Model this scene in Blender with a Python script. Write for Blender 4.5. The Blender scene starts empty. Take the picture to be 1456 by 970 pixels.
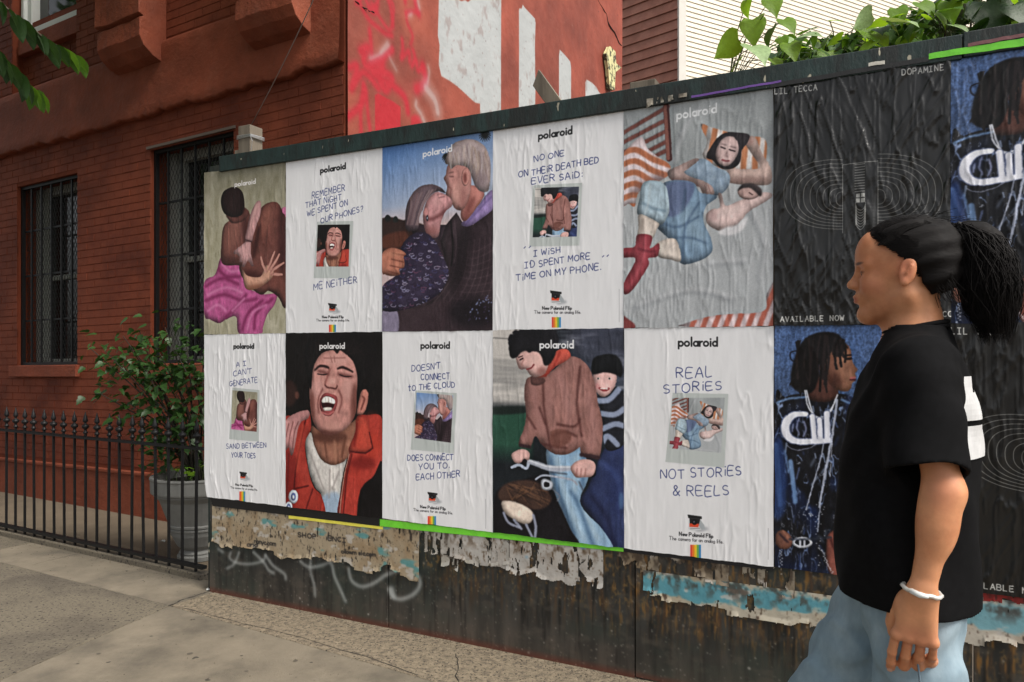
import bpy, bmesh, math, random
import numpy as np
from mathutils import Vector, Matrix

# ------------------------------------------------------------------ camera, sky, sun, exposure
sc = bpy.context.scene
CAM_H, F, CX, HY = 1.355, 1040.0, 728.0, 500.0      # metres; focal length, centre and horizon in photo pixels
cam = bpy.data.cameras.new('camera'); cam_o = bpy.data.objects.new('camera', cam)
sc.collection.objects.link(cam_o); sc.camera = cam_o
cam_o.location = (0, 0, CAM_H); cam_o.rotation_euler = (math.radians(90), 0, 0)
cam.sensor_width = 36; cam.lens = 36 * F / 1456; cam.shift_y = (HY - 485) / 1456
cam.clip_start = 0.05; cam.clip_end = 900

SUN_EL, SUN_AZ = 50, 128        # elevation; compass azimuth the light comes FROM (0 = +Y, 90 = +X)
w = bpy.data.worlds.new('World'); sc.world = w; w.use_nodes = True
nt = w.node_tree; bg = nt.nodes['Background']
sky = nt.nodes.new('ShaderNodeTexSky'); sky.sky_type = 'NISHITA'; sky.sun_disc = False
sky.sun_elevation = math.radians(SUN_EL); sky.sun_rotation = math.radians(SUN_AZ)
sky.air_density = 1.0; sky.dust_density = 3.5; sky.ozone_density = 1.0
hsv = nt.nodes.new('ShaderNodeHueSaturation'); hsv.inputs['Saturation'].default_value = 0.18
nt.links.new(sky.outputs[0], hsv.inputs['Color']); nt.links.new(hsv.outputs[0], bg.inputs[0])
bg.inputs[1].default_value = 0.12
sun = bpy.data.lights.new('sun', 'SUN'); sun_o = bpy.data.objects.new('sun', sun); sc.collection.objects.link(sun_o)
sun.energy = 2.3; sun.angle = math.radians(25); sun.color = (1.0, 0.93, 0.84)
_e, _a = math.radians(SUN_EL), math.radians(SUN_AZ)
_d = Vector((math.sin(_a) * math.cos(_e), math.cos(_a) * math.cos(_e), math.sin(_e)))
sun_o.rotation_euler = _d.to_track_quat('Z', 'Y').to_euler()
sc.view_settings.view_transform = 'Standard'; sc.view_settings.look = 'None'
sc.view_settings.exposure = 0.74; sc.view_settings.gamma = 1.0
# ------------------------------------------------------------------ planes of the place, paint toolkit
CAM_H, F, CX, HY = 1.355, 1040.0, 728.0, 500.0
class Plane:
    """vertical plane through (x0,y0) running along (ux,uy); tilt = rise per metre of its level lines"""
    def __init__(s, x0, y0, ux, uy, tilt=0.0):
        n = math.hypot(ux, uy); s.x0, s.y0, s.ux, s.uy, s.tilt = x0, y0, ux / n, uy / n, tilt
        s.nx, s.ny = s.uy, -s.ux                     # unit normal
        if s.nx * -x0 + s.ny * -y0 < 0: s.nx, s.ny = -s.nx, -s.ny   # towards the street side
    def inv(s, px, py):
        k = (px - CX) / F
        t = (k * s.y0 - s.x0) / (s.ux - k * s.uy)
        return t, CAM_H + (HY - py) / F * (s.y0 + s.uy * t) - s.tilt * t
    def at(s, t, z, n=0.0):
        return (s.x0 + s.ux * t + s.nx * n, s.y0 + s.uy * t + s.ny * n, z + s.tilt * t)
def G(px, py, z=0.0):
    d = (CAM_H - z) * F / (py - HY)
    return ((px - CX) / F * d, d)
HO = Plane(-1.737, 4.144, .8961, -.444)               # hoarding, s = 0 at the left edge of the posters
FA = Plane(-3.895, 6.554, .870, -.4934, .0166)        # brick facade
_c = FA.at(3.164, 0)
SI = Plane(_c[0], _c[1], .4934, .870, 0.0)            # painted side wall, from the corner back
rng = np.random.default_rng(7)

def boxblur(a, r):
    r = int(r)
    if r < 1: return a
    for ax in (0, 1):
        p = np.concatenate([np.repeat(np.take(a, [0], ax), r + 1, ax), a, np.repeat(np.take(a, [-1], ax), r, ax)], ax)
        c = np.cumsum(p, ax, dtype=np.float64)
        n = a.shape[ax]
        hi = np.take(c, np.arange(2 * r + 1, 2 * r + 1 + n), ax); lo = np.take(c, np.arange(0, n), ax)
        a = ((hi - lo) / (2 * r + 1)).astype(np.float32)
    return a
def blur(a, r):
    if r <= 0: return a
    q = max(1, int(round(r * .6)))
    return boxblur(boxblur(boxblur(a, q), q), q)
def vnoise(h, w, cy, cx, seed=0, octs=1):
    """value noise, cells of cy x cx pixels"""
    out = np.zeros((h, w), np.float32); amp = 1.0; tot = 0
    r = np.random.default_rng(seed)
    for o in range(octs):
        gy, gx = int(h / cy) + 3, int(w / cx) + 3
        g = r.random((gy, gx)).astype(np.float32)
        y = np.arange(h) / cy; x = np.arange(w) / cx
        yi = y.astype(int); xi = x.astype(int)
        fy = y - yi; fx = x - xi
        fy = (fy * fy * (3 - 2 * fy))[:, None].astype(np.float32); fx = (fx * fx * (3 - 2 * fx))[None].astype(np.float32)
        a = g[yi][:, xi]; b = g[yi][:, xi + 1]; c = g[yi + 1][:, xi]; d = g[yi + 1][:, xi + 1]
        out += amp * ((a * (1 - fx) + b * fx) * (1 - fy) + (c * (1 - fx) + d * fx) * fy)
        tot += amp; amp *= .5; cy = max(1.0, cy / 2); cx = max(1.0, cx / 2)
    return out / tot
def spline(pts, closed=True, n=6):
    p = np.asarray(pts, float); m = len(p)
    if m < 3: return p
    out = []
    rg = range(m) if closed else range(m - 1)
    for i in rg:
        if closed: a, b, c, d = p[i - 1], p[i], p[(i + 1) % m], p[(i + 2) % m]
        else: a, b, c, d = p[max(i - 1, 0)], p[i], p[i + 1], p[min(i + 2, m - 1)]
        for k in range(n):
            t = k / n
            out.append(.5 * ((2 * b) + (c - a) * t + (2 * a - 5 * b + 4 * c - d) * t * t + (3 * b - a - 3 * c + d) * t ** 3))
    if not closed: out.append(p[-1])
    return np.array(out)
class Cv:
    def __init__(s, w, h, col=(0, 0, 0), T=None):
        s.w, s.h = w, h; s.a = np.empty((h, w, 3), np.float32); s.a[:] = np.array(col, np.float32) / 255
        s.T = T or (lambda x, y: (x, y))
    def tp(s, pts):
        return np.array([s.T(float(x), float(y)) for x, y in pts], float)
    def rast(s, q, sub=4):
        """anti-aliased coverage of a closed polygon in canvas pixels"""
        q = np.asarray(q, float); out = np.zeros((s.h, s.w), np.float32)
        bx0 = int(max(0, math.floor(q[:, 0].min()))); bx1 = int(min(s.w, math.ceil(q[:, 0].max()) + 1))
        by0 = int(max(0, math.floor(q[:, 1].min()))); by1 = int(min(s.h, math.ceil(q[:, 1].max()) + 1))
        H, W = by1 - by0, bx1 - bx0
        if H <= 0 or W <= 0: return out
        q = q - [bx0, by0]; acc = np.zeros((H * sub, W + 2), np.float32)
        for (x0, y0), (x1, y1) in zip(q, np.roll(q, -1, 0)):
            if y0 == y1: continue
            sg = 1.0
            if y0 > y1: x0, y0, x1, y1, sg = x1, y1, x0, y0, -1.0
            r0 = max(0, math.ceil(y0 * sub - .5)); r1 = min(H * sub - 1, math.ceil(y1 * sub - .5) - 1)
            if r1 < r0: continue
            rows = np.arange(r0, r1 + 1); xs = x0 + ((rows + .5) / sub - y0) * (x1 - x0) / (y1 - y0)
            xs = np.clip(xs, 0, W); xi = xs.astype(int); fr = xs - xi
            acc[rows, xi] += sg * (1 - fr); acc[rows, xi + 1] += sg * fr
        out[by0:by1, bx0:bx1] = np.clip(np.abs(np.cumsum(acc, 1)[:, :W]), 0, 1).reshape(H, sub, W).mean(1)
        return out
    def soften(s, m, r):
        ys = np.flatnonzero(m.any(1)); xs = np.flatnonzero(m.any(0))
        if len(ys) == 0: return m
        p = int(2.2 * r) + 2; y0, y1 = max(0, ys[0] - p), min(s.h, ys[-1] + p + 1); x0, x1 = max(0, xs[0] - p), min(s.w, xs[-1] + p + 1)
        m = m.copy(); m[y0:y1, x0:x1] = blur(m[y0:y1, x0:x1], r); return m
    def mask(s, pts, soft=0, smooth=True):
        q = s.tp(pts)
        if smooth: q = spline(q)
        m = s.rast(q, 3)
        return s.soften(m, soft) if soft else m
    def put(s, m, col, al=1.0):
        ys = np.flatnonzero(m.any(1)); xs = np.flatnonzero(m.any(0))
        if len(ys) == 0: return
        sl = (slice(ys[0], ys[-1] + 1), slice(xs[0], xs[-1] + 1))
        k = np.clip(m[sl] * al, 0, 1)[..., None].astype(np.float32)
        c = col[sl] if isinstance(col, np.ndarray) and col.ndim == 3 else np.array(col, np.float32) / 255
        s.a[sl] = s.a[sl] * (1 - k) + c * k
    def poly(s, pts, col, soft=0, al=1.0, clip=None, smooth=True):
        m = s.mask(pts, soft, smooth)
        if clip is not None: m = m * clip
        s.put(m, col, al)
        if s.vol and soft <= 1 and clip is None and al == 1: s.volume(m)
        return m
    vol = 0; nvol = 0
    def volume(s, m):
        """photographic modelling of a painted shape: rounder towards its middle, soft creases, mottling"""
        ys = np.flatnonzero(m.any(1)); xs = np.flatnonzero(m.any(0))
        if len(ys) < 8 or len(xs) < 8: return
        R = int(np.clip(min(len(ys), len(xs)) / 7, 3, 16)); s.nvol += 1
        b = s.soften(m, R); b = np.pad(b, R, mode='edge')[R + R // 2:R + R // 2 + s.h, R - R // 2:R - R // 2 + s.w]; h, w = len(ys), len(xs); sl = (slice(ys[0], ys[-1] + 1), slice(xs[0], xs[-1] + 1))
        n = vnoise(h, w, 22, 14, 900 + s.nvol, 4) - .5; r = vnoise(h, w, 40, 16, 950 + s.nvol, 3); r = np.clip(1 - np.abs(r - .5) * 14, 0, 1)
        f = 1 + m[sl] * s.vol * ((b[sl] - .80) * 1.05 + n * .42 - r * .10)
        hi = m[sl] * s.vol * np.clip(b[sl] - .82, 0, 1) * np.clip(n * 2.4, 0, 1) * .5
        q = s.a[sl] * f[..., None] + hi[..., None] * .25; lum = q.mean(-1, keepdims=True); k = (.12 * m[sl])[..., None]; s.a[sl] = np.clip(q * (1 - k) + lum * k, 0, 1)
    def photo(s, seed=1, warp=1.1, bl=1):
        """print look: edges wander, lens softness, grain, tone mottling"""
        h, w = s.h, s.w; Y, X = np.mgrid[0:h, 0:w]; dx = (vnoise(h, w, 11, 11, seed, 3) - .5) * warp * 2; dy = (vnoise(h, w, 11, 11, seed + 1, 3) - .5) * warp * 2
        s.a = s.a[np.clip((Y + dy).round().astype(int), 0, h - 1), np.clip((X + dx).round().astype(int), 0, w - 1)]
        b = boxblur(boxblur(s.a, 1), 1); s.a = b + (s.a - b) * .25; g = boxblur(boxblur(s.a, 7), 7); s.a = np.clip(s.a + (s.a - g) * .28 + (vnoise(h, w, 70, 50, seed + 2, 3)[..., None] - .5) * .07 + (vnoise(h, w, 2, 2, seed + 3, 1)[..., None] - .5) * .05, 0, 1).astype(np.float32); l = s.a.mean(-1, keepdims=True); s.a = s.a + (l - s.a) * .10
    def ell(s, cx, cy, rx, ry, col, soft=0, al=1.0, clip=None, rot=0):
        t = np.linspace(0, 2 * math.pi, 28, endpoint=False); c, sn = math.cos(rot), math.sin(rot)
        X = rx * np.cos(t); Y = ry * np.sin(t)
        return s.poly(np.stack([cx + X * c - Y * sn, cy + X * sn + Y * c], 1), col, soft, al, clip, False)
    def linemask(s, q, r):
        """q canvas-pixel polyline, r radius in canvas pixels"""
        m = np.zeros((s.h, s.w), np.float32)
        q = np.asarray(q, float); rr = np.broadcast_to(np.asarray(r, float), (len(q),))
        for i in range(len(q) - 1):
            a, b = q[i], q[i + 1]; ra, rb = rr[i], rr[i + 1]; R = max(ra, rb) + 1.5
            x0 = int(max(0, min(a[0], b[0]) - R)); x1 = int(min(s.w, max(a[0], b[0]) + R + 1))
            y0 = int(max(0, min(a[1], b[1]) - R)); y1 = int(min(s.h, max(a[1], b[1]) + R + 1))
            if x1 <= x0 or y1 <= y0: continue
            X = np.arange(x0, x1)[None] + .5 - a[0]; Y = np.arange(y0, y1)[:, None] + .5 - a[1]
            d = b - a; L = max(1e-9, d @ d); t = np.clip((X * d[0] + Y * d[1]) / L, 0, 1)
            dd = np.hypot(X - t * d[0], Y - t * d[1]); rad = ra + (rb - ra) * t
            m[y0:y1, x0:x1] = np.maximum(m[y0:y1, x0:x1], np.clip(rad - dd + .5, 0, 1))
        return m
    def line(s, pts, col, r, soft=0, al=1.0, clip=None, smooth=False):
        q = s.tp(pts)
        if smooth: q = spline(q, False)
        if np.ndim(r) and len(r) != len(q): r = np.interp(np.linspace(0, 1, len(q)), np.linspace(0, 1, len(r)), r)
        m = s.linemask(q, r)
        if soft: m = s.soften(m, soft)
        if clip is not None: m = m * clip
        s.put(m, col, al); return m
    def grain(s, amt, seed=1, cell=2, m=None):
        n = (vnoise(s.h, s.w, cell, cell, seed, 2) - .5)[..., None] * 2 * amt
        if m is not None: n = n * m[..., None]
        s.a = np.clip(s.a + n, 0, 1)
def crop_T(plane, x0, y0, scl, s0, s1, z0, z1, W, H):
    def T(x, y):
        t, z = plane.inv(x0 + x / scl, y0 + y / scl)
        return (t - s0) / (s1 - s0) * W, (z1 - z) / (z1 - z0) * H
    return T

# ---- single-stroke alphabet; unit box, y up
def _arc(cx, cy, rx, ry, a0, a1, n=10):
    return [(cx + rx * math.cos(math.radians(a0 + (a1 - a0) * i / n)), cy + ry * math.sin(math.radians(a0 + (a1 - a0) * i / n))) for i in range(n + 1)]
GL = {
 'A': [[(0, 0), (.38, 1), (.76, 0)], [(.14, .36), (.62, .36)]],
 'B': [[(0, 0), (0, 1), (.4, 1)] + _arc(.4, .76, .25, .24, 90, -90, 6) + [(.1, .52), (.4, .52)] + _arc(.42, .26, .3, .26, 90, -90, 6) + [(0, 0)]],
 'C': [_arc(.4, .5, .4, .5, 50, 310, 12)],
 'D': [[(0, 0), (0, 1), (.25, 1)] + _arc(.25, .5, .45, .5, 90, -90, 10) + [(0, 0)]],
 'E': [[(.6, 1), (0, 1), (0, 0), (.62, 0)], [(0, .52), (.5, .52)]],
 'F': [[(.6, 1), (0, 1), (0, 0)], [(0, .52), (.5, .52)]],
 'G': [_arc(.4, .5, .4, .5, 50, 340, 12) + [(.78, .42), (.45, .42)]],
 'H': [[(0, 0), (0, 1)], [(.65, 0), (.65, 1)], [(0, .5), (.65, .5)]],
 'I': [[(.05, 1), (.55, 1)], [(.3, 1), (.3, 0)], [(.05, 0), (.55, 0)]],
 'L': [[(0, 1), (0, 0), (.55, 0)]],
 'M': [[(0, 0), (.05, 1), (.4, .35), (.75, 1), (.8, 0)]],
 'N': [[(0, 0), (0, 1), (.65, 0), (.65, 1)]],
 'O': [_arc(.4, .5, .4, .5, 90, 450, 16)],
 'P': [[(0, 0), (0, 1), (.35, 1)] + _arc(.35, .74, .28, .26, 90, -90, 6) + [(0, .48)]],
 'R': [[(0, 0), (0, 1), (.35, 1)] + _arc(.35, .75, .26, .25, 90, -90, 6) + [(0, .5), (.25, .5), (.65, 0)]],
 'S': [_arc(.32, .75, .28, .25, 40, 270, 8) + _arc(.32, .25, .3, .25, 90, -140, 8)],
 'T': [[(0, 1), (.7, 1)], [(.35, 1), (.35, 0)]],
 'U': [[(0, 1), (0, .35)] + _arc(.32, .32, .32, .32, 180, 360, 8) + [(.64, 1)]],
 'V': [[(0, 1), (.35, 0), (.7, 1)]],
 'W': [[(0, 1), (.2, 0), (.42, .7), (.64, 0), (.85, 1)]],
 'Y': [[(0, 1), (.32, .45), (.66, 1)], [(.32, .45), (.28, 0)]],
 'i': [[(.1, .62), (.1, 0)], [(.08, .92), (.12, .96)]],
 't': [[(.25, 1), (.22, .0), (.4, .02)], [(0, .66), (.5, .68)]],
 '&': [[(.7, .0), (.2, .72)] + _arc(.33, .83, .15, .16, 200, -20, 6) + [(.1, .35)] + _arc(.28, .22, .22, .2, 150, 350, 6) + [(.72, .45)]],
 "'": [[(.1, 1.05), (.05, .78)]], '"': [[(.05, 1.05), (.0, .8)], [(.22, 1.05), (.17, .8)]],
 '.': [[(.08, .02), (.1, .05)]], ':': [[(.1, .12), (.12, .15)], [(.1, .62), (.12, .65)]],
 '?': [_arc(.28, .75, .24, .25, 160, -60, 8) + [(.28, .3)], [(.27, .02), (.29, .04)]],
 '$': [_arc(.32, .72, .28, .25, 40, 270, 8) + _arc(.32, .25, .3, .22, 90, -140, 8), [(.32, 1.1), (.32, -.1)]],
 'a': [_arc(.24, .25, .24, .25, 0, 360, 10), [(.48, .5), (.48, 0)]],
 'b': [[(0, .95), (0, 0)], _arc(.24, .25, .24, .25, 0, 360, 10)],
 'c': [_arc(.25, .25, .25, .25, 45, 315, 8)],
 'd': [[(.48, .95), (.48, 0)], _arc(.24, .25, .24, .25, 0, 360, 10)],
 'e': [[(.02, .26), (.5, .26)] + _arc(.26, .25, .25, .25, 0, 310, 9)],
 'f': [[(.34, .92), (.22, .9), (.15, .75), (.15, 0)], [(0, .5), (.32, .5)]],
 'g': [_arc(.24, .25, .24, .25, 0, 360, 10), [(.48, .5), (.48, -.1), (.3, -.25), (.05, -.18)]],
 'h': [[(0, .95), (0, 0)], [(0, .3)] + _arc(.22, .28, .2, .22, 160, 0, 5) + [(.42, 0)]],
 'j': [[(.05, .5), (.05, 0)], [(.05, .72), (.06, .75)]],
 'l': [[(.04, .95), (.04, 0)]],
 'm': [[(0, .5), (0, 0)], [(0, .3)] + _arc(.18, .3, .16, .2, 160, 0, 4) + [(.34, 0)], [(.34, .3)] + _arc(.52, .3, .16, .2, 160, 0, 4) + [(.68, 0)]],
 'n': [[(0, .5), (0, 0)], [(0, .3)] + _arc(.22, .28, .2, .22, 160, 0, 5) + [(.42, 0)]],
 'o': [_arc(.25, .25, .25, .25, 0, 360, 12)],
 'p': [[(0, .5), (0, -.28)], _arc(.24, .25, .24, .25, 0, 360, 10)],
 'r': [[(0, .5), (0, 0)], [(0, .3), (.1, .45), (.26, .5)]],
 's': [_arc(.18, .37, .16, .12, 40, 270, 5) + _arc(.18, .13, .18, .13, 90, -140, 5)],
 'w': [[(0, .5), (.16, 0), (.32, .45), (.48, 0), (.64, .5)]],
 'y': [[(0, .5), (.22, 0)], [(.46, .5), (.12, -.28)]],
}
def gwidth(ch, mono=None):
    if mono: return mono
    if ch == ' ': return .45
    g = GL.get(ch)
    if not g: return .4
    return max(x for st in g for x, y in st) + (.3 if ch.isupper() or ch in "&it" else .13)
def write(cv, text, x0, y0, x1, y1, hgt, col, r, jit=0.0, mono=None, seed=0, al=1.0):
    """text between baseline ends (crop coordinates); strokes of radius r canvas pixels"""
    rg = random.Random(seed + len(text)); tot = sum(gwidth(c, mono) for c in text) - (.2 if not mono else .15)
    m = np.zeros((cv.h, cv.w), np.float32); u = 0.0
    L = math.hypot(x1 - x0, y1 - y0); ex, ey = (x1 - x0) / L, (y1 - y0) / L
    for ch in text:
        dj = rg.uniform(-jit, jit) * hgt; hs = 1 + rg.uniform(-jit, jit); sl = rg.uniform(-jit, jit) * 1.3
        if ch != ' ':
            for st in GL.get(ch, []):
                q = []
                for gx, gy in st:
                    wx = gx
                    if mono: wx = gx * .8 * mono / .85
                    xx = (u + wx) / tot * L + gy * hgt * sl * .35 + rg.uniform(-jit, jit) * hgt * .12
                    yy = dj + gy * hgt * hs + rg.uniform(-jit, jit) * hgt * .12
                    q.append((x0 + ex * xx, y0 + ey * xx - yy))
                q = cv.tp(q)
                if jit and len(q) > 2: q = spline(q, False, 3)
                m = np.maximum(m, cv.linemask(q, r * (1 + rg.uniform(-jit, jit))))
        u += gwidth(ch, mono)
    cv.put(m, col, al)
def logo(cv, cx, cy, wd, slope, col, r):
    if cv.vol: cv.photo(int(cx))
    cv.art = cv.a.copy(); r = r * .82
    """the lower-case wordmark, heavy round strokes; cy = middle of the x-height"""
    word = 'polaroid'; ws = [.50, .56, .1, .52, .26, .56, .1, .50]; gap = .19
    tot = sum(ws) + gap * 7; u = 0; m = np.zeros((cv.h, cv.w), np.float32); k = wd / tot
    G2 = dict(GL); G2['i'] = [[(.04, .5), (.04, 0)], [(.04, .76), (.045, .765)]]
    for ch, wch in zip(word, ws):
        for st in G2[ch]:
            q = []
            for gx, gy in st:
                xx = (u + gx * 1.06 - tot / 2) * k
                q.append((cx + xx, cy + slope * xx - (gy - .25) * k * 1.05))
            m = np.maximum(m, cv.linemask(cv.tp(q), r))
        u += wch + gap
    cv.put(m, col)
# ------------------------------------------------------------------ printed pictures, painted in code
ED = [HO.inv(x, 500)[0] for x in (292, 408, 545, 702, 888, 1100, 1351)]; ED.append(ED[6] + .61); ED.append(ED[7] + .61)
ZB, ZM, ZT = .536, 1.452, 2.365
PW, PH = 420, 630
def quad_put(cv, img, corners):
    """img (h,w,3) into TL TR BR BL given in crop coordinates"""
    c = cv.tp(corners); A = []; B = []
    for (x, y), (u, v) in zip(c, [(0, 0), (1, 0), (1, 1), (0, 1)]):
        A.append([x, y, 1, 0, 0, 0, -u * x, -u * y]); B.append(u)
        A.append([0, 0, 0, x, y, 1, -v * x, -v * y]); B.append(v)
    hm = np.append(np.linalg.solve(np.array(A), np.array(B)), 1).reshape(3, 3)
    Y, X = np.mgrid[0:cv.h, 0:cv.w] + .5
    d = hm[2, 0] * X + hm[2, 1] * Y + 1; u = (hm[0, 0] * X + hm[0, 1] * Y + hm[0, 2]) / d; v = (hm[1, 0] * X + hm[1, 1] * Y + hm[1, 2]) / d
    h, w_ = img.shape[:2]
    col = img[np.clip((v * h).astype(int), 0, h - 1), np.clip((u * w_).astype(int), 0, w_ - 1)]
    cv.put(cv.rast(c, 3), col.astype(np.float32))
def canvas(crop, s0, s1, z0, z1, col=(200, 200, 200), W=PW, H=PH, plane=None, vol=0):
    x, y, k = crop; c = Cv(W, H, col, crop_T(plane or HO, x, y, k, s0, s1, z0, z1, W, H)); c.vol = vol; return c
WHT = (228, 228, 230)

def art_beach():
    c = canvas((280, 220, 3.464), ED[0], ED[1], ZM, ZT, (172, 166, 140), vol=.72)
    n = vnoise(c.h, c.w, 60, 22, 3, 3)[..., None]; c.a += (n - .5) * np.array([.22, .22, .25])
    g = np.clip(1 - np.arange(c.h) / 260, 0, 1)[:, None, None]; c.a *= (1 - .22 * g)
    for i in range(40):
        x, y = rng.uniform(50, 440), rng.uniform(110, 860)
        c.line([(x, y), (x + rng.uniform(-8, 14), y + rng.uniform(15, 45))], (120, 115, 85), rng.uniform(1, 2.6), 2, .45)
    pk = [(125, 505), (150, 532), (210, 540), (240, 590), (250, 650), (275, 668), (330, 688), (398, 688), (388, 740), (352, 790), (332, 850), (320, 882), (215, 882), (200, 800), (150, 812), (118, 830), (70, 812), (44, 790), (44, 630), (95, 592)]
    m = c.poly(pk, (178, 68, 128), 0, smooth=True)
    for p in ([(50, 650), (130, 610), (210, 640)], [(50, 720), (140, 690), (230, 720), (300, 710)], [(150, 800), (210, 740), (250, 690)], [(230, 860), (260, 780), (330, 720)], [(110, 560), (150, 600), (220, 600)], [(290, 860), (300, 780), (380, 710)]):
        c.line(p, (128, 32, 84), 7, 5, .8, m, True)
    for p in ([(60, 690), (150, 655), (230, 680)], [(180, 770), (240, 710)], [(255, 860), (280, 780), (350, 740)], [(130, 540), (170, 575), (220, 570)], [(60, 770), (110, 740), (150, 770)]):
        c.line(p, (222, 130, 180), 5, 4, .7, m, True)
    c.poly([(418, 280), (446, 262), (446, 345), (430, 340)], (190, 90, 135), 1)
    # seated figure's legs and back
    m = c.poly([(300, 320), (325, 262), (365, 236), (405, 240), (428, 285), (446, 350), (446, 738), (405, 700), (360, 672), (320, 690), (255, 640), (215, 560), (240, 480), (268, 380)], (104, 54, 46), 0)
    c.ell(345, 330, 22, 80, (148, 88, 74), 14, .75, m, .25); c.ell(425, 420, 22, 190, (62, 26, 26), 14, .8, m); c.ell(300, 600, 80, 24, (66, 28, 26), 12, .8, m, .3)
    c.ell(300, 430, 12, 90, (60, 26, 24), 8, .9, m, .2); c.ell(385, 600, 40, 60, (140, 78, 66), 16, .5, m)
    m = c.poly([(180, 318), (240, 268), (268, 296), (276, 380), (262, 450), (232, 545), (205, 545), (130, 535), (128, 420), (140, 352)], (112, 62, 54), 0)
    c.ell(180, 400, 34, 70, (146, 92, 80), 16, .7, m, .2); c.ell(245, 370, 18, 80, (70, 34, 32), 10, .8, m); c.ell(165, 520, 50, 22, (66, 34, 32), 10, .6, m)
    m = c.poly([(158, 170), (195, 160), (228, 182), (240, 232), (236, 285), (205, 310), (168, 308), (136, 282), (124, 232), (134, 190)], (34, 17, 17), 0)
    c.poly([(150, 300), (180, 310), (225, 300), (240, 262), (262, 292), (230, 330), (180, 338)], (92, 48, 42), 1)
    m = c.poly([(296, 240), (316, 228), (323, 250), (318, 300), (300, 350), (285, 400), (276, 432), (245, 427), (254, 360), (270, 295)], (186, 132, 132), 0)
    c.line([(300, 250), (275, 330), (262, 410)], (222, 172, 168), 5, 5, .6, m); c.line([(246, 420), (276, 430)], (60, 30, 40), 1.4)
    c.poly([(244, 430), (273, 432), (272, 490), (286, 548), (278, 552), (258, 520), (240, 556), (228, 552), (232, 530), (214, 530), (218, 505), (204, 492), (188, 490), (186, 480), (206, 462), (228, 446)], (194, 140, 140), 0, smooth=False)
    for a, b in (((236, 500), (232, 550)), ((222, 495), (216, 528)), ((250, 500), (242, 548)), ((262, 495), (282, 546))): c.line([a, b], (120, 70, 68), .8, 0, .7)
    m = c.poly([(232, 568), (258, 598), (318, 602), (338, 560), (352, 545), (372, 560), (385, 590), (350, 632), (290, 665), (250, 662), (236, 620)], (196, 138, 112), 0)
    c.ell(290, 655, 60, 16, (130, 76, 56), 8, .7, m, -.2)
    for q in ([(345, 575), (330, 540), (322, 506)], [(358, 562), (374, 520), (388, 480)], [(366, 566), (392, 530), (412, 492)], [(372, 574), (405, 552), (434, 534)], [(372, 588), (400, 590), (426, 592)]):
        c.line(q, (202, 142, 128), [5.5, 5, 3.4], 0, 1, None, True)
    for q in ([(352, 580), (374, 540), (384, 500)], [(366, 582), (398, 545)], [(370, 594), (410, 568)]): c.line(q, (112, 58, 50), 1.2, 1, .6)
    c.grain(.035, 5); logo(c, 244, 145, 100, -.16, (232, 228, 228), 2.6); return c

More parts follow.
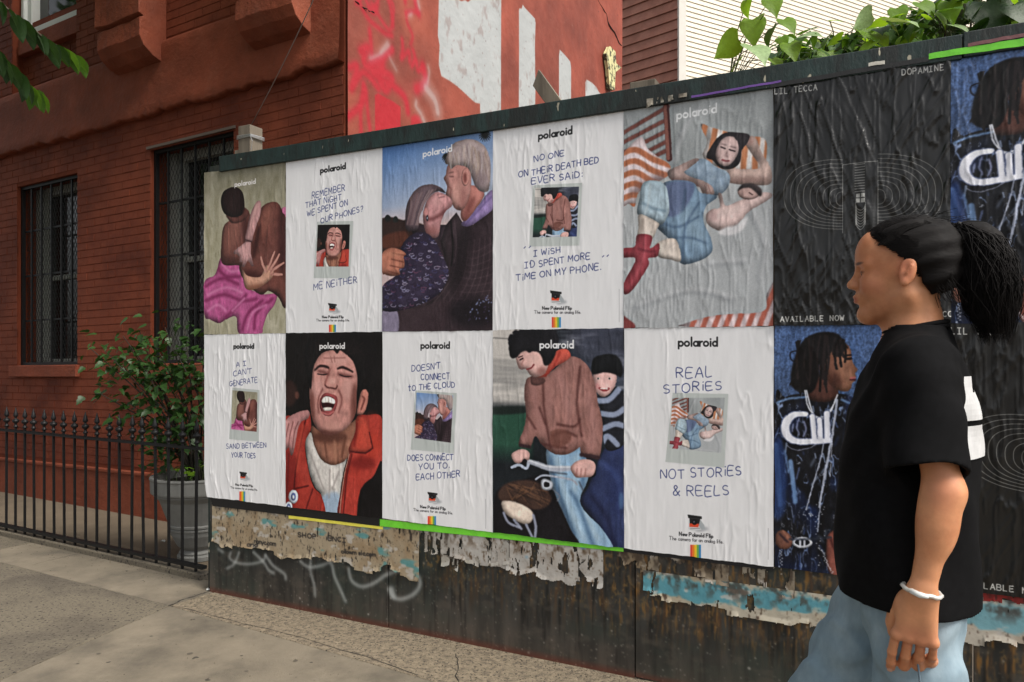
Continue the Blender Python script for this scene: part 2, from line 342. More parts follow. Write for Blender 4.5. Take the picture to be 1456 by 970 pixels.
def art_kiss():
    c = canvas((540, 170, 3.129), ED[2], ED[3], ZM, ZT, (0, 0, 0), vol=.72)
    y = (np.arange(c.h) / c.h)[:, None]; x = (np.arange(c.w) / c.w)[None]
    def mix(a, b, t): return np.array(a)[None, None] * (1 - t[..., None]) + np.array(b)[None, None] * t[..., None]
    t = np.clip(y * 2.2 + x * .35, 0, 1); g = mix((70, 118, 188), (172, 184, 208), np.clip(t * 1.15, 0, 1) * np.ones_like(x)); t2 = np.clip((y - .33) / .12, 0, 1) * np.ones_like(x)
    g = g * (1 - t2[..., None]) + np.array((205, 180, 180)) * t2[..., None]; c.a = (g / 255).astype(np.float32)
    c.poly([(15, 440), (60, 436), (110, 450), (140, 440), (140, 600), (15, 600)], (44, 26, 22), 1, smooth=False)
    c.poly([(100, 460), (200, 470), (210, 540), (90, 600), (15, 620), (15, 480)], (50, 30, 26), 2); c.poly([(22, 520), (120, 500), (120, 560), (22, 575)], (120, 60, 40), 5, .6)
    for cx, cy, s in ((472, 72, 26), (302, 170, 20), (40, 440, 14), (75, 445, 12)):
        for k in range(16):
            a = k * 2 * math.pi / 16; c.line([(cx, cy), (cx + s * math.cos(a) * .6, cy + s * math.sin(a) * .7 - 3), (cx + s * math.cos(a), cy + s * math.sin(a) + 4)], (28, 30, 30), [2.6, 1])
    c.poly([(130, 470), (300, 470), (345, 420), (420, 600), (320, 900), (15, 900), (15, 840), (260, 700)], (46, 32, 40), 0, smooth=False)
    # older man's jacket
    jk = [(300, 470), (345, 415), (375, 462), (420, 470), (505, 385), (530, 380), (530, 945), (60, 945), (78, 850), (200, 830), (262, 790), (300, 650), (275, 545)]
    m = c.poly(jk, (48, 34, 40), 0, smooth=False)
    for i in range(9):
        c.line([(330 + i * 24, 560 - i * 6), (300 + i * 26, 700), (200 + i * 34, 830)], (112, 88, 96), 1.0, .5, .62, m, True)
        c.line([(330, 560 + i * 34), (420, 590 + i * 30), (520, 540 + i * 36)], (112, 88, 96), 1.0, .5, .5, m, True)
    c.ell(360, 620, 40, 160, (24, 16, 20), 16, .7, m, .2); c.line([(320, 450), (330, 560), (322, 650)], (14, 8, 10), 3, 2, .9, m, True); c.line([(338, 450), (345, 560), (335, 640)], (92, 74, 82), 1.2, 1, .8, m, True)
    c.poly([(80, 850), (200, 838), (290, 800), (340, 860), (260, 945), (70, 945)], (58, 42, 48), 3, .8, m)
    c.ell(420, 860, 110, 70, (20, 14, 20), 20, .8, m)
    for i in range(60):
        x_, y_ = rng.uniform(385, 505), rng.uniform(770, 900)
        if x_ + y_ > 1240: c.ell(x_, y_, rng.uniform(2, 7), rng.uniform(1.5, 4), ((120, 130, 170), (60, 50, 80))[i % 2], 0, .8, m, rng.uniform(0, 3))
    c.poly([(18, 852), (80, 848), (86, 945), (18, 945)], (118, 108, 134), 1)
    # collar, neck, face, hair of the man
    c.poly([(492, 322), (512, 330), (512, 395), (420, 468), (378, 476), (372, 458), (430, 400)], (148, 122, 184), 0)
    c.line([(500, 345), (430, 420), (385, 470)], (92, 74, 130), 3, 3, .6)
    m = c.poly([(385, 300), (440, 300), (470, 335), (432, 398), (388, 452), (366, 440), (368, 400), (392, 360)], (182, 110, 100), 0)
    c.ell(400, 400, 14, 60, (120, 60, 56), 8, .7, m, .4)
    m = c.poly([(318, 196), (350, 180), (392, 195), (410, 250), (408, 320), (392, 372), (372, 404), (345, 402), (328, 380), (318, 352), (298, 338), (304, 310), (302, 290), (289, 264), (300, 244), (304, 214)], (186, 124, 116), 0)
    c.ell(352, 330, 26, 50, (214, 158, 146), 14, .6, m); c.line([(312, 240), (330, 236)], (110, 72, 70), 2.2, 1, .8); c.line([(314, 256), (332, 256)], (80, 46, 46), 1.6, 1, .8)
    c.line([(306, 300), (322, 308), (318, 345)], (120, 66, 62), 2, 2, .7, m); c.ell(375, 350, 12, 50, (138, 82, 78), 10, .6, m)
    hp = [(296, 196), (302, 160), (330, 112), (380, 92), (430, 94), (472, 124), (494, 175), (497, 240), (488, 316), (455, 322), (430, 300), (415, 262), (395, 218), (350, 205), (322, 222), (312, 205)]
    m = c.poly(hp, (168, 148, 148), 0)
    for i in range(70):
        a = rng.uniform(0, 1); x0, y0 = 310 + 170 * a, 130 + 20 * math.sin(a * 9)
        c.line([(x0, y0), (x0 + rng.uniform(-12, 20), y0 + 60), (x0 + rng.uniform(-20, 30), y0 + 130)], ((215, 205, 205), (120, 100, 104), (190, 160, 130))[i % 3], .9, .5, .5, m, True)
    c.ell(450, 270, 30, 40, (120, 100, 108), 12, .5, m)
    m = c.ell(386, 258, 18, 40, (200, 132, 122), 0, 1, None, .05); c.ell(384, 262, 8, 24, (112, 54, 50), 4, .8, m)
    # woman
    m = c.poly([(205, 385), (226, 346), (258, 324), (288, 332), (306, 342), (322, 356), (328, 374), (322, 392), (304, 404), (290, 424), (276, 462), (264, 522), (222, 522), (200, 470), (198, 420)], (190, 126, 128), 0)
    c.ell(262, 366, 26, 26, (222, 164, 164), 10, .7, m); c.line([(216, 446), (250, 440), (300, 408)], (118, 62, 64), 7, 5, .75, m, True); c.line([(262, 338), (288, 330)], (120, 80, 84), 2, 1, .6); c.line([(268, 350), (292, 346)], (90, 56, 60), 1.4, 1, .8)
    c.ell(235, 495, 30, 20, (150, 88, 84), 10, .6, m)
    m = c.poly([(118, 470), (122, 395), (145, 338), (185, 300), (235, 290), (275, 304), (298, 328), (262, 322), (232, 338), (208, 372), (196, 400), (180, 440), (176, 485), (140, 500), (125, 492)], (96, 76, 84), 0)
    for i in range(46):
        a = rng.uniform(-.2, 1); c.line([(150 + 110 * a, 310 + 25 * (1 - a)), (150 + 60 * a, 380), (130 + 50 * a, 470)], ((172, 150, 150), (60, 44, 54), (150, 110, 110))[i % 3], .9, .5, .6, m, True)
    c.ell(210, 415, 12, 22, (190, 122, 120), 1); c.ell(216, 440, 5, 14, (50, 44, 60), 0); c.ell(216, 440, 2, 5, (210, 210, 220), 0)
    dr = [(150, 512), (205, 504), (250, 540), (284, 606), (312, 680), (296, 735), (262, 780), (200, 818), (100, 850), (16, 846), (16, 745), (80, 690), (95, 620), (105, 560)]
    m = c.poly(dr, (44, 34, 58), 0)
    for i in range(260):
        x_, y_ = rng.uniform(15, 312), rng.uniform(505, 850); rr = rng.uniform(3, 9)
        col = ((160, 158, 196), (112, 64, 92), (70, 70, 120), (190, 180, 206), (30, 20, 40))[i % 5]
        c.line([(x_ + rr * math.cos(a) * (1 + .2 * a), y_ + rr * .8 * math.sin(a)) for a in np.linspace(0, rng.uniform(2, 6), 7)], col, rng.uniform(.6, 1.5), 0, .75, m)
    m = c.poly([(16, 598), (55, 572), (100, 582), (122, 600), (112, 612), (116, 640), (112, 660), (92, 668), (96, 690), (60, 698), (30, 690), (16, 680)], (176, 102, 78), 0)
    for q in ([(60, 596), (120, 606)], [(56, 622), (114, 636)], [(50, 650), (110, 664)], [(44, 676), (92, 690)]): c.line(q, (96, 44, 34), 1.8, 1, .8, m)
    c.ell(70, 600, 40, 8, (220, 150, 120), 5, .5, m)
    c.grain(.03, 6); logo(c, 261, 148, 126, -.2, (236, 236, 240), 2.7); return c

def art_bed():
    c = canvas((880, 110, 2.622), ED[4], ED[5], ZM, ZT, (158, 165, 168), vol=.72)
    n = vnoise(c.h, c.w, 130, 60, 8, 3)[..., None]; c.a += (n - .5) * .22
    c.poly([(15, 480), (60, 470), (300, 300), (560, 300), (590, 400), (590, 930), (15, 930)], (182, 187, 192), 10, .8)
    for q in ([(200, 330), (240, 200), (300, 120)], [(470, 480), (540, 620), (520, 760)], [(60, 860), (260, 800), (420, 830)], [(330, 700), (470, 690)], [(100, 560), (60, 640)]):
        c.line(q, (132, 138, 146), 6, 8, .6, None, True); c.line([(a + 10, b - 10) for a, b in q], (214, 216, 220), 4, 6, .6, None, True)
    for a, b in (((10, 215), (185, 112)), ((10, 250), (180, 160)), ((10, 288), (186, 200)), ((10, 330), (188, 238)), ((10, 360), (190, 270))):
        c.line([a, b], (74, 26, 26), 6.5, 1, .6); c.line([a, b], (132, 66, 56), 5.0)
    c.line([(178, 112), (190, 305)], (80, 32, 30), 8.5); c.line([(175, 112), (186, 305)], (150, 80, 66), 5)
    m = c.poly([(12, 310), (70, 232), (95, 232), (110, 268), (150, 300), (192, 330), (182, 372), (80, 428), (62, 482), (40, 474), (12, 470)], (212, 186, 190), 0)
    for i in range(7):
        b = 292 + i * 42; c.line([(-10, b + 10), (60, b - 20), (130, b + 16), (200, b + 40)], (206, 104, 56), 8, .5, .95, m, True)
    c.ell(110, 400, 80, 20, (120, 80, 80), 10, .5, m, -.5)
    m = c.poly([(306, 178), (350, 190), (400, 204), (470, 222), (548, 236), (540, 340), (480, 368), (400, 350), (318, 302), (330, 240)], (214, 204, 200), 0)
    for i in range(8):
        c.line([(330 + i * 40, 150), (300 + i * 42, 300), (290 + i * 44, 380)], (214, 118, 64), 8, .5, .95, m, True)
    # arm behind the head
    m = c.poly([(468, 240), (490, 222), (512, 230), (535, 285), (568, 342), (566, 398), (500, 404), (408, 392), (412, 344), (470, 345), (526, 338), (498, 290)], (208, 166, 152), 0)
    c.ell(490, 385, 80, 12, (150, 104, 96), 8, .6, m); c.ell(488, 240, 16, 16, (176, 118, 108), 5, .6, m)
    m = c.poly([(328, 300), (345, 262), (370, 228), (402, 208), (440, 208), (486, 216), (482, 244), (462, 272), (452, 320), (425, 342), (392, 344), (372, 334), (352, 312)], (40, 32, 38), 0)
    m = c.poly([(362, 285), (376, 248), (398, 226), (424, 224), (444, 244), (448, 275), (436, 305), (412, 330), (388, 332), (368, 314)], (198, 156, 152), 0)
    c.ell(400, 262, 16, 12, (222, 186, 180), 7, .7, m)
    for q in ([(382, 262), (398, 268)], [(414, 272), (434, 278)]): c.line(q, (52, 34, 38), 1.9)
    for q in ([(384, 252), (402, 255)], [(418, 260), (438, 266)]): c.line(q, (70, 46, 50), 1.3, .5, .8)
    c.line([(404, 280), (400, 296), (408, 298)], (140, 96, 96), 1.5, .6, .8); c.line([(388, 310), (398, 314), (412, 314)], (152, 62, 70), 2.4)
    m = c.poly([(232, 352), (262, 318), (300, 306), (335, 312), (362, 336), (398, 350), (416, 372), (408, 412), (372, 442), (330, 436), (300, 400), (250, 372)], (128, 158, 188), 0)
    for i in range(60): c.line([(rng.uniform(250, 410), rng.uniform(310, 435)), (rng.uniform(250, 410), rng.uniform(310, 435))], ((170, 194, 214), (84, 112, 150))[i % 2], 1.4, 3, .25, m)
    m = c.poly([(185, 352), (230, 330), (280, 306), (300, 310), (262, 342), (246, 356), (268, 372), (315, 388), (348, 408), (356, 436), (334, 458), (312, 430), (296, 408), (236, 392), (196, 384)], (192, 152, 144), 0)
    c.line([(200, 380), (250, 388), (300, 408)], (130, 88, 86), 3, 3, .7, m, True)
    for q in ([(322, 404), (336, 450)], [(334, 404), (348, 444)]): c.line(q, (128, 84, 80), 1, 0, .7)
    m = c.poly([(168, 398), (225, 385), (282, 396), (304, 430), (368, 446), (326, 484), (318, 540), (344, 600), (348, 652), (300, 686), (232, 694), (205, 620), (145, 562), (152, 530), (188, 510), (186, 450)], (98, 138, 176), 0)
    c.poly([(180, 400), (280, 398), (262, 470), (215, 520), (182, 505)], (82, 98, 150), 4, .8, m); c.ell(280, 560, 40, 80, (140, 176, 204), 16, .6, m, -.5)
    for q in ([(160, 540), (220, 560), (300, 520)], [(210, 600), (270, 600), (330, 620)], [(250, 420), (240, 500)], [(300, 470), (250, 560), (240, 680)]): c.line(q, (58, 92, 134), 3, 3, .7, m, True)
    m = c.poly([(92, 398), (130, 386), (172, 400), (186, 440), (188, 505), (160, 552), (120, 532), (72, 512), (80, 450)], (150, 182, 202), 0)
    c.line([(90, 470), (130, 490), (175, 500)], (100, 134, 160), 4, 4, .7, m, True); c.line([(120, 400), (112, 470), (100, 510)], (190, 212, 224), 3, 4, .7, m, True)
    m = c.poly([(80, 512), (150, 545), (142, 570), (126, 604), (74, 600), (76, 560)], (200, 182, 168), 0); c.line([(92, 530), (86, 590)], (150, 130, 118), 5, 4, .6, m)
    m = c.poly([(140, 622), (212, 604), (234, 684), (190, 680), (148, 668)], (204, 186, 172), 0)
    m = c.poly([(72, 588), (126, 594), (118, 640), (152, 620), (146, 668), (112, 676), (112, 704), (58, 788), (24, 810), (20, 772), (60, 694), (58, 672), (18, 672), (18, 640), (62, 632)], (172, 34, 50), 0)
    c.line([(100, 600), (92, 680), (50, 770)], (206, 70, 84), 4, 4, .6, m, True); c.line([(74, 640), (112, 650), (140, 650)], (104, 12, 30), 3, 3, .7, m, True)
    # baby
    m = c.poly([(326, 520), (345, 495), (378, 486), (372, 440), (384, 436), (400, 480), (450, 462), (530, 432), (572, 436), (560, 458), (490, 500), (462, 530), (430, 562), (378, 574), (336, 552)], (216, 176, 170), 0)
    c.ell(420, 500, 50, 18, (236, 204, 198), 8, .6, m, -.3); c.ell(355, 520, 18, 18, (176, 128, 128), 6, .5, m)
    c.poly([(402, 560), (440, 552), (480, 520), (466, 566), (420, 590), (370, 582)], (222, 220, 224), 3)
    c.ell(486, 430, 42, 28, (178, 134, 126), 0); c.poly([(444, 425), (462, 402), (500, 398), (532, 418), (530, 446), (512, 430), (490, 414), (462, 416)], (66, 50, 52), 1)
    c.line([(486, 432), (500, 440)], (80, 50, 50), 1.4)
    m = c.poly([(250, 918), (330, 894), (400, 884), (540, 872), (552, 810), (590, 760), (590, 930), (250, 930)], (208, 176, 180), 0)
    for i in range(9): c.line([(270 + i * 42, 940), (300 + i * 42, 860), (340 + i * 44, 740)], (204, 88, 64), 7, .5, .95, m, True)
    c.poly([(12, 880), (24, 892), (58, 918), (60, 935), (12, 935)], (140, 40, 40), 1)
    c.grain(.03, 9); l_ = c.a.mean(-1, keepdims=True); c.a = c.a + (l_ - c.a) * .22
    c.a = np.clip(c.a * .96 + .02, 0, 1); logo(c, 292, 137, 146, -.17, (232, 234, 236), 2.8); return c

def art_shout():
    c = canvas((400, 460, 3.233), ED[1], ED[2], ZB, ZM, (17, 12, 11), vol=.72)
    c.ell(45, 320, 34, 60, (64, 36, 30), 8, .7); c.ell(78, 330, 10, 18, (120, 70, 58), 4, .7); c.ell(420, 420, 30, 14, (120, 40, 26), 8, .5)
    m = c.poly([(145, 470), (200, 508), (270, 500), (350, 440), (352, 480), (318, 600), (285, 640), (235, 652), (185, 625), (152, 560)], (150, 92, 70), 0)
    c.ell(230, 520, 80, 30, (84, 44, 34), 10, .85, m); c.line([(250, 540), (255, 640)], (196, 136, 108), 5, 5, .6, m); c.line([(205, 540), (215, 620)], (96, 54, 42), 4, 4, .7, m); c.line([(300, 520), (285, 610)], (98, 54, 40), 5, 4, .7, m)
    sh = [(116, 545), (140, 500), (158, 560), (188, 622), (238, 650), (290, 636), (306, 622), (288, 700), (274, 800), (266, 890), (192, 890), (190, 790), (160, 750), (132, 670)]
    m = c.poly(sh, (200, 194, 188), 0); c.poly([(190, 800), (270, 780), (270, 900), (190, 900)], (150, 180, 212), 8, .8, m)
    for q in ([(140, 600), (170, 680), (200, 760)], [(230, 670), (225, 800)], [(270, 680), (240, 760)]): c.line(q, (152, 142, 140), 3, 4, .7, m, True)
    jl = [(14, 470), (60, 420), (128, 402), (142, 450), (140, 492), (116, 545), (124, 640), (152, 745), (192, 795), (194, 890), (14, 850)]
    m = c.poly(jl, (168, 42, 30), 0); c.ell(40, 720, 40, 150, (110, 18, 18), 14, .6, m)
    c.line([(120, 430), (96, 540), (70, 680), (64, 760), (130, 745)], (84, 10, 12), 3, 2, .9, m); c.line([(108, 470), (90, 560), (78, 680)], (214, 78, 56), 5, 5, .7, m); c.line([(150, 760), (120, 850)], (90, 12, 14), 3, 2, .8, m); c.line([(40, 600), (30, 800)], (90, 12, 14), 3, 3, .7, m)
    jr = [(352, 430), (400, 420), (470, 440), (470, 660), (430, 720), (385, 770), (350, 890), (266, 880), (280, 770), (296, 680), (316, 600), (345, 520)]
    m = c.poly(jr, (176, 44, 32), 0); c.ell(380, 640, 60, 30, (120, 22, 20), 10, .7, m); c.ell(430, 560, 30, 60, (210, 60, 40), 14, .6, m)
    m2 = c.poly([(352, 432), (392, 440), (412, 500), (424, 570), (392, 596), (326, 590), (316, 570), (345, 500)], (196, 58, 40), 0); c.line([(318, 588), (392, 596), (426, 572), (410, 500)], (80, 10, 12), 2.4, 1, .9); c.line([(350, 460), (340, 560)], (130, 26, 22), 6, 5, .7, m2)
    c.line([(318, 600), (296, 690), (282, 790), (272, 890)], (226, 190, 170), 1.4, 0, .8); c.line([(330, 600), (306, 700), (290, 880)], (90, 14, 14), 2.5, 1, .9, m)
    # face
    fc = [(146, 210), (168, 160), (200, 132), (258, 122), (312, 140), (346, 186), (358, 256), (352, 330), (350, 400), (330, 450), (296, 488), (250, 510), (214, 512), (178, 494), (152, 450), (140, 390), (134, 320), (140, 260)]
    m = c.poly(fc, (186, 122, 112), 0)
    c.ell(262, 168, 60, 26, (222, 164, 154), 12, .8, m); c.ell(175, 300, 28, 44, (218, 160, 152), 12, .8, m); c.ell(310, 300, 30, 50, (220, 162, 152), 14, .8, m)
    c.ell(345, 380, 20, 110, (108, 56, 48), 12, .85, m); c.ell(145, 400, 14, 90, (120, 66, 58), 9, .8, m); c.ell(215, 505, 80, 18, (96, 50, 42), 9, .8, m); c.ell(240, 470, 40, 20, (206, 146, 134), 9, .8, m)
    for q in ([(178, 218), (200, 224), (222, 232)], [(268, 232), (300, 240), (330, 244)]): c.line(q, (92, 44, 42), 6, 5, .7, m, True)
    c.line([(160, 216), (182, 196), (216, 200), (222, 206)], (32, 16, 16), [3, 5, 3], 1, .95, m, True); c.line([(264, 208), (290, 202), (334, 222)], (32, 16, 16), [3, 5, 3], 1, .95, m, True)
    c.line([(172, 232), (200, 236), (218, 232)], (34, 14, 16), 2, 0, .95, m, True); c.line([(274, 236), (300, 244), (326, 244)], (34, 14, 16), 2, 0, .95, m, True)
    for q in ([(232, 150), (240, 180)], [(248, 150), (252, 178)], [(200, 160), (300, 158)]): c.line(q, (132, 76, 70), 1.6, 2, .7, m)
    c.line([(228, 210), (212, 262), (206, 280)], (134, 74, 68), 4, 4, .8, m, True); c.ell(240, 266, 16, 14, (232, 176, 164), 6, .8, m); c.line([(208, 284), (218, 294), (236, 296), (256, 300), (262, 286)], (70, 26, 26), 2.5, 1, .9, m, True)
    c.line([(196, 300), (176, 350), (178, 410)], (118, 62, 58), 3, 4, .8, m, True); c.line([(268, 305), (284, 350), (268, 410)], (118, 62, 58), 3, 4, .8, m, True)
    mo = c.poly([(188, 340), (206, 320), (232, 322), (258, 334), (264, 360), (252, 400), (232, 424), (206, 422), (188, 400), (182, 366)], (168, 68, 70), 0)
    mi = c.poly([(194, 345), (212, 332), (244, 342), (252, 366), (240, 392), (222, 402), (200, 392), (190, 368)], (52, 10, 14), 0)
    c.poly([(192, 350), (204, 336), (226, 336), (250, 350), (250, 370), (222, 364), (194, 364)], (236, 226, 216), 0); c.poly([(198, 388), (222, 384), (240, 388), (232, 400), (206, 400)], (216, 200, 190), 0)
    for x_ in (208, 222, 237): c.line([(x_, 340), (x_, 364)], (150, 120, 115), .6, 0, .8)
    c.line([(192, 408), (222, 418), (246, 404)], (216, 120, 116), 3.5, 2, .8, m, True)
    m = c.poly([(352, 408), (372, 316), (392, 302), (406, 316), (402, 366), (384, 412), (364, 418)], (190, 112, 96), 0); c.line([(380, 335), (388, 350), (372, 395)], (100, 44, 38), 3, 2, .8, m, True)
    hr = [(140, 300), (118, 200), (120, 100), (180, 44), (310, 44), (410, 60), (450, 160), (440, 280), (412, 320), (392, 300), (372, 312), (354, 350), (356, 250), (338, 180), (308, 146), (276, 124), (262, 138), (240, 120), (202, 130), (172, 160), (152, 210), (146, 260)]
    m = c.poly(hr, (15, 10, 10), 1)
    for i in range(30): c.line([(rng.uniform(150, 400), rng.uniform(60, 120)), (rng.uniform(150, 400), rng.uniform(120, 220))], (44, 28, 26), .8, 1, .5, m)
    m = c.poly([(16, 470), (40, 430), (80, 408), (122, 398), (136, 412), (128, 436), (100, 450), (84, 480), (74, 530), (62, 590), (50, 606), (40, 570), (28, 580), (18, 540)], (186, 122, 120), 0)
    for q in ([(60, 450), (44, 520), (40, 570)], [(84, 450), (66, 500), (56, 580)], [(40, 460), (26, 520)]): c.line(q, (104, 52, 50), 1.8, 1, .8, m, True)
    c.poly([(470, 640), (430, 700), (372, 760), (352, 890), (350, 920), (475, 920)], (14, 10, 12), 1)
    for x_, y_, r in ((61, 795, 22), (40, 842, 17)):
        c.ell(x_, y_, r, r * 1.45, (206, 212, 226), 0); c.ell(x_, y_, r * .5, r * .8, (70, 92, 160), 1); c.ell(x_, y_ + 2, r * .25, r * .5, (206, 212, 226), 0)
    c.grain(.03, 11); logo(c, 239, 108, 112, .0, (240, 238, 238), 2.9); return c

def art_bike():
    c = canvas((695, 460, 2.939), ED[3], ED[4], ZB, ZM, (22, 28, 34), vol=.6)
    n = vnoise(c.h, c.w, 26, 220, 21, 3); y = (np.arange(c.h) / c.h)[:, None]; x = (np.arange(c.w) / c.w)[None]
    up = np.clip((.40 - y) / .06, 0, 1) * np.clip((.5 - x) / .15, 0, 1); c.put(np.clip(up * (.80 + .9 * (n - .4)), 0, 1), (206, 200, 194)); c.put(np.clip((.62 - y) / .25, 0, 1) * np.clip((x - .62) / .1, 0, 1) * np.clip(n * 1.1 - .25, 0, .6), (120, 132, 160))
    c.put(np.clip((n - .62) * 5, 0, 1) * np.clip((.4 - y) / .1, 0, 1) * np.clip((x - .5) / .1, 0, 1), (190, 194, 205))
    c.put(np.clip((.3 - y) / .2, 0, 1) * np.clip((x - .45) / .2, 0, 1) * .5, (70, 70, 90))
    c.put(np.clip((y - .38) / .02, 0, 1) * np.clip((.66 - y) / .1, 0, 1) * np.clip((.34 - x) / .05, 0, 1), (40, 84, 66))
    c.line([(18, 60), (120, 66)], (60, 60, 60), 1.5, 2, .7); c.poly([(18, 350), (170, 345), (170, 372), (18, 380)], (20, 30, 28), 3, .9)
    # child behind
    m = c.poly([(388, 745), (420, 680), (455, 590), (490, 520), (575, 480), (575, 950), (500, 950), (450, 830)], (34, 46, 92), 1)
    c.line([(470, 580), (540, 640), (560, 760)], (62, 80, 140), 8, 9, .7, m, True); c.line([(430, 720), (490, 800), (530, 930)], (18, 22, 52), 8, 9, .7, m, True); c.ell(556, 740, 10, 36, (90, 130, 180), 4, .6, m)
    m = c.poly([(455, 305), (500, 296), (540, 262), (575, 320), (575, 490), (500, 530), (478, 450), (470, 360)], (26, 28, 38), 0)
    for q in ([(455, 322), (505, 318), (548, 272)], [(470, 375), (530, 380), (575, 350)], [(480, 440), (530, 420), (575, 430)], [(476, 500), (500, 470), (540, 505)]): c.line(q, (150, 162, 192), 8, 1, .95, m, True)
    m = c.poly([(440, 212), (470, 196), (520, 200), (538, 222), (532, 258), (508, 292), (486, 306), (466, 300), (448, 272)], (224, 172, 166), 0)
    c.ell(456, 262, 10, 14, (236, 140, 140), 5, .6, m)
    for q in ((461, 230), (508, 230)): c.ell(q[0], q[1], 7, 4, (236, 226, 222), 0); c.ell(q[0] - 1, q[1], 3.4, 3.6, (30, 18, 18), 0)
    c.line([(466, 270), (484, 280), (504, 272)], (150, 50, 56), 3, 0, 1, None, True); c.line([(470, 272), (500, 272)], (240, 232, 226), 1.4)
    c.poly([(432, 200), (440, 150), (480, 130), (536, 134), (562, 180), (556, 222), (536, 214), (490, 204), (445, 212)], (16, 18, 22), 1)
    # jeans
    m = c.poly([(245, 525), (330, 545), (395, 510), (410, 560), (420, 640), (384, 740), (420, 800), (480, 860), (520, 950), (380, 950), (350, 870), (300, 760), (262, 650)], (128, 166, 200), 0)
    for q in ([(290, 560), (320, 700), (400, 900)], [(370, 560), (360, 700)], [(400, 780), (460, 900)]): c.line(q, (178, 204, 222), 8, 9, .7, m, True)
    for q in ([(260, 560), (300, 720), (360, 880)], [(345, 700), (380, 760), (440, 930)], [(400, 560), (395, 680)]): c.line(q, (58, 92, 130), 5, 6, .8, m, True)
    jk = [(158, 240), (180, 222), (225, 222), (280, 190), (335, 140), (385, 148), (425, 190), (448, 260), (462, 340), (480, 430), (466, 555), (430, 560), (390, 548), (384, 480), (388, 510), (330, 546), (270, 540), (225, 505), (198, 470), (176, 516), (134, 512), (130, 490), (150, 440), (160, 380), (152, 300)]
    m = c.poly(jk, (150, 98, 90), 0)
    for q, k in (([(190, 260), (200, 340), (230, 460)], 9), ([(300, 220), (330, 320), (340, 420)], 12), ([(420, 300), (440, 420), (430, 520)], 10), ([(170, 420), (150, 490)], 7), ([(250, 260), (262, 380)], 8)): c.line(q, (182, 128, 122), k, 10, .6, m, True)
    for q in ([(230, 230), (235, 360), (262, 520)], [(385, 180), (372, 330), (392, 470)], [(215, 350), (240, 420)], [(290, 420), (360, 430), (384, 400)], [(270, 470), (320, 452), (370, 470)], [(160, 380), (200, 440)], [(205, 500), (330, 520)]): c.line(q, (78, 38, 36), 3.2, 3, .8, m, True)
    c.poly([(262, 452), (300, 440), (340, 452), (345, 490), (290, 520), (262, 500)], (118, 70, 60), 3, .8, m); c.line([(136, 508), (176, 516)], (50, 30, 36), 5, 2, .9); c.line([(390, 548), (462, 560)], (50, 30, 36), 6, 2, .9)
    c.poly([(180, 224), (206, 220), (240, 238), (212, 258), (182, 252)], (98, 60, 56), 1)
    m = c.poly([(196, 222), (232, 206), (256, 168), (282, 120), (312, 106), (336, 112), (346, 138), (320, 160), (282, 182), (250, 212), (240, 224)], (218, 78, 60), 0); c.line([(300, 120), (270, 190), (240, 218)], (150, 36, 30), 3, 3, .8, m, True)
    m = c.poly([(118, 140), (140, 120), (176, 108), (220, 112), (252, 160), (240, 205), (214, 222), (186, 222), (168, 206), (162, 190), (138, 192), (126, 180)], (212, 160, 152), 0)
    c.ell(200, 150, 30, 24, (234, 190, 180), 10, .7, m); c.ell(226, 200, 22, 18, (150, 92, 84), 7, .7, m); c.line([(134, 152), (146, 146)], (40, 22, 24), 2.5); c.line([(128, 142), (144, 136)], (40, 22, 24), 1.6); c.line([(162, 192), (180, 186), (192, 172)], (140, 56, 60), 2.4, 0, 1, None, True); c.line([(150, 150), (140, 170), (146, 176)], (150, 96, 90), 2, 2, .7)
    c.poly([(92, 132), (88, 96), (104, 48), (160, 18), (262, 16), (286, 34), (292, 80), (282, 128), (258, 168), (236, 174), (226, 142), (212, 122), (190, 116), (172, 122), (158, 114), (138, 122), (122, 140), (104, 146), (94, 138)], (20, 19, 24), 1)
    for i in range(50):
        a = rng.uniform(2.9, 6.6); x_, y_ = 190 + 98 * math.cos(a), 72 + 56 * math.sin(a); c.ell(x_, y_, 8, 6, (22, 21, 27), 1, .9)
    # bicycle and dog-dark shape
    m = c.poly([(30, 720), (80, 672), (150, 650), (215, 640), (262, 690), (300, 760), (340, 850), (385, 950), (200, 950), (40, 900)], (17, 14, 20), 1)
    m = c.poly([(42, 712), (70, 672), (130, 655), (200, 660), (262, 716), (250, 760), (190, 776), (110, 742), (60, 742)], (70, 48, 40), 3)
    for i in range(26): c.line([(rng.uniform(60, 220), rng.uniform(660, 700)), (rng.uniform(80, 260), rng.uniform(700, 770))], ((140, 96, 66), (24, 16, 16))[i % 2], 1.3, 1, .6, m)
    c.poly([(60, 742), (110, 744), (160, 764), (188, 790), (182, 826), (150, 836), (100, 812), (66, 782)], (226, 204, 186), 1)
    for q in ([(66, 790), (86, 830), (130, 850)], [(110, 820), (140, 856)], [(160, 840), (180, 880), (196, 912)], [(190, 800), (200, 850), (196, 900)]): c.line(q, (160, 166, 190), 4.2, 2, .9, None, True)
    c.poly([(225, 650), (268, 660), (264, 692), (228, 690)], (190, 196, 210), 1); c.poly([(236, 662), (256, 666), (254, 682), (236, 682)], (28, 26, 34), 0)
    c.line([(100, 600), (130, 590), (160, 604), (172, 580)], (176, 188, 208), 4.5, 0, 1, None, True); c.line([(158, 572), (205, 586), (260, 604), (330, 606), (380, 600)], (176, 182, 198), [6, 8, 9, 8, 6], 1, 1, None, True); c.line([(165, 568), (250, 596), (370, 598)], (228, 232, 240), 2.2, 1, .9, None, True)
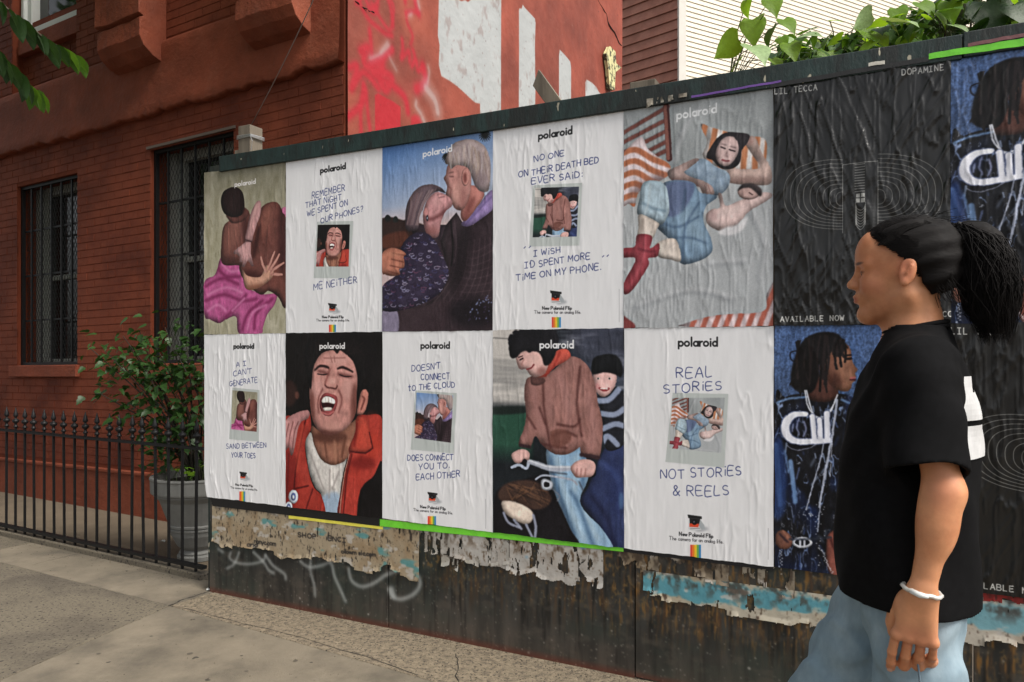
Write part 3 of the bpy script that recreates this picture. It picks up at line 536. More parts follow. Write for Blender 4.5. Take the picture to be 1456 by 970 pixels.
    c.line([(200, 650), (230, 634), (290, 640), (350, 652), (372, 672)], (170, 178, 196), 3, 0, 1, None, True); c.line([(270, 690), (300, 720), (290, 740)], (120, 126, 140), 2, 1, 1, None, True); c.ell(150, 575, 14, 14, (20, 20, 26), 0); c.ell(436, 620, 15, 22, (14, 14, 20), 0)
    for q in ([(380, 660), (400, 700)], [(260, 620), (330, 628)]): c.line(q, (60, 64, 76), 2, 1, .8)
    m = c.poly([(98, 548), (120, 530), (150, 524), (174, 540), (170, 570), (150, 566), (136, 582), (112, 580)], (216, 166, 158), 0)
    m = c.poly([(345, 606), (362, 580), (400, 566), (438, 574), (450, 600), (436, 636), (396, 642), (366, 640)], (220, 166, 158), 0)
    for x_ in (372, 390, 408): c.line([(x_, 606), (x_ - 4, 640)], (150, 90, 84), 1.4, 1, .8, m)
    c.grain(.03, 13); logo(c, 287, 94, 138, .0, (238, 238, 240), 2.9); return c

def art_rapper():
    c = canvas((1100, 450, 2.622), ED[5], ED[6], ZB, ZM, (66, 90, 134), vol=.72)
    n = vnoise(c.h, c.w, 14, 2.4, 31, 2); n2 = vnoise(c.h, c.w, 3, 3, 32, 1)
    g = np.clip(1.15 - np.arange(c.h) / c.h * 1.1, .2, 1.2)[:, None]
    c.a *= (g * (.55 + .5 * n + .5 * n2))[..., None]
    W2 = 640
    jk = [(0, 330), (40, 300), (110, 288), (180, 300), (250, 288), (330, 318), (440, 380), (560, 520), (640, 760), (640, 990), (0, 990)]
    m = c.poly(jk, (15, 16, 22), 0)
    g1 = vnoise(c.h, c.w, 44, 20, 61, 3); g2 = vnoise(c.h, c.w, 26, 10, 62, 3); g3 = vnoise(c.h, c.w, 80, 50, 63, 2)
    gl = np.clip(1 - np.abs(g1 - .5) * 26, 0, 1) * np.clip((g2 - .42) * 4, 0, 1); c.put(m * np.clip((g3 - .5) * 4, 0, 1) * .5, (30, 52, 112)); c.put(m * gl * .9, (150, 176, 226)); c.put(m * np.clip(1 - np.abs(g2 - .52) * 40, 0, 1) * np.clip((g1 - .5) * 5, 0, 1) * .8, (214, 224, 244))
    for i in range(90):
        x_, y_ = rng.uniform(0, 400), rng.uniform(295, 960); l = rng.uniform(8, 46); a = rng.uniform(-.6, .6)
        c.line([(x_, y_), (x_ + l * math.sin(a), y_ + l * math.cos(a))], ((96, 116, 168), (40, 60, 112), (170, 190, 225))[i % 3], rng.uniform(.6, 2.4), rng.choice([0, 1, 3]), .55, m)
    for q, k in (([(10, 320), (60, 305), (120, 300)], 2.5), ([(60, 540), (70, 620), (78, 690)], 6), ([(40, 500), (52, 580)], 2), ([(300, 340), (340, 420), (350, 500)], 4), ([(5, 480), (14, 600), (20, 700)], 7), ([(250, 310), (300, 330)], 2.5)): c.line(q, (120, 160, 216), k, 2, .8, m, True)
    c.poly([(0, 480), (30, 470), (46, 600), (40, 720), (0, 740)], (36, 62, 120), 6, .8, m)
    # neck + head
    c.poly([(138, 220), (222, 240), (236, 300), (180, 320), (124, 300)], (78, 44, 36), 0)
    m = c.poly([(190, 150), (220, 108), (262, 98), (284, 122), (288, 152), (296, 178), (311, 196), (302, 210), (304, 224), (294, 232), (302, 240), (290, 250), (286, 268), (262, 280), (222, 266), (194, 230), (186, 190)], (132, 84, 62), 0)
    c.ell(262, 150, 16, 20, (184, 132, 104), 8, .7, m); c.ell(276, 215, 12, 12, (176, 120, 94), 6, .6, m); c.ell(225, 240, 30, 26, (70, 38, 30), 9, .8, m); c.ell(215, 190, 16, 50, (84, 46, 36), 9, .6, m)
    c.line([(268, 158), (288, 156)], (24, 12, 12), 2.6); c.line([(262, 146), (286, 144)], (30, 16, 14), 2.2); c.line([(284, 236), (302, 236)], (70, 22, 26), 2.2); c.line([(286, 230), (300, 228)], (170, 92, 90), 2.4)
    c.ell(184, 192, 17, 25, (140, 84, 66), 0); c.ell(185, 192, 8, 14, (70, 34, 28), 2, .8); c.ell(192, 212, 4, 4, (230, 232, 240), 0); c.ell(180, 205, 2.4, 3, (230, 232, 240), 0)
    c.poly([(66, 260), (62, 210), (78, 150), (100, 100), (140, 68), (190, 58), (236, 66), (262, 92), (276, 120), (256, 112), (226, 116), (204, 150), (190, 170), (168, 182), (164, 232), (140, 282), (90, 280)], (16, 12, 13), 1)
    for i in range(34):
        x_ = rng.uniform(78, 262); y_ = 70 + abs(x_ - 180) * .25; ln = 60 if x_ > 200 else rng.uniform(140, 210)
        c.line([(x_, y_), (x_ + rng.uniform(-16, 12), y_ + ln * .5), (x_ + rng.uniform(-24, 10), y_ + ln)], ((16, 12, 12), (34, 26, 26))[i % 2], rng.uniform(2.0, 3.6), 0, 1, None, True)
    for q in ([(222, 100), (226, 150), (232, 196)], [(240, 96), (244, 140), (250, 186)], [(256, 96), (266, 130), (262, 168)]): c.line(q, (20, 15, 15), 3, 0, 1, None, True)
    c.line([(86, 128), (62, 134), (60, 156), (80, 176)], (22, 22, 34), 1.5, 0, 1, None, True)
    for q in ([(114, 276), (128, 340), (160, 374), (196, 366), (220, 330), (236, 290)], [(120, 276), (140, 350), (168, 384), (206, 360), (228, 310)]): c.line(q, (206, 210, 222), 1.8, 0, .95, None, True)
    # chrome monogram
    for rr, cc in ((9, (92, 104, 140)), (7, (226, 228, 240))):
        c.line([(118, 364), (80, 364), (50, 384), (40, 414), (50, 446), (82, 464), (132, 466), (206, 462)], cc, [rr * .8, rr, rr * 1.4, rr * 1.5, rr * 1.4, rr, rr, rr * .8], 0, 1, None, True)
        c.line([(142, 372), (150, 460)], cc, rr * .9); c.line([(196, 362), (198, 458)], cc, rr); c.line([(168, 385), (172, 462)], cc, rr * .9)
    for q in ([(92, 380), (84, 410), (92, 440)], [(110, 392), (118, 420), (108, 446)], [(70, 400), (66, 430)]): c.line(q, (150, 160, 205), 1.8, 1, .9, None, True)
    c.line([(46, 480), (80, 498), (130, 490), (160, 474)], (150, 156, 180), 1, 0, .8, None, True)
    for q in ([(184, 470), (170, 540), (140, 640), (118, 720)], [(236, 310), (222, 420), (196, 560), (172, 700), (160, 800)], [(232, 310), (216, 430), (190, 570), (166, 710)]): c.line(q, (176, 184, 206), 1.5, 0, .9, None, True)
    for i in range(26): c.ell(158 + rng.uniform(-6, 30), 700 + i * 9, 2.4, 1.8, (220, 224, 236), 0, .8)
    for i in range(10): c.ell(106 + rng.uniform(0, 40), 736 + rng.uniform(-5, 8), 3, 1.6, (220, 224, 236), 0, .8)
    write(c, 'CATS', 208, 600, 216, 480, 14, (190, 195, 210), .8, .1)
    m = c.poly([(4, 812), (20, 796), (44, 800), (66, 826), (60, 858), (30, 866), (6, 850)], (108, 64, 50), 0); c.line([(20, 810), (50, 840)], (40, 26, 36), 3, 1, .8, m); c.line([(34, 800), (62, 836)], (160, 104, 84), 3, 2, .8, m)
    m = c.poly([(196, 830), (214, 800), (246, 790), (262, 830), (262, 950), (220, 966), (196, 920)], (132, 68, 56), 1); c.line([(210, 830), (240, 900)], (70, 30, 30), 3, 2, .8, m)
    m = c.ell(104, 841, 38, 21, (200, 204, 216), 0); c.ell(104, 841, 28, 12, (24, 26, 34), 0); c.line([(96, 826), (96, 856)], (200, 204, 216), 2.6); c.line([(112, 826), (112, 856)], (200, 204, 216), 2.6)
    c.line([(60, 826), (66, 830), (170, 826), (210, 822)], (40, 46, 60), 3, 0, .7, None, True)
    for i in range(22): c.ell(170 + i * 2.3 + rng.uniform(-4, 4), 862 + i * 4.4, 2.6, 2, (220, 224, 236), 0, .8)
    for i in range(12): c.ell(22 + rng.uniform(-5, 8), 870 + i * 6, 3, 2.4, (220, 224, 236), 0, .7)
    c.photo(77, 1.4); return c

def art_dark():
    c = canvas((1090, 80, 2.487), ED[5], ED[6], ZM, ZT, (19, 18, 17))
    col = (206, 206, 202); TXT = (216, 216, 212)
    write(c, 'LIL TECCA', 27, 141, 178, 124, 20, col, 1.15, 0, .86)
    write(c, 'DOPAMINE', 477, 74, 628, 54, 20, col, 1.15, 0, .86)
    write(c, 'AVAILABLE NOW', 47, 940, 272, 935, 18, col, 1.15, 0, .86)
    write(c, 'LILTECCA.CO', 452, 926, 656, 921, 18, col, 1.15, 0, .86)
    T = c.T
    def arc(cx, cy, rx, ry, sg, e=2.5):
        q = []
        for i in range(41):
            a = -math.pi / 2 + math.pi * i / 40; ca, sa = math.cos(a), math.sin(a)
            q.append((cx + sg * rx * abs(ca) ** (2 / e), cy + ry * math.copysign(abs(sa) ** (2 / e), sa)))
        return q
    for k in range(9):
        f = (k + 1) / 9
        c.line(arc(267, 508 - 2 * k, 208 * f, 12 + 110 * f, -1), col, .75, 0, .6)
        c.line(arc(392, 500 - 2 * k, 230 * f, 12 + 122 * f, 1), col, .75, 0, .6)
    c.line([(267, 390), (267, 628)], col, .7, 0, .8); c.line([(392, 372), (392, 622)], col, .7, 0, .8); c.line([(267, 388), (392, 374)], col, .7, 0, .8)
    for k in range(11): c.line([(310, 388 + k * 9.5), (345, 385 + k * 9.5)], col, .7, 0, .85)
    c.poly([(315, 490), (345, 487), (347, 520), (313, 522)], (200, 200, 196), 0, .8, smooth=False); c.line([(330, 488), (330, 520)], (31, 31, 28), 1.2); c.line([(315, 505), (346, 503)], (31, 31, 28), 1.2)
    for k in range(8): c.line([(314, 530 + k * 8), (318, 542 + k * 9), (330, 548 + k * 9.6), (342, 542 + k * 9), (347, 528 + k * 8)], col, .75, 0, .85, None, True)
    c.line([(313, 522), (313, 600)], col, .7, 0, .8); c.line([(348, 520), (348, 600)], col, .7, 0, .8)
    return c

def camera_icon(c, cx, cy, k):
    """small instant camera: white body, black top, orange-red front, soft shadow; k = width in crop units"""
    q = lambda pts: [(cx + a * k, cy + b * k) for a, b in pts]
    c.poly(q([(-.1, .25), (.5, .2), (.6, .34), (.1, .46)]), (150, 152, 158), 3, .7)
    c.poly(q([(-.36, -.16), (.22, -.2), (.42, .1), (.48, .32), (-.2, .4), (-.4, .32)]), (206, 208, 210), 0, smooth=False)
    c.poly(q([(.2, -.18), (.42, .1), (.48, .32), (.28, .34), (.12, .1)]), (166, 172, 176), 0, smooth=False)
    c.poly(q([(-.44, -.44), (.3, -.34), (.3, -.2), (-.4, -.26)]), (26, 26, 28), 0, smooth=False)
    c.poly(q([(-.34, -.26), (.22, -.2), (.14, .12), (-.32, .1)]), (30, 28, 30), 0, smooth=False)
    c.poly(q([(-.34, .02), (.16, .04), (.12, .22), (-.34, .2)]), (214, 74, 44), 0, smooth=False)
    c.ell(cx - .08 * k, cy - .04 * k, .14 * k, .14 * k, (12, 12, 14), 0); c.ell(cx - .10 * k, cy - .06 * k, .05 * k, .05 * k, (92, 92, 104), 0)
    c.line(q([(-.3, .3), (.2, .27)]), (60, 60, 64), .7, 0, .7)
def text_poster(crop, col_i, row, logo_p, lines, card, img, src, icon, caps, bow, side):
    z0, z1 = (ZM, ZT) if row == 0 else (ZB, ZM)
    c = canvas(crop, ED[col_i], ED[col_i + 1], z0, z1, WHT)
    n = vnoise(c.h, c.w, 90, 14, 40 + col_i, 3)[..., None]; c.a += (n - .5) * .05
    c.poly(card, (186, 192, 190), 0, smooth=False); c.poly([(a + 3, b + 3) for a, b in card], (150, 152, 156), 3, .18, smooth=False); c.poly(card, (188, 194, 192), 0, smooth=False)
    h, w_ = src.a.shape[:2]; y0 = int(h * src.focus[1]); x0 = int(w_ * src.focus[0]); wd = int(w_ * src.focus[2]); quad_put(c, boxblur(src.art, 1)[y0:y0 + wd, x0:x0 + wd], img)
    for k, (t, x0, y0, x1, y1, hh) in enumerate(lines): write(c, t, x0, y0, x1, y1, hh * .86, (30, 42, 104), 1.18, .085, None, 17 * col_i + k + 5 * row)
    logo(c, *logo_p, (22, 22, 24), 2.9 if col_i > 1 else 3.2)
    camera_icon(c, *icon)
    (x0, y0, wd), (x1, y1, wd1), sl = caps
    write(c, 'New $Polaroid Flip'.replace('$', ''), x0 - wd / 2, y0 - sl * wd / 2, x0 + wd / 2, y0 + sl * wd / 2, wd / 9.5, (25, 25, 28), 1.05)
    write(c, 'The camera for an analog life.', x1 - wd1 / 2, y1 - sl * wd1 / 2, x1 + wd1 / 2, y1 + sl * wd1 / 2, wd1 / 15, (40, 40, 44), .62)
    x0, x1, y0, y1 = bow
    cols = [(214, 66, 52), (232, 128, 40), (238, 196, 48), (108, 164, 74), (58, 130, 186)]
    for k, cc in enumerate(cols):
        a, b = x0 + (x1 - x0) * k / 5, x0 + (x1 - x0) * (k + 1) / 5; c.poly([(a, y0), (b, y0), (b, y1), (a, y1)], cc, 0, smooth=False)
    xs, ys0, ys1 = side
    for k in range(40):
        yy = ys0 + (ys1 - ys0) * k / 40; c.line([(xs, yy), (xs, yy + (ys1 - ys0) / 60)], (130, 130, 134), .8, 0, .5)
    return c
def all_art():
    A = {}
    for nm, fn, fo in (('beach', art_beach, (.05, .12, .92)), ('kiss', art_kiss, (0, .1, .98)), ('bed', art_bed, (0, .08, .98)), ('shout', art_shout, (0, .06, .98)), ('bike', art_bike, (0, .02, .98))):
        A[nm] = fn(); A[nm].focus = fo
    A['rapper'] = art_rapper(); A['dark'] = art_dark()
    A['remember'] = text_poster((280, 220, 3.464), 1, 0, (675, 74, 122, -.18), [('REMEMBER', 572, 218, 735, 178, 34), ('THAT NiGHT', 540, 262, 718, 222, 32), ('WE SPENT ON', 548, 305, 748, 248, 30), ('OUR PHONES?', 615, 338, 820, 282, 30), ('ME NEiTHER', 580, 665, 795, 630, 36)],
        [(597, 332), (775, 328), (757, 610), (580, 608)], [(601, 347), (758, 345), (752, 552), (592, 552)], A['shout'], (676, 757, 58), ((674, 805, 104), (674, 821, 162), 0), (655, 690, 838, 874), (897, 720, 860))
    A['deathbed'] = text_poster((700, 130, 2.771), 3, 0, (251, 172, 130, -.17), [('NO ONE', 168, 278, 287, 255, 26), ('ON THEiR DEATH BED', 107, 342, 422, 282, 27), ('EVER SAiD:', 158, 367, 355, 340, 28), ('"', 128, 634, 146, 632, 22), ('I WiSH', 165, 652, 272, 635, 26), ("I'D SPENT MORE", 130, 700, 388, 660, 28), ('"', 436, 668, 452, 666, 22), ('TiME ON MY PHONE.', 97, 747, 428, 703, 28)],
        [(163, 372), (357, 362), (345, 608), (148, 612)], [(172, 382), (344, 377), (335, 573), (162, 576)], A['bike'], (257, 812, 62), ((257, 860, 114), (259, 876, 182), 0), (237, 273, 890, 931), (502, 780, 910))
    A['generate'] = text_poster((280, 460, 3.593), 0, 1, (245, 121, 102, .0), [('A I', 207, 222, 257, 214, 25), ("CAN'T", 192, 270, 287, 252, 30), ('GENERATE', 173, 322, 315, 298, 29), ('SAND BETWEEN', 155, 640, 360, 630, 27), ('YOUR TOES', 183, 682, 305, 687, 27)],
        [(187, 328), (325, 340), (320, 602), (170, 590)], [(187, 341), (315, 352), (311, 553), (181, 540)], A['beach'], (245, 779, 52), ((246, 830, 88), (246, 847, 136), .09), (223, 252, 857, 912), (440, 700, 880))
    A['cloud'] = text_poster((535, 460, 3.129), 2, 1, (266, 103, 126, .0), [("DOESN'T", 162, 215, 290, 200, 30), ('CONNECT', 203, 250, 332, 246, 30), ('tO THE CLOUD', 147, 299, 355, 282, 27), ('DOES CONNECT', 143, 610, 347, 605, 28), ('YOU TO.', 193, 650, 328, 640, 30), ('EACH OTHER', 182, 697, 377, 680, 30)],
        [(178, 298), (362, 310), (348, 577), (157, 560)], [(183, 307), (346, 320), (336, 530), (173, 508)], A['kiss'], (258, 775, 60), ((256, 824, 110), (256, 840, 172), .09), (233, 270, 856, 908), (490, 780, 912))
    A['reels'] = text_poster((880, 450, 2.694), 4, 1, (304, 105, 147, .0), [('REAL', 222, 235, 360, 228, 42), ('STORiES', 172, 295, 397, 280, 38), ('NOT STORiES', 162, 620, 472, 607, 40), ('& REElS'.replace('l', 'L'), 208, 685, 425, 685, 42)],
        [(208, 292), (420, 297), (405, 578), (180, 556)], [(207, 312), (407, 311), (393, 522), (195, 504)], A['bed'], (297, 790, 74), ((297, 842, 128), (297, 861, 205), .07), (275, 316, 873, 924), (573, 810, 930))
    return A
# ------------------------------------------------------------------ mesh and material helpers
PI = math.pi
COL = sc.collection
class MB:
    def __init__(s): s.v, s.f, s.uv = [], [], []
    def add(s, vs, fs):
        o = len(s.v); s.v += [tuple(p) for p in vs]; s.f += [tuple(i + o for i in f) for f in fs]
    def box8(s, p):   # p: 8 corners, bottom 4 ccw then top 4 ccw
        s.add(p, [(3, 2, 1, 0), (4, 5, 6, 7), (0, 1, 5, 4), (1, 2, 6, 5), (2, 3, 7, 6), (3, 0, 4, 7)])
    def box(s, x0, y0, z0, x1, y1, z1):
        s.box8([(x0, y0, z0), (x1, y0, z0), (x1, y1, z0), (x0, y1, z0), (x0, y0, z1), (x1, y0, z1), (x1, y1, z1), (x0, y1, z1)])
    def pbox(s, P, t0, t1, z0, z1, n0, n1):     # box on a plane: n0 back, n1 front (towards the street)
        s.box8([P.at(t0, z0, n1), P.at(t1, z0, n1), P.at(t1, z0, n0), P.at(t0, z0, n0), P.at(t0, z1, n1), P.at(t1, z1, n1), P.at(t1, z1, n0), P.at(t0, z1, n0)])
    def tube(s, pts, r, k=6, cap=True):
        pts = [Vector(p) for p in pts]; n = len(pts); rr = r if hasattr(r, '__len__') else [r] * n
        d = (pts[1] - pts[0]).normalized(); up = Vector((0, 0, 1)) if abs(d.z) < .9 else Vector((1, 0, 0)); a = d.cross(up).normalized(); o = len(s.v)
        for i, p in enumerate(pts):
            d = (pts[min(i + 1, n - 1)] - pts[max(i - 1, 0)]).normalized(); a = (a - d * a.dot(d)).normalized(); b = d.cross(a)
            for j in range(k):
                t = 2 * PI * j / k; s.v.append(tuple(p + (a * math.cos(t) + b * math.sin(t)) * rr[i]))
        for i in range(n - 1):
            for j in range(k):
                s.f.append((o + i * k + j, o + i * k + (j + 1) % k, o + (i + 1) * k + (j + 1) % k, o + (i + 1) * k + j))
        if cap: s.f.append(tuple(o + j for j in reversed(range(k)))); s.f.append(tuple(o + (n - 1) * k + j for j in range(k)))
    def lathe(s, prof, k=12, c=(0, 0)):
        o = len(s.v)
        for r, z in prof:
            for j in range(k): s.v.append((c[0] + r * math.cos(2 * PI * j / k), c[1] + r * math.sin(2 * PI * j / k), z))
        for i in range(len(prof) - 1):
            for j in range(k): s.f.append((o + i * k + j, o + i * k + (j + 1) % k, o + (i + 1) * k + (j + 1) % k, o + (i + 1) * k + j))
        s.f.append(tuple(o + j for j in reversed(range(k)))); s.f.append(tuple(o + (len(prof) - 1) * k + j for j in range(k)))
    def mesh(s, name, smooth=False):
        me = bpy.data.meshes.new(name); me.from_pydata(s.v, [], s.f); me.update()
        if smooth: me.polygons.foreach_set('use_smooth', [True] * len(me.polygons))
        return me
    def obj(s, name, mat_, parent=None, smooth=False, bevel=0, **tags):
        return mkobj(name, s.mesh(name, smooth), mat_, parent, bevel, **tags)
def mkobj(name, me, mat_=None, parent=None, bevel=0, loc=None, **tags):
    o = bpy.data.objects.new(name, me); COL.objects.link(o)
    if mat_ is not None and me is not None and len(me.materials) == 0: me.materials.append(mat_)
    if parent is not None: o.parent = parent; o.matrix_parent_inverse = parent_inv(parent)
    if loc is not None: o.location = loc
    if bevel:
        b = o.modifiers.new('bevel', 'BEVEL'); b.width = bevel; b.segments = 2; b.limit_method = 'ANGLE'
    for k, v in tags.items(): o[k] = v
    return o
def parent_inv(p):
    m = Matrix.LocRotScale(p.location, p.rotation_euler, p.scale); q = p.parent
    if q is not None: m = Matrix.LocRotScale(q.location, q.rotation_euler, q.scale) @ q_inv(p) @ m
    return m.inverted()
def q_inv(p): return p.matrix_parent_inverse
def empty(name, loc, label, category, group=None):
    o = bpy.data.objects.new(name, None); COL.objects.link(o); o.location = loc; o.empty_display_size = .1
    o['label'] = label; o['category'] = category
    if group: o['group'] = group
    return o
def S2L(c):
    return tuple((x / 255 / 12.92 if x <= 10 else ((x / 255 + .055) / 1.055) ** 2.4) for x in c)
def mat(name, col, rough=.7, var=.0, scale=5, stretch=(1, 1, 1), bump=0, bscale=40, bdist=.004, metal=0, spec=.5, second=None, mixscale=2, mixlo=.45, mixhi=.62, coord='Object', spots=None):
    """procedural surface: base colour, value noise, optional second colour in patches, bump"""
    m = bpy.data.materials.new(name); m.use_nodes = True; n = m.node_tree; L = n.links; N = n.nodes
    b = N['Principled BSDF']; b.inputs['Roughness'].default_value = rough; b.inputs['Metallic'].default_value = metal; b.inputs['Specular IOR Level'].default_value = spec
    g = N.new('ShaderNodeNewGeometry') if coord == 'World' else N.new('ShaderNodeTexCoord'); out = g.outputs['Position'] if coord == 'World' else g.outputs['Object']
    mp = N.new('ShaderNodeMapping'); mp.inputs['Scale'].default_value = stretch; L.new(out, mp.inputs[0])
    rgb = N.new('ShaderNodeRGB'); rgb.outputs[0].default_value = (*col, 1); cur = rgb.outputs[0]
    def noise(sc_, det=4, rgh=.6):
        t = N.new('ShaderNodeTexNoise'); t.inputs['Scale'].default_value = sc_; t.inputs['Detail'].default_value = det; t.inputs['Roughness'].default_value = rgh; L.new(mp.outputs[0], t.inputs['Vector']); return t.outputs['Fac']
    def ramp(fac, lo, hi):
        r = N.new('ShaderNodeMapRange'); r.inputs['From Min'].default_value = lo; r.inputs['From Max'].default_value = hi; L.new(fac, r.inputs['Value']); return r.outputs[0]
    def mix(a, b_, f, mode='MIX'):
        x = N.new('ShaderNodeMix'); x.data_type = 'RGBA'; x.blend_type = mode; L.new(a, x.inputs['A']) if not isinstance(a, tuple) else setattr(x.inputs['A'], 'default_value', (*a, 1))
        if isinstance(b_, tuple): x.inputs['B'].default_value = (*b_, 1)
        else: L.new(b_, x.inputs['B'])
        if isinstance(f, float): x.inputs['Factor'].default_value = f
        else: L.new(f, x.inputs['Factor'])
        return x.outputs['Result']
    if second is not None: cur = mix(cur, tuple(second), ramp(noise(mixscale, 6, .65), mixlo, mixhi))
    if spots is not None:
        c_, sc_, lo = spots; cur = mix(cur, tuple(c_), ramp(noise(sc_, 2, .5), lo, lo + .03))
    if var:
        h = N.new('ShaderNodeHueSaturation'); mr = N.new('ShaderNodeMapRange'); mr.inputs['From Min'].default_value = .3; mr.inputs['From Max'].default_value = .7
        mr.inputs['To Min'].default_value = 1 - var; mr.inputs['To Max'].default_value = 1 + var; L.new(noise(scale, 6, .65), mr.inputs['Value']); L.new(mr.outputs[0], h.inputs['Value']); L.new(cur, h.inputs['Color']); cur = h.outputs[0]
    L.new(cur, b.inputs['Base Color'])
    if bump:
        bp = N.new('ShaderNodeBump'); bp.inputs['Strength'].default_value = bump; bp.inputs['Distance'].default_value = bdist; L.new(noise(bscale, 5, .65), bp.inputs['Height']); L.new(bp.outputs[0], b.inputs['Normal'])
    return m
def image(name, a):
    h, w_ = a.shape[:2]; im = bpy.data.images.new(name, w_, h)
    px = np.ones((h, w_, 4), np.float32); px[..., :3] = np.clip(a[::-1], 0, 1); im.pixels.foreach_set(px.ravel()); im.update(); return im
def paintmat(name, a, rough=.6, bump=.3, bscale=60, bdist=.002, spec=.4, gain=1.0, stretch=(1, 1, 1), coat=0):
    m = bpy.data.materials.new(name); m.use_nodes = True; n = m.node_tree; L = n.links; N = n.nodes; b = N['Principled BSDF']
    t = N.new('ShaderNodeTexImage'); t.image = image(name, a); t.extension = 'EXTEND'; t.interpolation = 'Cubic'
    g = N.new('ShaderNodeMix'); g.data_type = 'RGBA'; g.blend_type = 'MULTIPLY'; g.inputs['Factor'].default_value = 1; g.inputs['B'].default_value = (gain, gain, gain, 1)
    L.new(t.outputs['Color'], g.inputs['A']); L.new(g.outputs['Result'], b.inputs['Base Color'])
    b.inputs['Roughness'].default_value = rough; b.inputs['Specular IOR Level'].default_value = spec; b.inputs['Coat Weight'].default_value = coat; b.inputs['Coat Roughness'].default_value = .25
    tc = N.new('ShaderNodeTexCoord'); mp = N.new('ShaderNodeMapping'); mp.inputs['Scale'].default_value = stretch; L.new(tc.outputs['Object'], mp.inputs[0])
    q = N.new('ShaderNodeTexNoise'); q.inputs['Scale'].default_value = bscale; q.inputs['Detail'].default_value = 5; L.new(mp.outputs[0], q.inputs['Vector'])
    bp = N.new('ShaderNodeBump'); bp.inputs['Strength'].default_value = bump; bp.inputs['Distance'].default_value = bdist; L.new(q.outputs['Fac'], bp.inputs['Height']); L.new(bp.outputs[0], b.inputs['Normal'])
    return m
def uv_by(me, fn):
    uv = me.uv_layers.new(name='UVMap'); co = np.empty(len(me.vertices) * 3); me.vertices.foreach_get('co', co); co = co.reshape(-1, 3)
    li = np.empty(len(me.loops), int); me.loops.foreach_get('vertex_index', li); uv.data.foreach_set('uv', fn(co[li]).astype(np.float32).ravel())
def plane_uv(P, s0, s1, z0, z1):
    def fn(c):
        t = (c[:, 0] - P.x0) * P.ux + (c[:, 1] - P.y0) * P.uy; return np.stack([(t - s0) / (s1 - s0), (c[:, 2] - P.tilt * t - z0) / (z1 - z0)], 1)
    return fn
def grid_mesh(name, V, mask_=None, smooth=True):
    """V (h,w,3) vertices; cells kept where mask_ (h-1,w-1)"""
    h, w_ = V.shape[:2]; i = np.arange(h * w_).reshape(h, w_)
    f = np.stack([i[:-1, :-1], i[:-1, 1:], i[1:, 1:], i[1:, :-1]], -1).reshape(-1, 4)
    if mask_ is not None: f = f[mask_.ravel()]
    used, inv_ = np.unique(f, return_inverse=True); v = V.reshape(-1, 3)[used]; f = inv_.reshape(-1, 4)
    me = bpy.data.meshes.new(name); me.vertices.add(len(v)); me.vertices.foreach_set('co', v.astype(np.float32).ravel())
    me.loops.add(f.size); me.loops.foreach_set('vertex_index', f.astype(np.int32).ravel()); me.polygons.add(len(f))
    me.polygons.foreach_set('loop_start', (np.arange(len(f)) * 4).astype(np.int32)); me.update(calc_edges=True)
    if smooth: me.polygons.foreach_set('use_smooth', [True] * len(me.polygons))
    return me

# ------------------------------------------------------------------ ground
ST = Plane(-3.808, 5.44, .876, -.482)      # street direction, through the iron fence's foot
def street(px_, py_): return G(px_, py_)
m_conc = mat('concrete smooth', S2L((118, 109, 94)), .92, .24, 3, bump=.8, bscale=140, bdist=.004, coord='World', second=S2L((92, 85, 74)), mixscale=1.6, spots=(S2L((62, 56, 48)), 14, .70))
m_conc2 = mat('concrete worn', S2L((104, 96, 82)), .95, .22, 60, bump=.8, bscale=120, bdist=.004, coord='World', second=S2L((82, 75, 65)), mixscale=1.5, spots=(S2L((44, 40, 36)), 62, .615))
m_agg = mat('concrete pebbled', S2L((130, 118, 99)), .95, .3, 50, bump=1, bscale=120, bdist=.006, coord='World', second=S2L((100, 90, 76)), mixscale=30, spots=(S2L((52, 46, 40)), 85, .60))
m_yard = mat('yard concrete', S2L((104, 92, 76)), .95, .2, 4, bump=.4, bscale=60, coord='World')
m_soil = mat('ground earth', S2L((92, 84, 74)), 1, .2, 1, bump=.4, bscale=20, coord='World')
m_asph = mat('asphalt', (.05, .05, .052), .9, .2, 30, bump=.6, bscale=150, coord='World')
b = MB(); b.box(-300, -300, -.55, 300, 300, -.16); b.obj('ground', m_soil, kind='structure')
def slab(name, pts, m, top=0.0, bot=-.14, inset=.004, **kw):
    c = Vector((sum(p[0] for p in pts) / len(pts), sum(p[1] for p in pts) / len(pts))); q = []
    for p in pts:
        d = Vector(p[:2]) - c; l = d.length; q.append(c + d * ((l - inset) / l))
    k = len(q); b = MB(); b.add([(p.x, p.y, bot) for p in q] + [(p.x, p.y, top) for p in q], [tuple(reversed(range(k))), tuple(range(k, 2 * k))] + [(i, (i + 1) % k, (i + 1) % k + k, i + k) for i in range(k)])
    return b.obj(name, m, bevel=.004, kind='structure', **kw)
def SP(t, n): p = ST.at(t, 0, n); return (p[0], p[1])     # t along the street, n towards the kerb
jx = G(241, 861); ct = (jx[0] - ST.x0) * ST.ux + (jx[1] - ST.y0) * ST.uy; cn = (jx[0] - ST.x0) * ST.nx + (jx[1] - ST.y0) * ST.ny
J3 = G(303, 842); h0 = HO.at(0, 0, 0); E2 = G(621, 970); dE = (Vector(E2) - Vector(jx)).normalized(); far = Vector(jx) + dE * 6.5
j2b = G(0, 967); dJ = (Vector(j2b) - Vector(jx)).normalized(); j2e = Vector(jx) + dJ * 4.4
hb = HO.at(6.4, 0, -.3); ha = HO.at(-.02, 0, -.3)
fin = SP(2.235, 0.0)
slab('pavement', [SP(-9, cn), SP(-9, .0), SP(-1.83, .0), SP(-1.83, cn)], m_conc2)
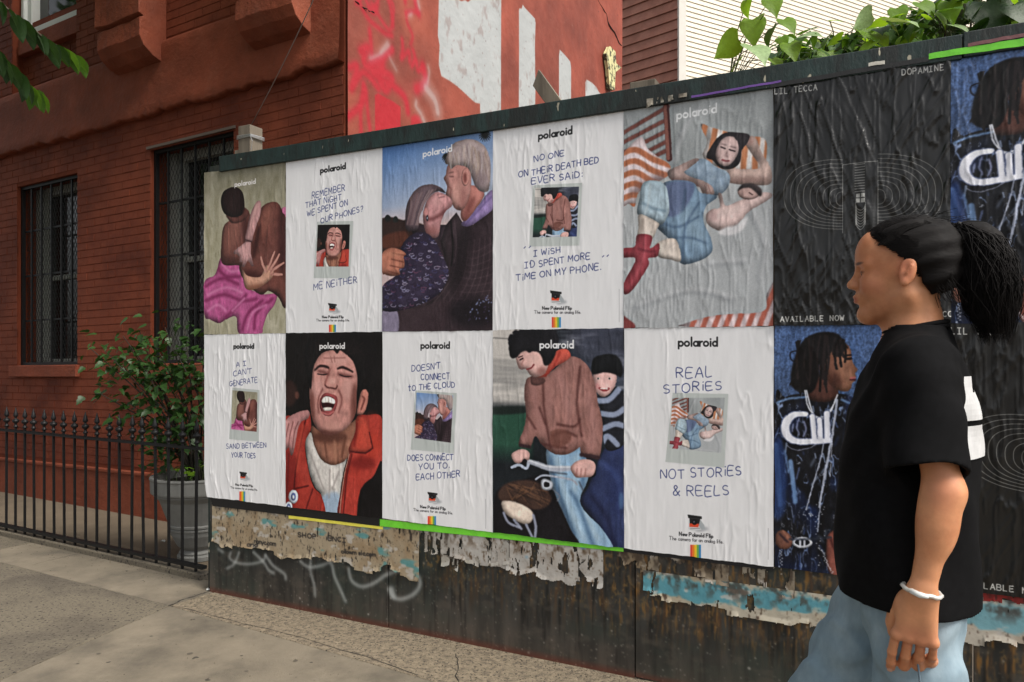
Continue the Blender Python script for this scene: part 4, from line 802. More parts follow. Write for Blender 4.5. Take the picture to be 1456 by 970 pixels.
slab('pavement', [SP(-1.83, cn), SP(-1.83, .0), SP(1.07 - .6, .0), SP(1.07 - .6, cn)], m_conc2)
slab('pavement', [SP(.47, cn), SP(.47, .0), fin, (h0[0] + .1, h0[1] + .1), J3, jx], m_conc)
slab('pavement', [SP(-9, 4.4), SP(-9, cn), jx, tuple(j2e)], m_conc2)
pt = jx; 
slab('pavement', [jx, tuple(far), tuple(far + dJ * 4.4), tuple(j2e)], m_conc)
slab('pavement', [jx, J3, (ha[0], ha[1]), (hb[0], hb[1]), tuple(far)], m_agg)
b = MB(); b.pbox(ST, -9, 9, -.14, .0, -4.15, -4.0)
kerb = MB(); P2 = Plane(*SP(0, 4.4)[:2], .876, -.482); kerb.pbox(ST, -12, 12, -.14, .005, 4.42, 4.57); kerb.obj('kerb', m_conc, bevel=.01, kind='structure')
b = MB(); b.pbox(ST, -30, 30, -.15, -.12, 4.58, 12); b.obj('road', m_asph, kind='structure')
# yard behind the fence, its concrete curb
b = MB(); b.pbox(ST, -9, 2.3, -.14, -.012, -1.9, -.055); b.obj('yard_paving', m_yard, kind='structure')
b = MB(); b.pbox(ST, -9, 2.26, -.13, .035, -.05, .03); b.obj('fence_curb', m_conc2, bevel=.006, kind='structure')

# ------------------------------------------------------------------ brick building
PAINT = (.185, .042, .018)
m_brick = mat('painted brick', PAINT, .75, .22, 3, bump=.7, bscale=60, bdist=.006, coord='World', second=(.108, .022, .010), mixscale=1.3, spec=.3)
m_joint = mat('painted mortar', (.150, .034, .015), .85, .2, 6, bump=.5, bscale=50, coord='World', spec=.2)
m_stone = mat('painted stone', (.195, .046, .021), .7, .3, 2.5, bump=.8, bscale=22, bdist=.012, coord='World', second=(.22, .065, .035), mixscale=4, mixlo=.5, mixhi=.75, spec=.3)
m_dark = mat('dark window void', (.006, .006, .007), .6)
m_glass = mat('window glass', (.01, .012, .013), .06, spec=.6)
m_jamb = mat('grey window frame', S2L((138, 140, 134)), .5, .1, 8)
m_white = mat('white window frame', S2L((205, 208, 206)), .45, .05, 8)
m_iron = mat('black iron', (.007, .007, .0075), .5, .3, 30, bump=.4, bscale=90, bdist=.001, spec=.3)
m_mesh = mat('grille wire', S2L((22, 22, 22)), .6)
bld = empty('brick_building', FA.at(0, 0), 'dark red painted brick building with barred windows behind the iron fence', 'building')
T0, T1 = -5.0, 3.164
w1a, w1t = FA.inv(24.7, 266); w1b = FA.inv(110.5, 245)[0]; W1 = (w1a, w1b, 1.235, w1t)
w2a, w2t = FA.inv(214, 213); W2 = (w2a, w2a + 1.01, 1.235, w2t)
bt0 = FA.inv(0, 226)[1]; bt1 = FA.inv(0, 142)[1]
u1a = FA.inv(17, 60)[0]; u1b = FA.inv(109, 60)[0]; U1 = (u1a, u1b, bt1 + .0, 6.4)
holes = [W1, W2, U1]
def cells(t0, t1, z0, z1, hs):
    ts = sorted({t0, t1} | {v for h in hs for v in h[:2] if t0 < v < t1}); zs = sorted({z0, z1} | {v for h in hs for v in h[2:] if z0 < v < z1})
    for a, c in zip(ts, ts[1:]):
        for d, e in zip(zs, zs[1:]):
            tm, zm = (a + c) / 2, (d + e) / 2
            if not any(h[0] < tm < h[1] and h[2] < zm < h[3] for h in hs): yield a, c, d, e
b = MB()
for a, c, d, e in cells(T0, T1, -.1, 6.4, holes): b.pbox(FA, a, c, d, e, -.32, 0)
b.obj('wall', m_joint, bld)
# bricks: running bond, clipped at openings
HB, LB = .0672, .2065
bricks = []
def brick_field(t0, t1, z0, z1, n0, hs):
    z = z0; row = 0
    while z + HB < z1 + .01:
        t = t0 - (LB / 2 if row % 2 else 0) - rng.uniform(0, .01)
        while t < t1:
            a, c = max(t, t0) + .0045, min(t + LB, t1) - .0045; d, e = z + .0045, min(z + HB, z1) - .0045
            segs = [(a, c)]
            for h in hs:
                if h[2] < (d + e) / 2 < h[3]:
                    ns = []
                    for (p, q) in segs:
                        if q <= h[0] or p >= h[1]: ns.append((p, q)); continue
                        if p < h[0]: ns.append((p, h[0]))
                        if q > h[1]: ns.append((h[1], q))
                    segs = ns
            for p, q in segs:
                if q - p > .02: bricks.append((p, q, d, e, n0, n0 + rng.uniform(.0015, .0055)))
            t += LB
        z += HB; row += 1
wt = FA.inv(100, 660)[1]
brick_field(T0, T1, wt + .03, bt0 - .01, 0, holes); brick_field(T0, T1, bt1 + .02, 6.35, 0, holes)
brick_field(U1[0] + .004, U1[1] - .004, bt1 + .02, 4.55, -.10, [])
def proj(p): return CX + F * p[0] / p[1], HY - F * (p[2] - CAM_H) / p[1]
def seen(p):
    x, y = proj(p)
    return 0 < x < 490 and 0 < y < 970 and (x < 292 or y < 500 - .162 * (x + 1371) )
scored = sorted(range(len(bricks)), key=lambda i: -((lambda p: (10 if seen(p) else 0) + 1 / p[1])(FA.at((bricks[i][0] + bricks[i][1]) / 2, bricks[i][2]))))
single = set(scored[:296]); rest = MB(); cache = {}
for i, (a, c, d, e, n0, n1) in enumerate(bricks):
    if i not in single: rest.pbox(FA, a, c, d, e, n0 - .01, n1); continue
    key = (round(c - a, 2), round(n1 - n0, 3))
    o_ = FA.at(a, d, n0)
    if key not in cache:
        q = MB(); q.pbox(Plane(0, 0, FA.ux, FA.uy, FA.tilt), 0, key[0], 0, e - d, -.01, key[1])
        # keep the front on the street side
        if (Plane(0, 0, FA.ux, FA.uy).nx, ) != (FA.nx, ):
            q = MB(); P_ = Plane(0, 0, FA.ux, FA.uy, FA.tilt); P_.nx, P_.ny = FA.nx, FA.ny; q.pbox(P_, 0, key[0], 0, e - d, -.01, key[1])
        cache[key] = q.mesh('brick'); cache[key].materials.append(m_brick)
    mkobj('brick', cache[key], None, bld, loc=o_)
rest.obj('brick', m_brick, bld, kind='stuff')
# recessed bay of the upper window
q = MB(); q.pbox(FA, U1[0] + .002, U1[1] - .002, bt1 + .002, 4.56, -.30, -.10); q.obj('spandrel', m_joint, bld)
us = FA.inv(60, 62)[1]
q = MB(); q.pbox(FA, U1[0] + .05, U1[1] - .003, us, us + .16, -.098, -.03); q.obj('window_sill', m_stone, bld, bevel=.006)
wz = us + .165
up = MB(); up.pbox(FA, U1[0] + .055, U1[1] - .005, wz, wz + .055, -.2, -.045)
up.pbox(FA, U1[0] + .055, U1[0] + .10, wz + .055, 6.3, -.2, -.055); up.pbox(FA, U1[1] - .05, U1[1] - .005, wz + .055, 6.3, -.2, -.055); up.pbox(FA, U1[0] + .10, U1[0] + .17, wz + .055, 6.3, -.2, -.09)
wo = up.obj('window', m_white, bld, bevel=.004)
q = MB(); q.pbox(FA, U1[0] + .165, U1[1] - .04, wz + .05, 6.3, -.19, -.17); q.obj('pane', m_glass, wo)
q = MB(); q.pbox(FA, U1[0] + .16, U1[1] - .04, wz + .05, wz + .085, -.168, -.12); q.obj('sash', m_dark, wo)
# belt course with a ragged lower edge
W_, H_ = 460, 14
tt = np.linspace(T0, T1 + .0, W_); V = np.zeros((H_, W_, 3)); rag = (vnoise(1, W_, 1, 9, 5, 3)[0] - .5) * .05 + (vnoise(1, W_, 1, 3, 6, 1)[0] - .5) * .012
prof = [(0.0, 0), (.03, -.002), (.058, .000), (.066, .012), (.055, .09), (.05, .2), (.048, .3), (.048, .4), (.05, .5), (.046, .55), (.03, .575), (.012, .585), (.004, .59), (0, .59)]
nn = vnoise(H_, W_, 3, 12, 9, 3)
for j, (n_, z_) in enumerate(prof):
    zz = bt0 + z_ * (bt1 - bt0) / .585 + (rag if j < 4 else rag * max(0, 1 - (j - 3) / 3))
    for i in range(W_): V[j, i] = FA.at(tt[i], zz[i], n_ + (.008 * (nn[j, i] - .5) if 0 < j < 13 else 0) + (.004 if j in (0, 13) else 0) * 0)
bo = mkobj('belt_course', grid_mesh('belt_course', V), m_stone, bld)
# water table
q = MB()
for a, c in ((T0, T1),): q.pbox(FA, a, c, -.1, wt - .03, .002, .035); q.pbox(FA, a, c, wt - .0299, wt + .002, .002, .05)
q.obj('water_table', m_stone, bld, bevel=.008)
# sills
for Wn in (W1, W2):
    q = MB(); q.pbox(FA, Wn[0] - .06, Wn[1] + .05, Wn[2] - .105, Wn[2] - .001, .009, .05); q.pbox(FA, Wn[0] + .004, Wn[1] - .004, Wn[2] - .1, Wn[2] + .002, -.2, .0089); q.obj('window_sill', m_stone, bld, bevel=.005)
# stone brackets
def bracket(pxa, pxb, zb, n=.23):
    Pn = Plane(FA.x0 + FA.nx * n, FA.y0 + FA.ny * n, FA.ux, FA.uy, FA.tilt); a, c = Pn.inv(pxa, 60)[0], Pn.inv(pxb, 60)[0]
    prof = [(0, zb - .09), (.05, zb - .085), (.12, zb - .06), (.19, zb - .01), (n, zb + .06), (n - .004, zb + .20), (n - .03, zb + .213), (n - .03, zb + .225), (n + .012, zb + .238), (n + .012, zb + .5), (n - .02, zb + .513), (n - .02, zb + .525), (n + .02, zb + .54), (n + .02, 6.3), (0, 6.3)]
    b = MB(); K = 9; k = len(prof); nz = vnoise(k, K, 2, 2, int(pxa), 2)
    for i in range(K):
        t = a + (c - a) * i / (K - 1)
        for j, (n_, z_) in enumerate(prof): b.v.append(FA.at(t, z_ + .012 * (nz[j, i] - .5), n_ + (.02 * (nz[j, i] - .5) if n_ > 0 else 0)))
    for i in range(K - 1):
        for j in range(k - 1): b.f.append((i * k + j, (i + 1) * k + j, (i + 1) * k + j + 1, i * k + j + 1))
    b.f.append(tuple(range(k))); b.f.append(tuple((K - 1) * k + j for j in reversed(range(k))))
    return b.obj('stone_bracket', m_stone, bld, bevel=.006)
bracket(137, 199, FA.inv(150, 105)[1]); bracket(334, 414, FA.inv(350, 66)[1])
# windows with security grilles
def barred(Wn, seed):
    a, c, d, e = Wn; w_ = c - a
    fr = MB(); fr.pbox(FA, a + .003, a + .10, d + .003, e - .003, -.26, -.17); fr.pbox(FA, a + .1005, a + .17, d + .003, e - .003, -.26, -.20); fr.pbox(FA, c - .07, c - .003, d + .003, e - .003, -.26, -.17)
    fr.pbox(FA, a + .171, c - .071, e - .08, e - .003, -.26, -.18); fr.pbox(FA, a + .171, c - .071, d + .003, d + .06, -.26, -.18)
    fo = fr.obj('window', m_jamb, bld)
    mid = d + (e - d) * .49
    q = MB(); q.pbox(FA, a + .171, c - .071, mid - .02, mid + .025, -.255, -.205); q.obj('sash', m_jamb, fo)
    for z0_, z1_ in ((d + .06, mid - .021), (mid + .026, e - .081)): q = MB(); q.pbox(FA, a + .17, c - .07, z0_, z1_, -.25, -.235); q.obj('pane', m_glass, fo)
    q = MB(); q.pbox(FA, a - .05, c + .05, d - .05, e + .05, -.35, -.325); q.obj('window_back', m_dark, bld)
    g = MB(); g.pbox(FA, a + .002, a + .032, d + .002, e - .002, -.06, -.03); g.pbox(FA, c - .032, c - .002, d + .002, e - .002, -.06, -.03); g.pbox(FA, a + .032, c - .032, e - .03, e - .002, -.06, -.03); g.pbox(FA, a + .032, c - .032, d + .002, d + .03, -.06, -.03)
    go = g.obj('window_grille', m_iron, bld)
    for i in range(1, 6):
        q = MB(); t = a + w_ * i / 6; q.pbox(FA, t - .007, t + .007, d + .03, e - .03, -.052, -.038); q.obj('bar', m_iron, go)
    for i in range(1, 4):
        q = MB(); z = d + (e - d) * i / 4; q.pbox(FA, a + .032, c - .032, z - .008, z + .008, -.067, -.0525); q.obj('bar', m_iron, go)
    q = MB(); st_ = .042; r = .0022
    A, C_, D, E_ = a + .03, c - .03, d + .03, e - .03; sl = 1.9; off = -(C_ - A) * sl
    while off < E_ - D:
        for sg in (1, -1):
            # z = D+off + sl*(x-A) or mirrored
            x0, x1 = A, C_; z0 = D + off; z1 = z0 + sl * (x1 - x0)
            lo = max(0, (D - z0) / sl); hi = min(x1 - x0, (E_ - z0) / sl)
            if hi <= lo: continue
            xa, xb = (A + lo, A + hi) if sg > 0 else (C_ - lo, C_ - hi); za, zb_ = z0 + sl * lo, z0 + sl * hi; n_ = -.072 - (.0 if sg > 0 else .004)
            q.tube([FA.at(xa, za, n_), FA.at(xb, zb_, n_)], r, 3, False)
        off += st_ * sl
    q.obj('wire_mesh', m_mesh, go, kind='stuff')
barred(W1, 1); barred(W2, 2)
# thin trim over the second window
q = MB(); q.pbox(FA, W2[0] - .03, W2[1] + .03, W2[3] + .001, W2[3] + .022, .009, .02); q.obj('window_trim', mat('dull grey trim', S2L((96, 84, 76)), .6), bld)

# painted side wall: stucco sheet with painted letters and spray
SW, SH_ = 900, 780
s0, s1, z0, z1 = 0.0, 5.2, 1.0, 6.4
A_ = Cv(SW, SH_, (180, 84, 62), crop_T(SI, 480, 0, 2.912, s0, s1, z0, z1, SW, SH_))
n1_ = vnoise(SH_, SW, 70, 60, 71, 5)[..., None]; n2_ = vnoise(SH_, SW, 12, 10, 72, 3)[..., None]
A_.a = np.clip(A_.a * (.78 + .44 * n1_) + (n2_ - .5) * .07 + (n1_ - .5) * np.array([.02, .05, .05]), 0, 1)
def B_(fn):
    T_ = A_.T; A_.T = crop_T(SI, 480, 0, 4.62, s0, s1, z0, z1, SW, SH_); fn(); A_.T = T_
sg_ = []
for q in ([(408, -60), (405, 60), (403, 150), (410, 190), (407, 270), (418, 318), (450, 336), (480, 358), (505, 380), (535, 408), (558, 428), (578, 432), (580, 640), (667, 640), (666, 200), (667, -60)],
          [(740, 45), (742, 38), (752, 38), (756, 22), (764, 34), (790, 62), (806, 80), (809, 96), (806, 190), (809, 380), (806, 640), (740, 640)],
          [(907, 232), (910, 208), (928, 226), (946, 246), (955, 258), (958, 284), (956, 640), (908, 640)], [(1017, 342), (1022, 332), (1044, 344), (1062, 362), (1074, 384), (1092, 400), (1092, 640), (1017, 640)]):
    m = A_.poly(q, (226, 230, 230), 0, smooth=False); sg_.append(m)
wm = np.clip(sum(sg_), 0, 1); wear = np.clip((vnoise(SH_, SW, 16, 12, 75, 4) - .62) * 8, 0, 1); A_.put(wm * wear * .45, (176, 150, 144)); A_.a *= (1 - .10 * wm * (n1_[..., 0] - .3))[..., None]
A_.poly([(470, -20), (488, 0), (500, 8), (515, 4), (530, 10), (545, -20)], (178, 70, 52), 0)
def spray():
    R = (226, 30, 52)
    A_.ell(290, 420, 150, 160, (150, 60, 50), 24, .35); A_.ell(470, 585, 62, 26, (206, 50, 62), 12, .4)
    A_.poly([(225, 630), (245, 618), (300, 648), (340, 668), (395, 706), (398, 980), (228, 980)], (222, 28, 46), 0, smooth=False); A_.poly([(464, 772), (490, 756), (520, 766), (545, 830), (545, 980), (464, 980)], (222, 40, 52), 1, smooth=False)
    for q, r in (([(110, 0), (150, 80), (190, 140), (250, 190), (300, 230), (340, 240)], 3.4), ([(200, 20), (240, 90), (290, 170), (330, 200), (350, 60), (330, 10)], 2.6), ([(190, 200), (200, 300), (205, 370)], 4), ([(160, 0), (200, 60), (240, 30)], 3),
                 ([(430, 90), (470, 80), (520, 90)], 3), ([(430, 90), (440, 160), (475, 240), (460, 300)], 2.2), ([(405, 262), (410, 330), (400, 390), (450, 340), (455, 410)], 3.6), ([(475, 330), (490, 380), (470, 440), (500, 400), (510, 470), (550, 440)], 3.6),
                 ([(130, 340), (180, 320), (150, 400), (200, 440), (340, 330)], 6), ([(60, 450), (110, 440), (70, 590), (150, 480), (250, 590)], 5), ([(280, 480), (340, 520), (300, 600), (260, 540), (330, 560), (420, 640), (445, 740)], 6),
                 ([(150, 560), (160, 620), (130, 700), (50, 770)], 5), ([(150, 570), (130, 720), (135, 900)], 3.4), ([(165, 600), (180, 760), (195, 870)], 3.2), ([(200, 420), (270, 400), (260, 470), (210, 480), (260, 510)], 7), ([(540, 440), (560, 540), (500, 590)], 8),
                 ([(100, 30), (130, 0)], 3), ([(480, -40), (500, 60), (515, 100)], 5), ([(420, -30), (425, 20)], 4), ([(250, -40), (230, 90), (180, 60)], 3), ([(300, -30), (330, 60), (345, 180)], 3.4)):
        A_.line(q, R, r * 1.1, 3, .35, None, True); A_.line(q, R, r * .62, 1, .9, None, True)
    for q, r in (([(190, 390), (260, 360), (320, 300)], 5), ([(450, 110), (470, 96)], 5), ([(575, 440), (585, 480), (570, 560)], 5), ([(500, 670), (495, 700), (530, 750)], 7), ([(560, 580), (620, 660), (640, 740)], 16), ([(540, 780), (560, 820), (600, 880)], 8), ([(320, 380), (370, 470)], 4), ([(310, 280), (260, 350)], 4), ([(505, 0), (520, 60)], 6)):
        A_.line(q, (225, 205, 205), r * .8, 5, .34, None, True); A_.line(q, (232, 220, 220), r * .28, 1, .55, None, True)
B_(spray)
for i in range(500): A_.ell(rng.uniform(0, 1200), rng.uniform(-60, 560), rng.uniform(.8, 2.4), rng.uniform(.8, 2.4), ((70, 30, 24), (190, 150, 130), (110, 46, 36))[i % 3], 0, .5)
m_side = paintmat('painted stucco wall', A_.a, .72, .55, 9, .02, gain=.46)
SGH, SGW = 120, 160
V = np.zeros((SGH, SGW, 3)); dn = vnoise(SGH, SGW, 22, 22, 81, 4); ts = np.linspace(.0, 5.16, SGW); zs = np.linspace(-.1, 6.4, SGH)
cr = [FA and SI.inv(*p) for p in ((842, -8), (853, 12), (859, 20), (862, 36), (870, 48), (882, 66))]
for j in range(SGH):
    for i in range(SGW): V[j, i] = SI.at(ts[i], zs[j], .028 + .012 * (dn[j, i] - .5))
me = grid_mesh('side_wall', V); uv_by(me, plane_uv(SI, s0, s1, z0, z1)); mkobj('side_wall', me, m_side, bld)
q = MB(); q.pbox(SI, .33, 5.16, -.1, 6.39, -.2, .0); q.pbox(SI, 5.14, 5.16, -.1, 6.4, -6, .02); q.obj('rear_wall', m_joint, bld)
m_crack = mat('crack', (.02, .008, .006), 1)
def crack(pl, pts, r, n):
    q = MB(); P3 = []
    for p in pts: t, z = pl.inv(*p); P3.append(Vector(pl.at(t, z, n)))
    k = []
    for a, c in zip(P3, P3[1:]):
        for f in (0, .33, .66): k.append(a.lerp(c, f) + Vector((rng.normal(0, .006), 0, rng.normal(0, .006))))
    k.append(P3[-1]); q.tube(k, [r * rng.uniform(.5, 1.2) for _ in k], 4); q.obj('crack', m_crack, bld)
crack(SI, [(842, -8), (853, 12), (859, 20), (862, 36), (870, 48), (881, 66)], .012, .026)
crack(SI, [(500, 4), (512, 12), (520, 17), (528, 20)], .006, .026)

# ------------------------------------------------------------------ clapboard house behind
HB_ = Plane(3.327, 14.6, .8906, .4548, -.0153); BR = Plane(3.327, 14.6, .703, -.711, .0153)
BR = Plane(3.327, 14.6, -.703, .711, .0239)
m_cream = mat('cream siding', S2L((214, 205, 186)), .6, .07, 3, coord='World', bump=.1, bscale=20)
m_brown = mat('brown siding', (.27, .105, .068), .6, .16, 5, coord='World', bump=.25, bscale=25, second=(.33, .14, .095), mixscale=2)
m_corner = mat('grey corner board', S2L((196, 192, 184)), .6, .06, 5)
hs = empty('clapboard_house', HB_.at(0, 0), 'house with cream clapboard on one side and brown clapboard on the other', 'house')
def boards(P, t0, t1, exp, m, z0=0.0, z1=10.0, prd=.022):
    b = MB(); b.pbox(P, t0, t1, -.1, z1, -.25, 0); b.obj('wall', m, hs)
    base = None; z = z0
    while z < z1:
        if base is None:
            q = MB(); zz = z + exp - .004
            q.box8([P.at(t0, z, prd), P.at(t1, z, prd), P.at(t1, z, .001), P.at(t0, z, .001), P.at(t0, zz, .006), P.at(t1, zz, .006), P.at(t1, zz, .001), P.at(t0, zz, .001)])
            base = q.mesh('clapboard'); base.materials.append(m); zb = z
        o_ = mkobj('clapboard', base, None, hs); o_.location.z += z - zb; z += exp
boards(HB_, .0, 17, .1, m_cream, z1=11.5); boards(BR, .0, 4, .2, m_brown, z1=11.5, prd=.035)
q = MB(); q.pbox(HB_, -.03, .14, -.1, 11.5, .001, .05); q.pbox(HB_, .1405, .165, -.1, 11.5, .001, .03); q.obj('corner_board', m_corner, hs)
# ------------------------------------------------------------------ hoarding
m_ply_edge = mat('plywood edge', S2L((96, 74, 54)), .85, .2, 20)
m_green = mat('green painted board', S2L((24, 44, 42)), .6, .45, 16, stretch=(1, 1, .35), bump=.8, bscale=50, bdist=.004, second=S2L((20, 26, 24)), mixscale=9, mixlo=.48, mixhi=.58, spots=(S2L((176, 170, 150)), 34, .70))
m_wood = mat('weathered wood', S2L((118, 108, 94)), .85, .3, 18, stretch=(1, 1, .08), bump=.7, bscale=50, bdist=.004, second=S2L((78, 70, 60)), mixscale=9)
ho = empty('hoarding', HO.at(1.5, 0), 'dark green plywood hoarding along the pavement, pasted over with posters', 'hoarding')
LW, LH = 1700, 210
bs0, bs1, bz0, bz1 = -.05, 6.4, -.02, .78
Lc = Cv(LW, LH, (48, 48, 46), crop_T(HO, 290, 700, 4.697, bs0, bs1, bz0, bz1, LW, LH))
na = vnoise(LH, LW, 60, 12, 91, 4); nb = vnoise(LH, LW, 26, 3, 92, 3); nc = vnoise(LH, LW, 40, 90, 93, 4); zz = np.linspace(bz1, bz0, LH)[:, None] * np.ones((1, LW)); ss = np.linspace(bs0, bs1, LW)[None] * np.ones((LH, 1))
Lc.a = np.clip(Lc.a * (.55 + .9 * na)[..., None], 0, 1)
Lc.put(np.clip((nc - .42) * 3, 0, 1) * .75, (20, 36, 33))
Lc.put(np.clip((nb - .5) * 4, 0, 1) * np.clip((ss - 1.1) / .8, 0, .8) * np.clip((zz - .12) / .18, 0, 1) * .75, (84, 54, 30))
Lc.put(np.clip((vnoise(LH, LW, 18, 2.2, 96, 3) - .60) * 7, 0, 1) * np.clip((ss - 2.1) / .3, .12, 1) * np.clip((zz - .14) / .14, 0, 1) * .75, (138, 96, 44))
Lc.put(np.clip((vnoise(LH, LW, 50, 4, 94, 3) - .58) * 6, 0, 1) * .7, (14, 15, 15))
Lc.put(np.clip((nc - .5) * 5, 0, 1) * .35, (62, 66, 60)); Lc.put(np.clip((vnoise(LH, LW, 9, 14, 97, 4) - .56) * 6, 0, 1) * .4, (84, 78, 70)); Lc.put(np.clip((.24 - zz) / .2, 0, 1) * (.1 + .7 * na), (92, 80, 70)); Lc.put(np.clip((vnoise(LH, LW, 5, 3, 98, 3) - .62) * 8, 0, 1) * np.clip((ss - .9) / .5, 0, .7) * np.clip((zz - .2) / .15, 0, 1), (120, 92, 52)); Lc.put(np.clip((.035 - zz) / .03, 0, 1) * .7, (98, 48, 36))
for i in range(2600):
    x, y = rng.uniform(0, LW), LH * (1 - rng.uniform(0, 1) ** 1.5 * .75); r = rng.uniform(.3, .85); T_ = Lc.T; Lc.T = lambda a, b_: (a, b_); Lc.line([(x, y), (x + .4, y + .3)], ((200, 196, 188), (150, 140, 130), (110, 100, 90))[i % 3], r * (1.6 if i % 23 == 0 else .8), 0, .55); Lc.T = T_
for q, r in (([(180, 400), (170, 440), (215, 470), (300, 480), (390, 460), (410, 420)], 3), ([(150, 510), (200, 480), (235, 400)], 3), ([(330, 400), (400, 470), (430, 520), (465, 540)], 4), ([(410, 420), (460, 490), (535, 545), (545, 580)], 4), ([(640, 460), (700, 500), (780, 490), (850, 460), (900, 440)], 3.4), ([(715, 400), (710, 520), (735, 620), (740, 690)], 3.4),
             ([(800, 410), (850, 480), (870, 560), (910, 650), (945, 730)], 4), ([(965, 510), (985, 590), (1050, 630), (1130, 610), (1220, 550), (1300, 525)], 4), ([(1235, 650), (1260, 700), (1320, 715), (1400, 680), (1440, 620), (1430, 560)], 4.4), ([(95, 380), (125, 400)], 4), ([(1250, 650), (1262, 690)], 8)):
    Lc.line(q, (170, 176, 176), r * .8, 2, .25, None, True); Lc.line(q, (190, 194, 192), r * .42, 1, .6, None, True)
m_ply = paintmat('dark painted plywood', Lc.a, .5, .7, 30, .003, spec=.35, stretch=(1, 1, .3))
joints = [.03] + [HO.inv(x, y)[0] for x, y in ((552, 880), (903, 950), (1384, 900))] + [4.93, 6.3]
for k, (a, c) in enumerate(zip(joints, joints[1:])):
    q = MB(); zb = (.0, .004, .012, .006, 0)[k] - .005
    q.pbox(HO, a + .002, c - .003, zb, 2.40, -.02, -.001 - .002 * (k % 2)); me = q.mesh('plywood_sheet'); uv_by(me, plane_uv(HO, bs0, bs1, bz0, bz1)); me.materials.append(m_ply); mkobj('plywood_sheet', me, None, ho, bevel=.0015)
rj = HO.inv(1368, 60)[0]
q = MB(); q.pbox(HO, .13, rj - .002, 2.355, 2.44, -.02, .022); q.obj('top_rail', m_green, ho, bevel=.003)
q = MB(); q.pbox(HO, rj + .002, 6.3, 2.36, 2.445, -.02, .024); q.obj('top_rail', m_green, ho, bevel=.003)
q = MB(); q.pbox(HO, .1, 6.3, 2.441, 2.455, -.05, -.0205); q.obj('rail_cap', m_green, ho)
for x, top, w_, n_ in ((336, 2.56, .088, 'a'), (908, 2.49, .11, 'b')):
    t, z_ = HO.inv(x, 200 if n_ == 'a' else 120); q = MB(); q.pbox(HO, t - w_ / 2, t + w_ / 2, -.1, z_ + (.10 if n_ == 'a' else .035), -.15, -.055)
    if n_ == 'a': q.pbox(HO, t - w_ / 2 - .035, t - w_ / 2 - .002, -.1, z_ - .03, -.13, -.06)
    po = q.obj('post', m_wood, ho, bevel=.003)
    if n_ == 'a':
        q = MB()
        for k in range(3):
            zz_ = z_ + .028 + .008 * k; L_ = [HO.at(t + dx, zz_ + dz, n2) for dx, dz, n2 in ((-w_ / 2 - .006, -.006, -.15), (-w_ / 2 - .004, 0, -.05), (w_ / 2 + .01, .004 - .003 * k, -.05), (w_ / 2 + .012, .001, -.15))]; q.tube(L_, .0025, 5)
        q.tube([HO.at(t + w_ / 2 + .01, z_ + .03, -.05), HO.at(t + w_ / 2 + .03, z_ - .0, -.045), HO.at(t + w_ / 2 + .015, z_ - .05, -.05)], .002, 4); q.obj('wire_tie', mat('galvanised wire', (.5, .5, .5), .35, metal=.8), ho)
for t in (1.9, 3.2, 4.4, 5.6): q = MB(); q.pbox(HO, t, t + .09, -.1, 2.36, -.115, -.025); q.obj('post', m_wood, ho)
q = MB(); q.pbox(HO, .0, .028, .0, 2.36, -.14, -.02); q.obj('end_board', m_green, ho)
# splintered offcut leaning up behind the rail
t, z_ = HO.inv(772, 150); B0 = Vector(HO.at(t, z_ - .25, -.09)); dv = (Vector(HO.at(HO.inv(765, 112)[0] - .02, HO.inv(765, 112)[1], -.09)) - Vector(HO.at(HO.inv(790, 156)[0], HO.inv(790, 156)[1], -.09))).normalized(); sx = Vector((HO.ux, HO.uy, 0)); sx = (sx - dv * sx.dot(dv)).normalized(); nn_ = Vector((HO.nx, HO.ny, 0))
p0 = Vector(HO.at(HO.inv(790, 156)[0], HO.inv(790, 156)[1], -.09)) - dv * .9; q = MB(); vv = []
for d_, h_ in ((0, 0), (1.12, 1.06)):
    for a_, b_ in ((-.032, .012), (.032, .012), (.032, -.012), (-.032, -.012)): vv.append(p0 + dv * (d_ + (0 if not d_ else (.03 if a_ > 0 else -.01))) + sx * a_ + nn_ * b_)
q.box8(vv); o_ = q.obj('wood_offcut', m_wood, None, bevel=.002, label='grey weathered board sticking up at a tilt behind the green rail', category='board')
# peeling painted fragment on the side wall
q = MB(); FR = [(858, 68), (866, 76), (867, 92), (874, 98), (866, 104), (865, 130), (858, 127), (856, 100), (853, 78)]; pp = [SI.inv(*p) for p in FR]; k = len(pp)
q.add([SI.at(t, z, .045) for t, z in pp] + [SI.at(t, z, .085) for t, z in pp], [tuple(range(k)), tuple(reversed(range(k, 2 * k)))] + [(i, (i + 1) % k, (i + 1) % k + k, i + k) for i in range(k)])
q.obj('wall_fragment', mat('peeling cream paint', S2L((196, 190, 140)), .7, .2, 12, second=S2L((60, 60, 44)), mixscale=14, mixlo=.5, mixhi=.56, bump=.6, bscale=30), None, bevel=.004, label='narrow strip of peeling cream and green painted wood on the red side wall', category='wood strip')

